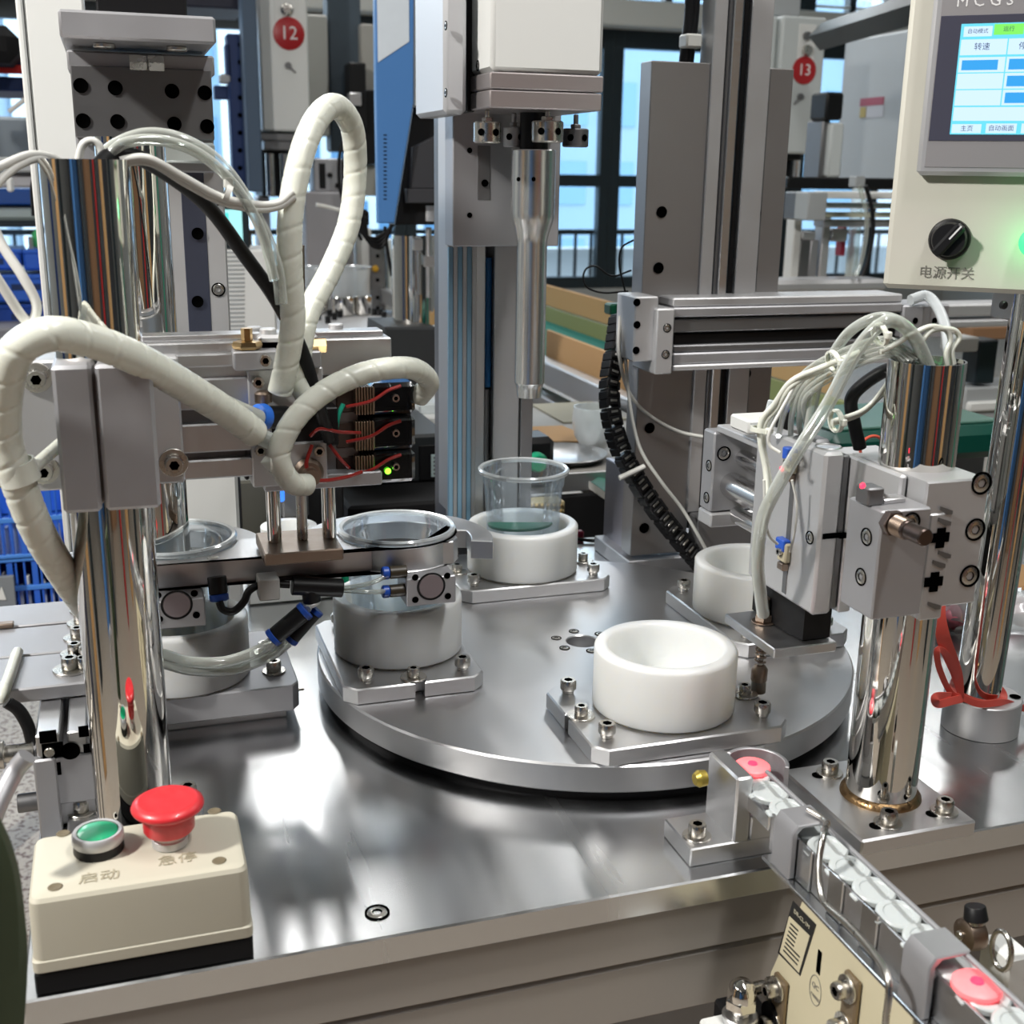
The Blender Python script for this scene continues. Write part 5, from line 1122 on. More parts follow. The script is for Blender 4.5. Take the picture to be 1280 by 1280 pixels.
# ---- drag chain
t = thing('cable_chain', 'black cable chain curving down beside the drilled column', 'cable chain', PY(780, 560, .27))
P_ = smoothpath([PY(*p) for p in ((774, 398, .275), (768, 440, .262), (762, 480, .25), (764, 520, .24), (775, 560, .235), (796, 600, .23), (824, 642, .225), (856, 682, .222), (882, 712, .22))], 12)
d = 0; nx = 0
for i in range(1, len(P_)):
    d += (P_[i] - P_[i - 1]).length
    if d >= nx:
        t_ = (P_[min(i + 2, len(P_) - 1)] - P_[max(i - 3, 0)]).normalized(); s_ = t_.cross(Vector((.3, -1, .1))).normalized(); n_ = s_.cross(t_)
        T = Matrix(((s_.x, -n_.x, t_.x, P_[i].x), (s_.y, -n_.y, t_.y, P_[i].y), (s_.z, -n_.z, t_.z, P_[i].z), (0, 0, 0, 1)))
        m = M(); m.box(-.0085, .0085, -.007, .007, -.0062, .0030, .0015, T=T); m.box(-.0098, -.0068, -.0075, .0075, -.0030, .0062, .0012, T=T); m.box(.0068, .0098, -.0075, .0075, -.0030, .0062, .0012, T=T)
        m.box(-.0045, .0045, -.0078, -.0070, -.003, -.0005, .0003, 1, T=T); part('link', m, [BLACK, SCREW], t); nx += .0105
q = PY(790, 590, .262); m = M(); A_ = PY(774, 598, .215); B_ = PY(806, 583, .215); m.rod(A_, B_, .0032, 10); solo('cable_tie', m, WHITEC, 'white cable tie strapped across the black cable chain', 'cable tie')
tubes('thin white cable curving from the chain across the drilled column', [PY(775, 395, .25), PY(774, 440, .24), PY(782, 480, .235), (PY(796, 505, .235)), PY(820, 525, .235), PY(850, 540, .235), PY(878, 546, .23)], .0021, WHITEC, 'white_cable', 'cable')
tubes('thin white cable following the inside of the cable chain down to the disc', [PY(780, 400, .25), PY(782, 450, .24), PY(788, 510, .225), PY(800, 560, .215), PY(825, 600, .21), PY(852, 635, .21), PY(872, 668, .205), PY(884, 690, .205)], .0019, WHITEC, 'white_cable', 'cable')
m = W(763, 380, 789, 394, .30, .02, .002); solo('green_connector', m, mat('connector_green', (0, .14, .06), .45), 'dark green terminal connector at the top of the cable chain', 'connector')
tubes('thin dark wire looping out to the left above the green connector', [PY(789, 338, .31), PY(765, 345, .31), PY(745, 333, .31), PY(733, 336, .31), PY(729, 348, .31), PY(735, 360, .31), PY(755, 366, .31), PY(785, 364, .31)], .0011, BLACK, 'thin_wire', 'wire')
tubes('thin dark wire rising from the green connector', [PY(786, 382, .30), PY(778, 350, .30), PY(774, 330, .30), PY(777, 310, .30), PY(792, 300, .30)], .0011, BLACK, 'thin_wire', 'wire')
m = M(); q = PZ(728, 683, TZ); m.tube([q + Vector((0, .02, .004)), q + Vector((.02, .008, .003)), q + Vector((.04, .012, .002)), q + Vector((.055, .0, .003))], .0022, 8); solo('black_scrap', m, BLACK, 'short black wire end lying on the table behind the back cup', 'wire')
m = M(); q = PZ(723, 676, TZ); m.box(q.x, q.x + .008, q.y, q.y + .01, TZ, TZ + .012, .002); solo('red_plug', m, mat('plug_red', (.30, .01, .05), .4), 'small dark red plug on the table behind the back cup', 'plug')
# ================================================================== workshop behind
def numdisc(t, cx, cy, r_px, Y, txt, ts=1.15):
    q = PY(cx, cy, Y - .0005); r = abs(PY(cx + r_px, cy, Y).x - q.x)
    m = M(); m.lathe([(0, 0), (r, 0), (r, .002), (r * .97, .003), (0, .003)], q, '-y', 40); o = part('number_disc', m, REDD, t, 'dark red round number disc')
    if txt: text_m(txt, r * ts, mat('print_white2', (.85, .80, .80), .4), q + Vector((0, -.0036, 0)), (1, 0, 0), (0, 0, 1), 'number', o, .0004)
# ---- welder 12
YW = 3.0
t = thing('numbered_welder', 'white welding machine with a dark red number 12 disc, left of the tall hose hoop', 'welding machine', PY(355, 500, YW))
m = W(322, -160, 384, 164, YW, .5, .006); hd = part('head', m, WHITE, t)
m = W(342, -60, 371, 26, YW - .001, .004, .001); part('door_panel', m, WHITE, hd)
q = PY(358, 12, YW - .002); m = M(); m.lathe([(0, 0), (.018, 0), (.018, .008), (.012, .014), (0, .014)], q, '-y', 20); part('knob', m, SCREW, hd)
numdisc(t, 361, 42, 19.5, YW, '12')
q = PY(360, 82, YW); m = M(); m.lathe([(0, 0), (.010, 0), (.010, .006), (0, .006)], q, '-y', 16); m.rod(q + Vector((0, -.004, 0)), q + Vector((.022, -.004, -.02)), .003, 8); part('key_switch', m, DANOD, t)
m = W(325, 166, 378, 176, YW + .02, .3, .003); m = W(330, 170, 376, 188, YW + .03, .3, .003, m); part('collar', m, DANOD, t)
m = W(327, 188, 372, 246, YW + .1, .2, .003); part('lower_body', m, BLACK, t)
m = M(); q = PY(339, 245, YW + .04); m.cyl(q, 'z', .014, .13, 20); q = PY(356, 245, YW + .04); m.cyl(q, 'z', .012, .13, 20); part('guide_rods', m, CHROME, t)
m = W(325, 246, 340, 400, YW + .2, .1, .003); part('rear_post', m, ANOD, t)
# ---- frame and plates beside it
t = thing('press_frame', 'grey press frame with a valve block and light cover plate inside the hose hoop', 'frame', PY(410, 400, YW + .2))
m = W(385, 18, 411, 170, YW + .3, .2, .006); part('light_post', m, mat('post_grey', (.50, .50, .47), .5), t)
m = W(411, -40, 452, 190, YW + .35, .1, .006); part('dark_post', m, mat('post_slate', (.06, .085, .11), .5), t)
m = W(384, 240, 432, 410, YW + .1, .12, .005); part('cover_plate', m, mat('cover_mauve', (.40, .39, .41), .5), t)
m = W(392, 198, 432, 240, YW + .15, .1, .004); vb = part('valve_block', m, ANOD, t)
m = W(399, 204, 407, 236, YW + .148, .01, .001); part('valve_slot', m, BLACK, vb)
for px, py in ((412, 219), (422, 232)): 
    q = PY(px, py, YW + .149); m = M(); m.lathe([(0, 0), (.009, 0), (.008, .006), (0, .006)], q, '-y', 14); part('valve_port', m, BLACK, vb)
m = W(432, 205, 472, 245, YW + .3, .1, .004); part('rear_block', m, mat('post_beige', (.40, .39, .36), .5), t)
m = W(452, 30, 472, 130, YW + .3, .1, .004); part('beige_post', m, mat('post_beige', (.40, .39, .36), .5), t)
m = W(438, 78, 458, 160, YW + .2, .1, .004); m = W(452, 112, 474, 205, YW + .25, .1, .004, m); part('dark_motor', m, BLACK, t)
m = W(437, 116, 452, 132, YW + .18, .05, .002); part('silver_cap', m, ALU, t)
m = W(430, 300, 443, 395, YW + .2, .1, .003); part('thin_post', m, ANOD, t)
m = W(446, 285, 465, 395, YW + .25, .1, .003); part('white_post', m, WHITE, t)
m = W(464, 305, 482, 402, YW + .22, .1, .003); dp = part('drilled_post', m, DANOD, t)
for py in (320, 350, 372, 385): hole(dp, 472, py, YW + .22, 1.5)
q = PY(469, 336, YW + .21); m = M(); m.lathe([(0, 0), (.012, 0), (.009, .01), (0, .012)], q, '-y', 14); part('yellow_knob', m, mat('knob_yellow', (.65, .36, .02), .4), t)
m = W(484, 300, 497, 372, YW + .26, .1, .003); part('white_post', m, WHITE, t)
for k, (o, lb) in enumerate(((0, 'outer black cable loop seen through the hose hoop'), (7, 'middle black cable loop seen through the hose hoop'), (12, 'inner black cable loop seen through the hose hoop'))):
    tubes(lb, [PY(452, 150 + o, YW), PY(432 + o * .6, 172 + o, YW), PY(424 + o * .8, 200, YW), PY(426 + o * .7, 240, YW), PY(440, 275, YW), PY(452, 300, YW)], .006, BLACK, 'black_cable', 'cable')
for k in range(4):
    y0 = 286 + k * 4
    tubes(['first', 'second', 'third', 'fourth'][k] + ' black cable sagging under the blue side panel', [PY(444 + k * 4, 262 + k * 3, 1.5), PY(452 + k * 3, y0 + 4, 1.5), PY(468 + k * 2, y0 + 12, 1.5), PY(482, y0 + 4, 1.5), PY(492 - k, 280, 1.5)], .0036, BLACK, 'black_cable', 'cable')
tubes('black cable hanging straight down beside the chrome column', [PY(481, 283, 1.5), PY(484, 310, 1.5), PY(490, 345, 1.5)], .0036, BLACK, 'black_cable', 'cable')
m = W(440, 262, 462, 284, 1.55, .06, .006); solo('cable_bundle', m, BLACKM, 'dark clump of taped cables behind the right leg of the hoop', 'cables')
tubes('white cable end poking out across the light cover plate', [PY(395, 256, 2.2), PY(410, 259, 2.2), PY(432, 265, 2.2)], .005, WHITEC, 'white_cable', 'cable')
# ---- its turntable
tc = PZ(382, 402, .042)
t = thing('far_turntable', 'smaller looking silver turntable with clear cups in the background behind the actuator', 'turntable', (tc.x, tc.y, -.05))
RTT = .245
m = M(); m.lathe([(0, .016), (RTT - .003, .016), (RTT, .019), (RTT, .039), (RTT - .003, .042), (0, .042)], (tc.x, tc.y, 0), n=80); part('disc', m, LANOD, t)
m = M(); m.lathe([(.19, -.09), (.19, .015)], (tc.x, tc.y, 0), n=60); part('drum', m, CHROME, t)
m = M(); m.box(tc.x - .35, tc.x + .26, tc.y - .30, tc.y + .5, -.13, -.09, .003); part('table', m, STEEL, t); m = M(); m.box(tc.x - .34, tc.x + .25, tc.y - .29, tc.y + .49, FLOOR, -.131, .003); part('cabinet', m, CREAM, t)
for px, py in ((438, 394), (387, 392), (322, 392)):
    q = PZ(px, py, .043)
    m = M(); m.cyl((q.x - .02, q.y, .043), 'z', .032, .055, 24, .003); m.cyl((q.x + .04, q.y + .02, .043), 'z', .028, .055, 24, .003); part('steel_seat', m, CHROME, t)
k = 0
cl = None
for px, py, r_ in ((438, 391, .062), (388, 391, .05), (322, 391, .06)):
    q = PZ(px, py, .043); z0 = .095; h_ = PY(px, 334, q.y).z - z0
    m = M(); m.lathe([(r_ * .86, 0), (r_, h_)], (q.x, q.y, z0), n=36); m.lathe([(r_, h_), (r_ * 1.05, h_ + .002), (r_, h_ - .004)], (q.x, q.y, z0), n=36)
    solo('clear_cup', m, CLEARH, ['right', 'middle', 'left'][k] + ' clear cup upside on the background turntable', 'plastic cup', 'clear cups on the far turntable'); k += 1
for k, (px, py) in enumerate(((398, 400), (410, 404), (418, 400), (425, 397), (468, 394), (476, 394), (312, 398), (317, 388), (412, 396), (480, 398))):
    q = PZ(px, py, .042); m = M(); m.cyl((q.x, q.y, .042), 'z', .008, .02, 12); part('cap_screw', m, BLACK, t)
# ---- blue welder
YB2 = 1.15
t = thing('blue_welder', 'welding press with a tapering blue side panel and a handwritten sheet stuck on it', 'welding machine', PY(515, 560, YB2))
def pl(pts, Y, dep, mt, name, label=None, b=.0015):
    P = [PY(px, py, Y) for px, py in pts]; m = M(); m.prism([(p.x, p.z) for p in P], -dep, 0, '-y', (0, Y, 0), b); return part(name, m, mt, t, label)
bpn = pl([(468, -80), (518, -80), (517, 128), (493, 279), (473, 279), (470, 100)], YB2 - .01, .02, BLUEM, 'side_panel', 'bright blue tapering side panel')
pl([(470, -80), (511, -80), (511.5, 52), (472.5, 78)], YB2 - .0112, .001, mat('paper_sheet', (.62, .68, .74), .6, 0, .08, 60), 'paper_sheet', 'white sheet with faint handwriting', .0002)
for k in range(17):
    py = 168 + k * 5.0; 
    m = W(479.5 - k * .0, py, 483.5, py + 1.6, YB2 - .0108, .002, .0002); part('vent_slot', m, BLACK, t)
m = W(518, -80, 562, 133, YB2 + .0, .22, .008); hd2 = part('head', m, mat('head_grey', (.48, .50, .47), .45), t)
m = W(517, -80, 523, 133, YB2 - .004, .05, .003); part('edge_trim', m, WHITE, t)
numdisc(t, 558, 12, 24.5, YB2, '')
m = W(537, 79, 562, 103, YB2 - .0008, .002, .0002); part('notice', m, mat('notice_frame', (.08, .08, .08), .5), t); m = W(538.5, 80.5, 562, 101.5, YB2 - .0012, .002, .0001); part('notice_face', m, mat('notice_grey', (.36, .37, .35), .5), t)
m = W(537, 30, 562, 56, YB2 - .0006, .002, .0002); part('warning_sticker', m, mat('sticker_beige', (.55, .55, .45), .5), t); pl([(545, 51), (550, 42), (556, 51)], YB2 - .0014, .001, mat('knob_yellow', (.65, .36, .02), .4), 'warning_triangle', None, .0001)
pl([(517, 134), (562, 134), (562, 281), (494, 281), (505, 210)], YB2 + .03, .12, BLACK, 'lower_housing')
pl([(516, 184), (545, 170), (556, 170), (556, 236), (513, 236)], YB2 + .012, .10, mat('cone_grey', (.035, .035, .04), .5), 'motor_cover')
pl([(508, 236), (562, 236), (562, 254), (509, 254)], YB2 + .008, .10, mat('cone_grey', (.035, .035, .04), .5), 'motor_flange')
q = PY(538, 276, YB2 + .06); m = M(); m.cyl(q, 'z', .034, .028, 40, .001); part('steel_ring', m, ALU, t)
q = PY(518, 405, YB2 + .12); m = M(); m.cyl(q, 'z', PY(545, 350, YB2 + .12).x - PY(518, 350, YB2 + .12).x, .165, 40, .001); part('column', m, CHROME, t, 'thick chrome column')
q = PY(536, 372, YB2 + .05); m = M(); m.cyl(q, 'z', .0055, .125, 16); m.box(q.x - .008, q.x + .010, q.y - .006, q.y + .01, q.z + .055, q.z + .075, .001); m.box(q.x - .028, q.x - .012, q.y - .006, q.y + .01, q.z + .085, q.z + .105, .001); part('clamp_rod', m, ALU, t)
pl([(481, 409), (545, 409), (552, 450), (563, 520), (563, 600), (470, 600)], YB2 + .04, .16, mat('cast_black', (.02, .022, .024), .5), 'cast_base', 'black cast base', .004)
# ---- lower centre: control display and boxes
Yd = .62
t = thing('weld_controller', 'dark controller case with keypad labels behind the switch boxes', 'controller', PY(520, 640, Yd))
m = W(430, 545, 562, 606, Yd, .25, .004); part('case', m, mat('case_black', (.018, .022, .024), .5), t)
m = W(524, 556, 562, 600, Yd - .002, .01, .001); kp_ = part('keypad', m, BLACK, t)
for x0, x1 in ((539, 553), (555.5, 562)):
    m = W(x0, 568, x1, 596, Yd - .0035, .003, .0004); lb_ = part('key_label', m, mat('label_pale', (.55, .68, .68), .5), kp_)
    for r_ in range(5): m = W(x0 + 3, 571 + r_ * 5, x1 - 3, 573 + r_ * 5, Yd - .0042, .001, 0); part('print_line', m, DANOD, lb_)
m = W(436, 628, 600, 700, Yd - .10, .20, .004); part('front_case', m, BLACKM, t)
m = W(420, 606, 562, 632, Yd + .02, .2, .002); part('shelf', m, mat('case_black', (.018, .022, .024), .5), t)
t = thing('parts_carton', 'pale box on a wooden strip right of the hose loop', 'box', PY(540, 545, .8))
m = W(519, 521, 565, 540, .8, .2, .003); part('box', m, WHITE, t); m = W(524, 504, 565, 518, .82, .15, .003); part('lid', m, CLEARH, t); m = W(517, 541, 566, 548, .79, .2, .002); part('wood_strip', m, CARDD, t)
m = W(545, 395, 562, 480, 1.6, .2, .01); solo('white_bin', m, WHITE, 'white bin edge between the black cast base and the blue striped column', 'bin')
# things under/around behind the transfer bar
t = thing('rear_box', 'beige machine box behind the three guide rods', 'box', PY(330, 640, .45))
m = W(303, 600, 352, 800, .45, .2, .003); part('body', m, mat('box_olive_grey', (.20, .19, .15), .5), t)
m = W(352, 598, 430, 668, .42, .05, .002); fr = part('dark_front', m, BLACK, t)
m = W(348, 608, 356, 628, .38, .02, .002); part('blue_lamp', m, emi('lamp_blue', (.05, .25, 1), 1.2), t, 'small lit blue lamp'); m = W(352, 606, 386, 648, .40, .02, .003); part('grey_frame', m, DANOD, t)
m = W(296, 596, 306, 830, .40, .03, .001); part('dark_edge', m, BLACK, t)
# green felt bits & spare cups behind gripper
t = thing('spare_cup', 'small white ring standing behind the guide rods', 'cup', PY(360, 680, .30))
q = PY(362, 690, .30); m = M(); m.lathe([(.022, 0), (.030, 0), (.030, .03), (.022, .03), (.022, 0)], (q.x, .30, q.z), n=36); part('ring', m, NYLON, t); m = M(); m.box(q.x - .05, q.x + .07, .26, .36, TZ, q.z, .002); part('pedestal', m, WHITE, t)
q = PY(430, 665, .20); m = M(); m.lathe([(0, TZ - q.z), (.004, TZ - q.z), (.004, 0), (.008, .001), (.010, .006), (.007, .011), (0, .012)], q, 'z', 14); solo('green_peg', m, mat('knob_green', (0, .35, .17), .45), 'small green peg just left of the clear cup in the gripper', 'peg')
# ---- bench to the right of the press
t = thing('rear_bench', 'aluminium framed bench with clutter behind the back cup', 'bench', PY(720, 650, .9))
m = M(); zb_ = PY(720, 588, .62).z; m.box(.04, .475, .62, 1.12, zb_ - .022, zb_, .002); part('bench_top', m, mat('bench_grey', (.30, .29, .27), .55, 0, .05, 20), t)
m = M(); m.box(.04, .475, .615, .6195, zb_ - .030, zb_ - .002, .002); part('front_rail', m, ALUX, t)
m = M(); m.box(.05, .47, .63, .66, zb_ - .30, zb_ - .25, .002); part('lower_rail', m, DANOD, t)
for x in (.06, .43):
    m = M(); m.box(x, x + .04, .64, .68, FLOOR, zb_ - .023, .002); part('leg', m, DANOD, t)
m = M(); q = PZ(705, 522, zb_); m.box(q.x - .02, q.x + .10, q.y - .05, min(q.y + .35, 1.11), zb_ + .0005, zb_ + .003, .0005); solo('cloth_sheet', m, mat('cloth_grey', (.36, .35, .28), .8, 0, .05, 30), 'grey sheet lying on the rear bench', 'sheet')
m = M(); q = PZ(690, 552, zb_); m.prism([(q.x - .09, q.y), (q.x + .07, q.y - .04), (q.x + .05, q.y + .09), (q.x - .09, q.y + .10)], zb_ + .0035, zb_ + .006, b=.0005); solo('card_sheet', m, CARD, 'orange brown card sheet on the rear bench', 'card')
q = PZ(742, 562, zb_); t = thing('glass_bowl', 'small clear glass bowl with a shiny bottom on the rear bench', 'bowl', q)
m = M(); m.lathe([(0, .002), (.020, .002), (.031, .02), (.035, .045), (.033, .065), (.032, .065), (.034, .045), (.030, .021), (.019, .004), (0, .004)], q + Vector((0, 0, .003)), 'z', 40); part('glass', m, CLEARH, t); m = M(); m.lathe([(0, .004), (.018, .004), (.022, .012), (.0, .02)], q + Vector((0, 0, .004)), 'z', 20); part('contents', m, ALU, t)
q = PZ(712, 580, zb_); m = M(); m.lathe([(0, .001), (.055, .001), (.068, .010), (.067, .011), (.054, .003), (0, .003)], q + Vector((.0, .03, .0005)), 'z', 48); solo('metal_dish', m, ALU, 'shallow shiny metal dish at the front of the rear bench', 'dish')
t = thing('tape_dispenser', 'black tape dispenser with a green knob behind the clear cup', 'dispenser', PY(680, 600, .66))
m = W(642, 548, 694, 612, .60, .06, .008); part('body', m, BLACK, t)
q = PY(669, 576, .585); m = M(); m.lathe([(0, 0), (.011, 0), (.014, .004), (.014, .014), (.011, .018), (0, .018)], q, '-y', 24); part('knob', m, mat('knob_green', (0, .35, .17), .45), t, 'bright green knob')
t = thing('green_tray', 'green mat on a white slanted tray under the rear bench', 'tray', PY(755, 635, .60))
P3 = [PY(739, 602, .5), PY(778, 630, .42), PY(778, 602, .60), PY(748, 596, .62)]
m = M(); vs = [p for p in P3] + [p - Vector((0, 0, .004)) for p in P3]; m.add(vs, [(0, 1, 2, 3), (7, 6, 5, 4), (0, 4, 5, 1), (1, 5, 6, 2), (2, 6, 7, 3), (3, 7, 4, 0)]); part('mat', m, GREENB, t)
P3 = [PY(739, 603, .498), PY(764, 630, .44)]; m = M(); a, b = PY(738, 602, .495), PY(766, 622, .43); c_, d_ = PY(764, 630, .43), PY(738, 612, .495)
off = Vector((0, .006, 0)); vs = [a, b, c_, d_, a + off, b + off, c_ + off, d_ + off]; m.add(vs, [(0, 1, 2, 3), (7, 6, 5, 4), (0, 4, 5, 1), (1, 5, 6, 2), (2, 6, 7, 3), (3, 7, 4, 0)]); part('edge', m, WHITE, t)
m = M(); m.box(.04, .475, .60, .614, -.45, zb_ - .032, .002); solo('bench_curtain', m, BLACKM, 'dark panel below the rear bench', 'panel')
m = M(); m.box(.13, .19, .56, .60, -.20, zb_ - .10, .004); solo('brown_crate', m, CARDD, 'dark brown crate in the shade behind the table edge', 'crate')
# pellets strip seen through the clear cup
t = thing('bead_strip', 'small strip of golden beads lying behind the back cup', 'beads', PY(682, 636, .50))
m = W(661, 628, 706, 643, .50, .03, .001); part('backing', m, mat('strip_cream', (.55, .45, .25), .5), t)
for r_ in range(2):
    for k in range(6):
        q = PY(664 + k * 7.2, 631.5 + r_ * 7, .499); m = M(); m.lathe([(0, .003), (.0018, .0024), (.0028, 0)], q, '-y', 10); part('bead', m, mat('bead_gold', (.75, .52, .2), .3), t)
# ---- assembly conveyor running away at the right
t = thing('assembly_conveyor', 'long aluminium conveyor with olive and teal bed running back to the windows', 'conveyor', (1.6, 3, -.1))
zc_ = .06
e1 = PZ(682, 446, zc_); e2 = PZ(775, 503, zc_); xe = (e1.x + e2.x) / 2
m = M(); m.box(xe, xe + .035, .70, 3.2, zc_ - .05, zc_, .003); part('near_rail', m, ALU, t)
m = M(); m.box(xe - .005, xe + .04, .70, 3.2, zc_ - .115, zc_ - .075, .003); part('lower_rail', m, ALU, t)
m = M(); m.box(xe + .04, xe + .40, .72, 3.2, zc_ - .07, zc_ - .05, .003); part('bed', m, mat('belt_teal', (.03, .20, .17), .75, spec=.15), t)
m = M(); m.box(xe + .415, xe + .45, .7, 3.25, zc_ - .07, zc_ - .03, .003); part('far_rail', m, ALU, t)
for y in (.9, 2.9):
    for x in (xe + .0, xe + .415):
        m = M(); m.box(x, x + .045, y, y + .045, FLOOR, zc_ - .116, .002); part('leg', m, ALU, t)
m = M(); m.box(xe + .01, xe + .03, 1.1, 1.35, -.18, -.06, .004); part('drive_box', m, BLACK, t)
for k, (y0, y1, mt, lb) in enumerate(((1.05, 1.62, CARD, 'nearest'), (1.66, 2.3, CARDD, 'second'), (2.34, 3.15, CARD, 'farthest'))):
    m = M(); m.box(xe + .05, xe + .058, y0, y1, zc_ - .048, PX(683, 412, xe + .05).z, .001); solo('cardboard_side', m, mt, lb + ' cardboard side strip standing along the near conveyor rail', 'cardboard', 'cardboard strips on the conveyor')
xq = xe + .40
m = M(); m.box(xq, xq + .01, .9, 3.3, PX(683, 405, xq).z, PX(683, 383, xq).z, .002); solo('olive_partition', m, OLIVE, 'olive green partition standing along the conveyor bed', 'partition')
m = M(); m.box(xq - .0, xq + .008, 1.0, 3.3, PX(683, 382, xq).z, PX(683, 356, xq).z, .002); solo('tall_cardboard', m, CARD, 'tall orange-brown cardboard wall along the conveyor', 'cardboard')
# green rounded trough behind right pillar
t = thing('green_trough', 'dark green rounded trough behind the right pillar', 'trough', PY(1160, 560, .55))
a = PY(1068, 536, .42); b = PY(1262, 528, .42)
m = M(); m.lathe([(0, 0), (.05, 0), (.062, .012), (.064, .05), (.060, .060), (.05, .064), (0, .064)], (0, 0, 0), 'z', 32)
m = M(); m.box(a.x - .03, b.x + .02, .42, .62, PY(1150, 580, .42).z, PY(1150, 538, .42).z, .012); part('body', m, mat('trough_green', (.002, .10, .07), .3), t)
m = M(); m.box(a.x - .02, b.x + .0, .44, .60, PY(1150, 538, .42).z, PY(1150, 538, .42).z + .004, .002); part('liquid_sheet', m, mat('trough_pale', (.14, .30, .24), .25), t)
m = M(); m.box(a.x, b.x, .46, .58, FLOOR, PY(1150, 580, .42).z, .002); part('stand', m, DANOD, t)
# bench things right of screen post: carton and bags
t = thing('open_carton', 'cardboard carton with clear and pink plastic bags behind the screen post', 'carton', PY(1230, 820, .1))
m = M(); ca = PY(1176, 745, .02); m.box(ca.x, ca.x + .16, .02, .20, TZ + .0005, ca.z, .003); part('carton', m, mat('carton_tan', (.30, .17, .07), .8), t)
random.seed(3)
def blob(c, r, mt, name, lb=None):
    m = M(); n = 14; vs = []; 
    for j in range(9):
        for k in range(n):
            th = PI * j / 8; ph = 2 * PI * k / n; q_ = r * (1 + random.uniform(-.22, .22)); vs.append((c.x + q_ * math.sin(th) * math.cos(ph) * 1.3, c.y + q_ * math.sin(th) * math.sin(ph), c.z + q_ * math.cos(th)))
    m.add(vs, [(j * n + k, j * n + (k + 1) % n, (j + 1) * n + (k + 1) % n, (j + 1) * n + k) for j in range(8) for k in range(n)]); return part(name, m, mt, t, lb, ang=80)
blob(PY(1262, 820, -.02), .030, CLEARH, 'clear_bag'); blob(PY(1272, 770, -.01), .026, CLEARH, 'clear_bag'); blob(PY(1190, 765, -.0), .022, CLEARH, 'clear_bag')
blob(PY(1192, 772, -.01), .012, mat('bag_pink', (.80, .22, .30), .4), 'pink_bag'); blob(PY(1262, 755, .01), .016, mat('bag_pink', (.80, .22, .30), .4), 'pink_bag')
m = W(1235, 852, 1330, 858, .015, .01, .001); part('red_tape', m, RIB, t)
# ---- welder 13
Y13 = 2.4
t = thing('numbered_welder', 'white welding machine with a dark red number 13 disc, between column and screen', 'welding machine', PY(1000, 500, Y13))
m = W(973, 20, 1028, 192, Y13, .4, .006); m.box(PY(973, 100, Y13).x - .045, PY(973, 100, Y13).x - .002, Y13 + .02, Y13 + .4, PY(990, 192, Y13).z, PY(990, 20, Y13).z, .006); hd = part('head', m, mat('head_pale', (.58, .62, .62), .45), t)
m = W(998, 30, 1019, 82, Y13 - .002, .004, .001); part('door_panel', m, WHITE, hd)
for py, r_ in ((45, .012), (63, .016)):
    q = PY(1008, py, Y13 - .003); m = M(); m.lathe([(0, 0), (r_, 0), (r_ * .9, .012), (0, .012)], q, '-y', 18); part('knob', m, DANOD if py == 45 else SCREW, hd)
numdisc(t, 1005, 88, 14.5, Y13, '13')
q = PY(1000, 121, Y13); m = M(); m.lathe([(0, 0), (.010, 0), (.009, .008), (0, .008)], q, '-y', 14); m.rod(q + Vector((0, -.004, 0)), q + Vector((-.02, -.004, -.02)), .003, 8); part('key_switch', m, DANOD, t)
m = W(970, 192, 1002, 200, Y13 + .05, .2, .003); m = W(972, 200, 990, 222, Y13 + .1, .2, .003, m); part('lower_body', m, BLACK, t); q = PY(994, 222, Y13 + .08); m = M(); m.cyl(q, 'z', .012, .07, 16); part('rod', m, CHROME, t)
m = W(970, -80, 1004, 20, Y13 + .1, .3, .004); part('upper_housing', m, GREYP, t)
m = W(940, 28, 970, 84, Y13 + .05, .3, .004); part('side_box', m, mat('head_pale', (.58, .62, .62), .45), t)
# ---- grey cabinet: we look along its side face, which runs toward the operator
XC = PY(1050, 120, 2.9).x
t = thing('grey_cabinet', 'grey hanging cabinet with a red and yellow warning label left of the control screen', 'cabinet', (XC, 2.2, .3))
m = M(); m.box(XC, XC + .5, 1.3, 2.9, PX(1060, 228, XC).z, PX(1051, 51, XC).z, .008); part('body', m, GREYP, t)
def sl(px0, py0, px1, py1, mt, nm, o, par):
    a = PX(px0, (py0 + py1) / 2, XC); b = PX(px1, (py0 + py1) / 2, XC); m = M(); m.box(XC - o, XC + .001, a.y, b.y, PX((px0 + px1) / 2, py1, XC).z, PX((px0 + px1) / 2, py0, XC).z, .0003); return part(nm, m, mt, par)
sl(1076, 122, 1105, 132, mat('label_dark_red', (.30, .03, .06), .5), 'label_red', .003, t); lbw = sl(1076, 132, 1105, 147, mat('label_grey', (.42, .42, .45), .5), 'label_white', .002, t); sl(1076, 134, 1083, 147, mat('label_ochre', (.40, .30, .06), .5), 'label_mark', .004, lbw)
t = thing('small_motor_unit', 'black motor on a pale bracket at the left side of the grey cabinet', 'motor', PY(1045, 220, 1.9))
m = W(1033, 115, 1055, 150, 1.9, .08, .006); part('motor', m, BLACK, t); m = W(1037, 153, 1054, 222, 1.9, .08, .006); part('bracket', m, mat('head_pale', (.58, .62, .62), .45), t); m = W(1026, 150, 1036, 225, 1.92, .08, .004); part('rail', m, DANOD, t)
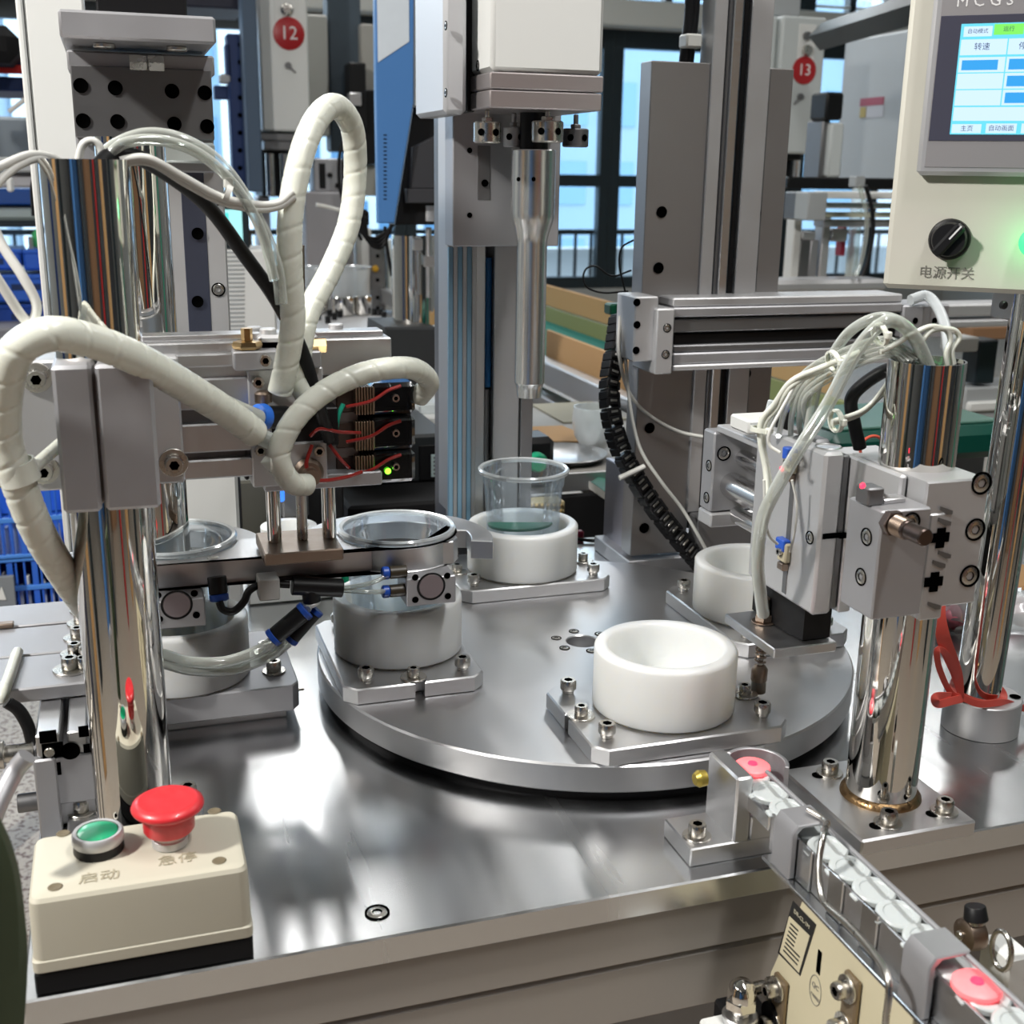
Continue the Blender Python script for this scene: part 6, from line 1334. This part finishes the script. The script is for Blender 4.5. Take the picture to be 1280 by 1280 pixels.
# ---- rail frames beneath
t = thing('gantry_rails', 'silver gantry rails and clamps left of the control screen below the grey cabinet', 'frame', PY(1050, 260, 1.6))
for k, (y0, y1, mt) in enumerate(((240, 249, WHITE), (254, 261, ALUX), (266, 272, mat('rail_cream', (.62, .64, .5), .4)), (275, 284, ANOD))):
    m = W(1030, y0, 1200, y1, 1.6 + .02 * k, .05, .003); part('rail', m, mt, t)
m = W(985, 222, 1130, 236, 1.9, .06, .004); part('dark_beam', m, BLACK, t)
m = W(1010, 240, 1034, 276, 1.55, .06, .003); part('carriage', m, GREYP, t)
m = W(996, 240, 1008, 275, 1.6, .06, .003); part('side_carriage', m, DANOD, t)
for x0, x1, y0, y1, mt in ((1003, 1020, 290, 300, LANOD), (1026, 1036, 268, 372, LANOD), (1040, 1060, 286, 302, LANOD), (999, 1012, 300, 350, DANOD), (1012, 1022, 300, 350, ANOD), (1070, 1076, 235, 372, TUBEC), (990, 1000, 270, 376, WHITE)):
    m = W(x0, y0, x1, y1, 1.7, .04, .003); part('post', m, mt, t)
m = W(1053, 281, 1058, 320, 1.72, .03, .002); part('red_strip', m, mat('strip_red', (.5, .04, .08), .5), t)
m = W(1070, 220, 1082, 234, 1.5, .03, .002); part('grey_clip', m, GREYP, t)
for k, o in enumerate((0, 8)):
    tubes(('clear' if not k else 'black') + ' cable arching over the gantry rails left of the screen', [PY(1074 + o, 232, 1.5), PY(1082 + o, 262, 1.5), PY(1083 + o, 292, 1.5), PY(1077 + o, 325, 1.5), PY(1070 + o, 345, 1.5)], .005, TUBEC if not k else BLACK, 'gantry_cable', 'cable')
m = W(958, 350, 1110, 366, 1.5, .1, .01); solo('far_rail_beam', m, LANOD, 'pale beam just above the horizontal cylinder in the distance', 'beam')
m = M(); A_ = PY(1115, 383, .9); m.box(A_.x, A_.x + .8, .9, .96, PY(1200, 396, .9).z, PY(1200, 380, .9).z, .004); m.box(A_.x, A_.x + .8, .9, .96, PY(1200, 410, .9).z, PY(1200, 400, .9).z, .004); solo('pale_side_rail', m, LANOD, 'double pale rail behind the post clamp at the right', 'rail')
t = thing('right_machine', 'pale machine with a dark post behind the chrome screen post', 'machine', PY(1230, 470, 1.0))
m = W(1222, 425, 1246, 480, 1.0, .05, .003); part('dark_post', m, WINDARK, t); m = W(1195, 422, 1224, 440, 1.0, .05, .003); part('white_panel', m, WHITE, t); m = W(1205, 482, 1330, 530, 1.0, .1, .004); part('pale_block', m, GREYP, t); m = W(1212, 500, 1330, 512, .99, .1, .004); part('pale_lip', m, WHITE, t)
m = W(1215, 408, 1300, 424, 1.1, .05, .003); solo('brown_carton', m, CARDD, 'brown carton edge behind the top of the screen post', 'carton')
# ---- left: racks, bins, crates
t = thing('parts_rack', 'navy blue steel rack with punched uprights right of the mounting column', 'rack', PY(300, 300, 3.0))
m = W(289, 42, 307, 300, 3.0, .08, .004); up1 = part('upright', m, NAVY, t); m = W(282, 55, 289, 95, 3.0, .06, .003); part('bracket', m, NAVY, t)
m = W(268, 107, 300, 124, 3.05, .06, .003); part('shelf_beam', m, NAVY, t); m = W(228, -60, 306, 10, 3.05, .3, .004); part('top_shelf', m, mat('shelf_dark', (.01, .012, .03), .5), t)
for k in range(9): hole(up1, 300, 56 + k * 22, 3.0, 1.6)
m = W(275, 92, 291, 104, 3.0, .06, .006); part('grey_box', m, GREYP, t)
m = W(306, -40, 324, 240, 2.9, .1, .004); part('rear_upright', m, mat('upright_blue_grey', (.07, .11, .17), .5), t)
t = thing('small_screen', 'small lit screen with a cyan page between column and hoses', 'screen', PY(290, 290, 2.2))
m = W(270, 255, 312, 311, 1.6, .05, .004); part('case', m, WINDARK, t); m = W(268, 262, 303, 302, 1.598, .003, .0004); part('display', m, emi('display_pale', (.45, .95, .95), .9), t, 'glowing pale display'); m = W(270, 266, 286, 288, 1.596, .003, .0003); part('page_block', m, emi('display_cyan', (.1, .85, .8), .9), t)
t = thing('louvre_cabinet', 'white cabinet with fine horizontal louvres below the small screen', 'cabinet', PY(300, 380, 2.1))
m = W(268, 312, 345, 440, 1.6, .15, .004); part('body', m, WHITE, t)
q = PY(268, 440, 1.6); q2 = PY(345, 440, 1.6); m = M(); m.box(q.x, q2.x, 1.6, 1.75, FLOOR, q.z - .002, .004); part('lower_cabinet', m, WHITE, t)
for k in range(22): m = W(280, 314 + k * 5.4, 306, 316.5 + k * 5.4, 1.598, .004, .0006); part('louvre', m, GREYP, t)
t = thing('blue_rack', 'blue storage rack with bins and a red strip at the far left', 'rack', PY(20, 300, 2.6))
m = W(-80, 95, 60, 113, 2.6, .4, .004); part('shelf', m, NAVY, t); m = W(-80, 80, 60, 91, 2.58, .02, .002); part('red_strip', m, mat('strip_bright_red', (.62, .02, .015), .5), t, 'bright red strip'); m = W(-80, 70, 60, 80, 2.6, .3, .003); part('lower_lip', m, NAVY, t)
m = W(-80, 236, 90, 256, 2.6, .4, .004); part('shelf', m, mat('rack_blue', (.01, .07, .30), .45), t)
m = W(-80, 258, 90, 276, 2.62, .3, .01); part('grey_roll', m, mat('roll_grey', (.42, .50, .50), .5), t)
for x in (-90, 90):
    m = W(x, 60, x + 12, 900, 2.75, .06, .003); part('upright', m, NAVY, t)
m = W(-80, 276, 90, 284, 2.6, .3, .003); part('dark_shelf', m, WINDARK, t)
def binn(x0, y0, x1, y1, Y, lb, mt=BLUE):
    t = thing('blue_bin', lb, 'bin', PY(x0, y1, Y), 'blue bins on the rack at the far left')
    m = W(x0, y0, x1, y1, Y, .25, .006); part('body', m, mt, t); m = W(x0 - 1, y0 - 2, x1 + 1, y0 + 3, Y - .004, .02, .002); part('rim', m, mt, t)
    m = W(x0 + (x1 - x0) * .5, y0 + 9, x0 + (x1 - x0) * .75, y0 + 17, Y - .001, .004, .001); part('label_slot', m, NAVY, t); return t
binn(-60, 314, 26, 338, 2.5, 'upper left blue bin at the frame edge'); binn(29, 314, 88, 338, 2.5, 'upper right blue bin holding small parts')
binn(-60, 346, 88, 378, 2.45, 'long bright blue bin in the middle row'); binn(-60, 383, 88, 406, 2.45, 'lowest darker blue bin in the rack', mat('bin_dark_blue', (.01, .06, .35), .4))
random.seed(11)
for k in range(4):
    q = PY(40 + k * 9, 320, 2.52); m = M(); m.rod(q, q + Vector((.02 * (k % 2), 0, .05)), .006, 8); solo('small_part', m, ALU, ['first', 'second', 'third', 'fourth'][k] + ' small metal part sticking out of the upper right blue bin', 'part', 'metal parts in the blue bin')
q = PY(50, 312, 2.55); m = M(); m.lathe([(0, 0), (.02, .01), (.018, .04), (0, .06)], q, 'z', 10); solo('green_bag', m, mat('bag_green', (.05, .45, .15), .5), 'small bright green bag on top of the blue bins', 'bag')
m = W(-60, 410, 92, 450, 2.3, .4, .006); solo('grey_bench', m, mat('bench_mid', (.22, .22, .24), .5), 'grey bench front below the blue bins', 'bench')
t = thing('grey_machine_top', 'grey machine top with a white fitting and dark cable behind the white cables', 'machine', PY(20, 220, 1.6))
m = W(-80, 196, 60, 215, 1.7, .3, .004); part('grey_body', m, GREYP, t); m = W(-80, 216, 60, 234, 1.72, .3, .004); part('pale_body', m, mat('body_mauve', (.36, .36, .38), .5), t); m = W(8, 222, 16, 240, 1.6, .04, .004); part('white_fitting', m, WHITE, t)
m = M(); m.tube([PY(45, 218, 1.6), PY(40, 235, 1.6), PY(42, 270, 1.6)], .004, 8); part('dark_cable', m, BLACK, t)
m = M(); m.box(PY(-80, 90, 2.4).x, PY(26, 90, 2.4).x, 2.4, 2.6, PY(0, 78, 2.4).z, PY(0, 30, 2.4).z, .03); solo('dark_machine', m, BLACKM, 'dark machine silhouette at the top left edge', 'machine')
m = M(); m.rod(PY(11, 140, 2.5), PY(42, 116, 2.5), .006, 8); solo('pale_bar', m, WHITE, 'pale slanting bar behind the window pane at top left', 'bar')
m = W(-80, 145, 56, 200, 3.4, .05, .01); solo('frosted_panel', m, mat('panel_slate', (.28, .33, .37), .4), 'grey blue frosted panel at the upper left edge', 'panel')
# ---- crates with slots at lower left
def crate(x0, y0, x1, y1, Y, lb, cols=6):
    t = thing('blue_crate', lb, 'crate', PY(x0, y1, Y), 'blue slotted crates at the left')
    p = PY(x0, y0, Y); q = PY(x1, y1, Y); zt_, zb_ = p.z, q.z; x_0, x_1 = p.x, q.x; D_ = .30; M1 = mat('crate_blue', (.03, .14, .62), .4)
    m = M(); m.box(x_0, x_1, Y + D_ - .01, Y + D_, zb_, zt_, .002); m.box(x_0, x_1, Y, Y + D_, zb_, zb_ + .008, .002); m.box(x_0, x_0 + .006, Y, Y + D_, zb_, zt_, .001); m.box(x_1 - .006, x_1, Y, Y + D_, zb_, zt_, .001); part('shell', m, M1, t)
    for z in (zt_ - .008, zb_, (zt_ + zb_) / 2): m = M(); m.box(x_0, x_1, Y - .003, Y + .006, z, z + .009, .0012); part('rail', m, mat('crate_blue_light', (.07, .25, .72), .4), t)
    nn = cols * 3
    for k in range(nn + 1):
        x = x_0 + (x_1 - x_0 - .004) * k / nn; m = M(); wd = .010 if k % 3 == 0 else .0035
        m.box(x, x + wd, Y, Y + .005, zb_ + .009, zt_ - .008, .0006); part('slat', m, M1, t)
    for k in range(nn):
        x = x_0 + .008 + (x_1 - x_0 - .02) * (k + .5) / nn; m = M(); h_ = random.uniform(.3, .8) * (zt_ - zb_)
        m.box(x - .003, x + .003, Y + .012, Y + .03, zb_ + .01, zb_ + .01 + h_, .001); part('stored_piece', m, random.choice([WHITE, LANOD, mat('piece_blue', (.25, .35, .6), .4)]), t)
    return t
crate(-90, 610, 100, 696, 1.22, 'upper blue slotted crate behind the hose at the left', 5)
crate(-90, 702, 110, 775, 1.22, 'lower blue slotted crate filled with upright pieces', 6)
m = M(); p_ = PY(-90, 776, 1.18); p_ = PY(-90, 775, 1.22) - Vector((0, 0, .004)); m.box(p_.x, PY(130, 776, 1.18).x, 1.18, 1.6, p_.z - .03, p_.z, .003); m.box(p_.x + .02, p_.x + .06, 1.2, 1.24, FLOOR, p_.z - .03, .002); m.box(PY(130, 776, 1.18).x - .06, PY(130, 776, 1.18).x - .02, 1.2, 1.24, FLOOR, p_.z - .03, .002); solo('crate_stand', m, mat('crate_blue', (.03, .14, .62), .4), 'blue stand under the slotted crates', 'stand')
t = thing('grey_carton', 'grey card with a white arrow in front of the lower crate', 'card', PY(8, 745, 1.19))
m = W(-30, 722, 19, 762, 1.19, .01, .001); part('card', m, mat('card_grey', (.22, .24, .26), .6), t)
P = [PY(px, py, 1.188) for px, py in ((-6, 750), (2, 733), (8, 750))]; m = M(); m.prism([(p.x, p.z) for p in P], -.001, 0, '-y', (0, 1.188, 0), .0001); part('arrow', m, WHITE, t)
# ================================================================== room
RX0, RX1, RY0, RY1 = -4.2, 6.5, -4.5, 8.0
def room_floor():
    m = bpy.data.materials.new('terrazzo_floor'); m.use_nodes = True; N = m.node_tree; p = N.nodes['Principled BSDF']
    tc = N.nodes.new('ShaderNodeTexCoord'); v = N.nodes.new('ShaderNodeTexVoronoi'); v.inputs['Scale'].default_value = 38; n = N.nodes.new('ShaderNodeTexNoise'); n.inputs['Scale'].default_value = 95; n.inputs['Detail'].default_value = 6
    r = N.nodes.new('ShaderNodeValToRGB'); r.color_ramp.elements[0].position = .40; r.color_ramp.elements[0].color = (.16, .10, .08, 1); r.color_ramp.elements[1].position = .50; r.color_ramp.elements[1].color = (.52, .47, .40, 1)
    N.links.new(tc.outputs['Object'], v.inputs[0]); N.links.new(tc.outputs['Object'], n.inputs[0]); N.links.new(n.outputs['Fac'], r.inputs[0]); N.links.new(r.outputs[0], p.inputs['Base Color']); p.inputs['Roughness'].default_value = .45; return m
m = M(); m.box(RX0, RX1, RY0, RY1, FLOOR - .1, FLOOR, 0); struct('floor', m, room_floor())
m = M(); m.box(RX0, RX1, RY0, RY1, CEIL, CEIL + .1, 0); struct('ceiling', m, mat('ceiling_white', (.62, .63, .61), .8))
WALLM = mat('wall_paint', (.36, .37, .36), .7, 0, .03, 5)
m = M(); m.box(RX0 - .1, RX0, RY0, RY1, FLOOR, CEIL, 0); struct('wall_left', m, WALLM)
m = M(); m.box(RX1, RX1 + .1, RY0, RY1, FLOOR, CEIL, 0); struct('wall_right', m, WALLM)
m = M(); m.box(RX0, RX1, RY0 - .1, RY0, FLOOR, CEIL, 0); struct('wall_front', m, mat('wall_paint_dark', (.13, .13, .135), .7))
# window wall: sill, lintel beam, clerestory, dark mullions, panes
m = M(); m.box(RX0, RX1, RY1, RY1 + .15, FLOOR, -.42, 0); struct('wall_back', m, WALLM)
m = M(); m.box(RX0, RX1, RY1 - .25, RY1 + .15, 1.50, 1.68, .01); m.box(RX0, RX1, RY1 - .05, RY1 + .15, 3.25, CEIL, .01); struct('trim_1', m, mat('beam_white', (.60, .61, .58), .7))
def win(n, x0, x1):
    w_ = M(); r = .085
    zt = 1.50; zb = -.42
    w_.box(x0, x0 + r, RY1, RY1 + .09, zb, zt, .004); w_.box(x1 - r, x1, RY1, RY1 + .09, zb, zt, .004)
    for z in (zt - .13, .355, zb): w_.box(x0 + r, x1 - r, RY1, RY1 + .09, z, z + (.13 if z > 1 else .09), .004)
    xm = (x0 + x1) / 2; w_.box(xm - .03, xm + .03, RY1, RY1 + .08, zb, zt, .004)
    for xx in (x0, xm - .03, x1 - r, (x0 + xm) / 2, (xm + x1) / 2): w_.box(xx, xx + (r if xx in (x0, x1 - r) else .06), RY1, RY1 + .09, 1.68, 3.25, .004)
    w_.box(x0 + r, x1 - r, RY1, RY1 + .08, 2.35, 2.45, .004)
    o = struct('window_%d' % n, w_, WINDARK)
    g = M(); g.box(x0 + r, x1 - r, RY1 + .04, RY1 + .046, zb + .09, zt - .13, 0); struct('pane', g, GLASS, o)
    g = M(); g.box(x0 + r, x1 - r, RY1 + .05, RY1 + .056, 1.70, 3.25, 0); struct('clerestory_pane', g, GLASS, o)
    h = M()
    for k in range(4): h.box(x0 + r, x1 - r, RY1 + .0, RY1 + .03, 1.74 + k * .085, 1.76 + k * .085, .002)
    struct('blind', h, WHITE, o); return o
xc = PY(763, 200, RY1).x; wdt = 1.62; k = 1
x = xc - wdt * 3
while x + wdt <= RX1 + .5:
    win(k, x, min(x + wdt, RX1)); x += wdt; k += 1
# balcony railing outside
t = thing('balcony_railing', 'dark balcony railing outside the windows', 'railing', (1, RY1 + 1.0, -.1)); YR_ = RY1 + .25
zr = PY(740, 290, YR_).z
m = M(); m.box(RX0, RX1 + 1, YR_, YR_ + .05, zr - .02, zr + .02, .003); m.box(RX0, RX1 + 1, YR_, YR_ + .05, zr - .75, zr - .72, .003); part('handrail', m, WINDARK, t)
x = RX0 + .05; k = 0
while x < RX1 + 1:
    m = M(); m.box(x, x + .022, YR_ + .012, YR_ + .034, zr - .72, zr - .02, .002); part('baluster', m, WINDARK, t); x += .135
m = M(); m.box(RX0 - 2, RX1 + 4, RY1 + .8, RY1 + 1.1, -.80, PY(740, 311, RY1 + .8).z, 0); struct('trim_2', m, mat('ledge_white', (.85, .86, .85), .6))
# ---- buildings across the street
def building(x0, x1, Y, h, lb, wallm, glassm, step=3.2, cols=6):
    t = thing('office_building', lb, 'building', ((x0 + x1) / 2, Y, -12), 'buildings outside the windows')
    m = M(); m.box(x0, x1, Y, Y + 6, -14, h, 0); part('wall', m, wallm, t)
    z = -12.5
    while z < h - 1.5:
        for k in range(cols):
            w_ = (x1 - x0) / cols; a = x0 + k * w_ + w_ * .12
            m = M(); m.box(a, a + w_ * .76, Y - .06, Y, z, z + step * .55, 0); part('window', m, glassm, t)
        z += step
    return t
BW1 = mat('facade_pale', (.80, .86, .90), .6); BW2 = mat('facade_blue', (.45, .60, .72), .5); BG1 = mat('facade_glass', (.10, .24, .40), .15, .2); BG2 = mat('facade_glass_pale', (.30, .50, .66), .2, .2)
building(-14, -3.0, 34, 9, 'pale blue building seen through the left windows', BW1, BG2, 3.0, 6)
building(-2.2, 3.0, 38, 7, 'darker blue building seen between rack and hoop', BW2, BG2, 2.6, 4)
building(3.6, 9.5, 30, 12, 'pale facade with blue windows right of the welding horn', BW1, BG1, 2.2, 5)
building(11, 24, 36, 8, 'blue facade seen left of the grey cabinet', BW2, BG2, 2.4, 8)
m = M(); m.box(-60, 80, 9.5, 80, -14.2, -14, 0); struct('trim_3', m, mat('street_grey', (.30, .33, .36), .8))
# ---- ceiling lamps, key lamp housing
for i_, (lx, ly) in enumerate(LAMPS):
    t = thing('ceiling_lamp', 'long white ceiling lamp, %s row, %s' % ('rear' if ly > 5 else 'middle' if ly > 2 else 'near' if ly > 0 else 'operator side', {-2.5: 'far left end', -1.15: 'left of centre', .2: 'centre', 1.55: 'right of centre', 2.9: 'far right end'}.get(lx, 'left' if lx < 0 else 'right')), 'lamp', (lx, ly, LAMPZ), 'ceiling lamps')
    m = M(); m.box(lx - .09, lx + .09, ly - .65, ly + .65, LAMPZ, LAMPZ + .05, .004); part('housing', m, WHITE, t)
    for dy in (-.5, .5): m = M(); m.rod((lx, ly + dy, LAMPZ + .05), (lx, ly + dy, CEIL), .006, 8); part('hanger', m, ALU, t)
t = thing('task_lamp', 'bright square work lamp hanging up to the left of the machine', 'lamp', KEYLOC)
kd = (Vector((-.02, -.1, 0)) - Vector(KEYLOC)).normalized(); q_ = kd.to_track_quat('Z', 'Y').to_matrix().to_4x4(); q_.translation = Vector(KEYLOC) - kd * .03
m = M(); m.box(-.19, .19, -.19, .19, -.03, 0, .004, T=q_); part('housing', m, WHITE, t)
m = M(); m.rod(Vector(KEYLOC) - kd * .05, (KEYLOC[0], KEYLOC[1], CEIL), .012, 12); part('hanger', m, ALU, t)
# ---- dark ceiling beam at upper right
m = M(); a = PD(1026, 46, 3.3); b = PD(1290, -34, 2.3); m.rod(a, b, .036, 4); solo('cable_tray_beam', m, WINDARK, 'dark overhead beam slanting behind number 13 machine', 'beam')
# ---- unseen boxes added around the operator to colour the chrome's reflections
m = M(); m.box(-3.0, -1.6, -4.3, -3.7, FLOOR, .9, .01); solo('rear_blue_reflection_box', m, BLUEM, 'blue box added unseen behind the operator for the chrome to reflect', 'cabinet')
for k, (x, y, w_, h_, mt, lb) in enumerate(((-2.6, -1.2, .16, 1.5, WINDARK, 'dark'), (-2.2, -.6, .10, 1.4, CARD, 'tan'), (-2.6, .2, .25, 1.2, NAVY, 'navy'), (-1.9, -2.6, .3, 1.3, BLUEM, 'mid blue'), (-1.0, -3.0, .18, 1.6, WINDARK, 'narrow black'), (1.4, -2.6, .35, 1.2, CARD, 'wide tan'), (2.2, -1.6, .2, 1.5, WINDARK, 'black'), (2.6, -.4, .25, 1.3, GREENB, 'green'), (.6, -2.9, .12, 1.5, REDD, 'red'))):
    m = M(); m.box(x, x + w_, y, y + .3, FLOOR, h_, .01); solo('reflection_box', m, mt, lb + ' box added out of view for the chrome to reflect', 'reflection_box')
m = M(); m.box(-.6, .5, -4.3, -3.8, FLOOR, 1.1, .01); solo('rear_brown_reflection_box', m, CARDD, 'brown box added unseen behind the operator for the chrome to reflect', 'cabinet')
m = M(); m.box(1.5, 2.6, -4.3, -3.8, FLOOR, .7, .01); solo('rear_dark_reflection_box', m, DANOD, 'dark box added unseen behind the operator for the chrome to reflect', 'cabinet')
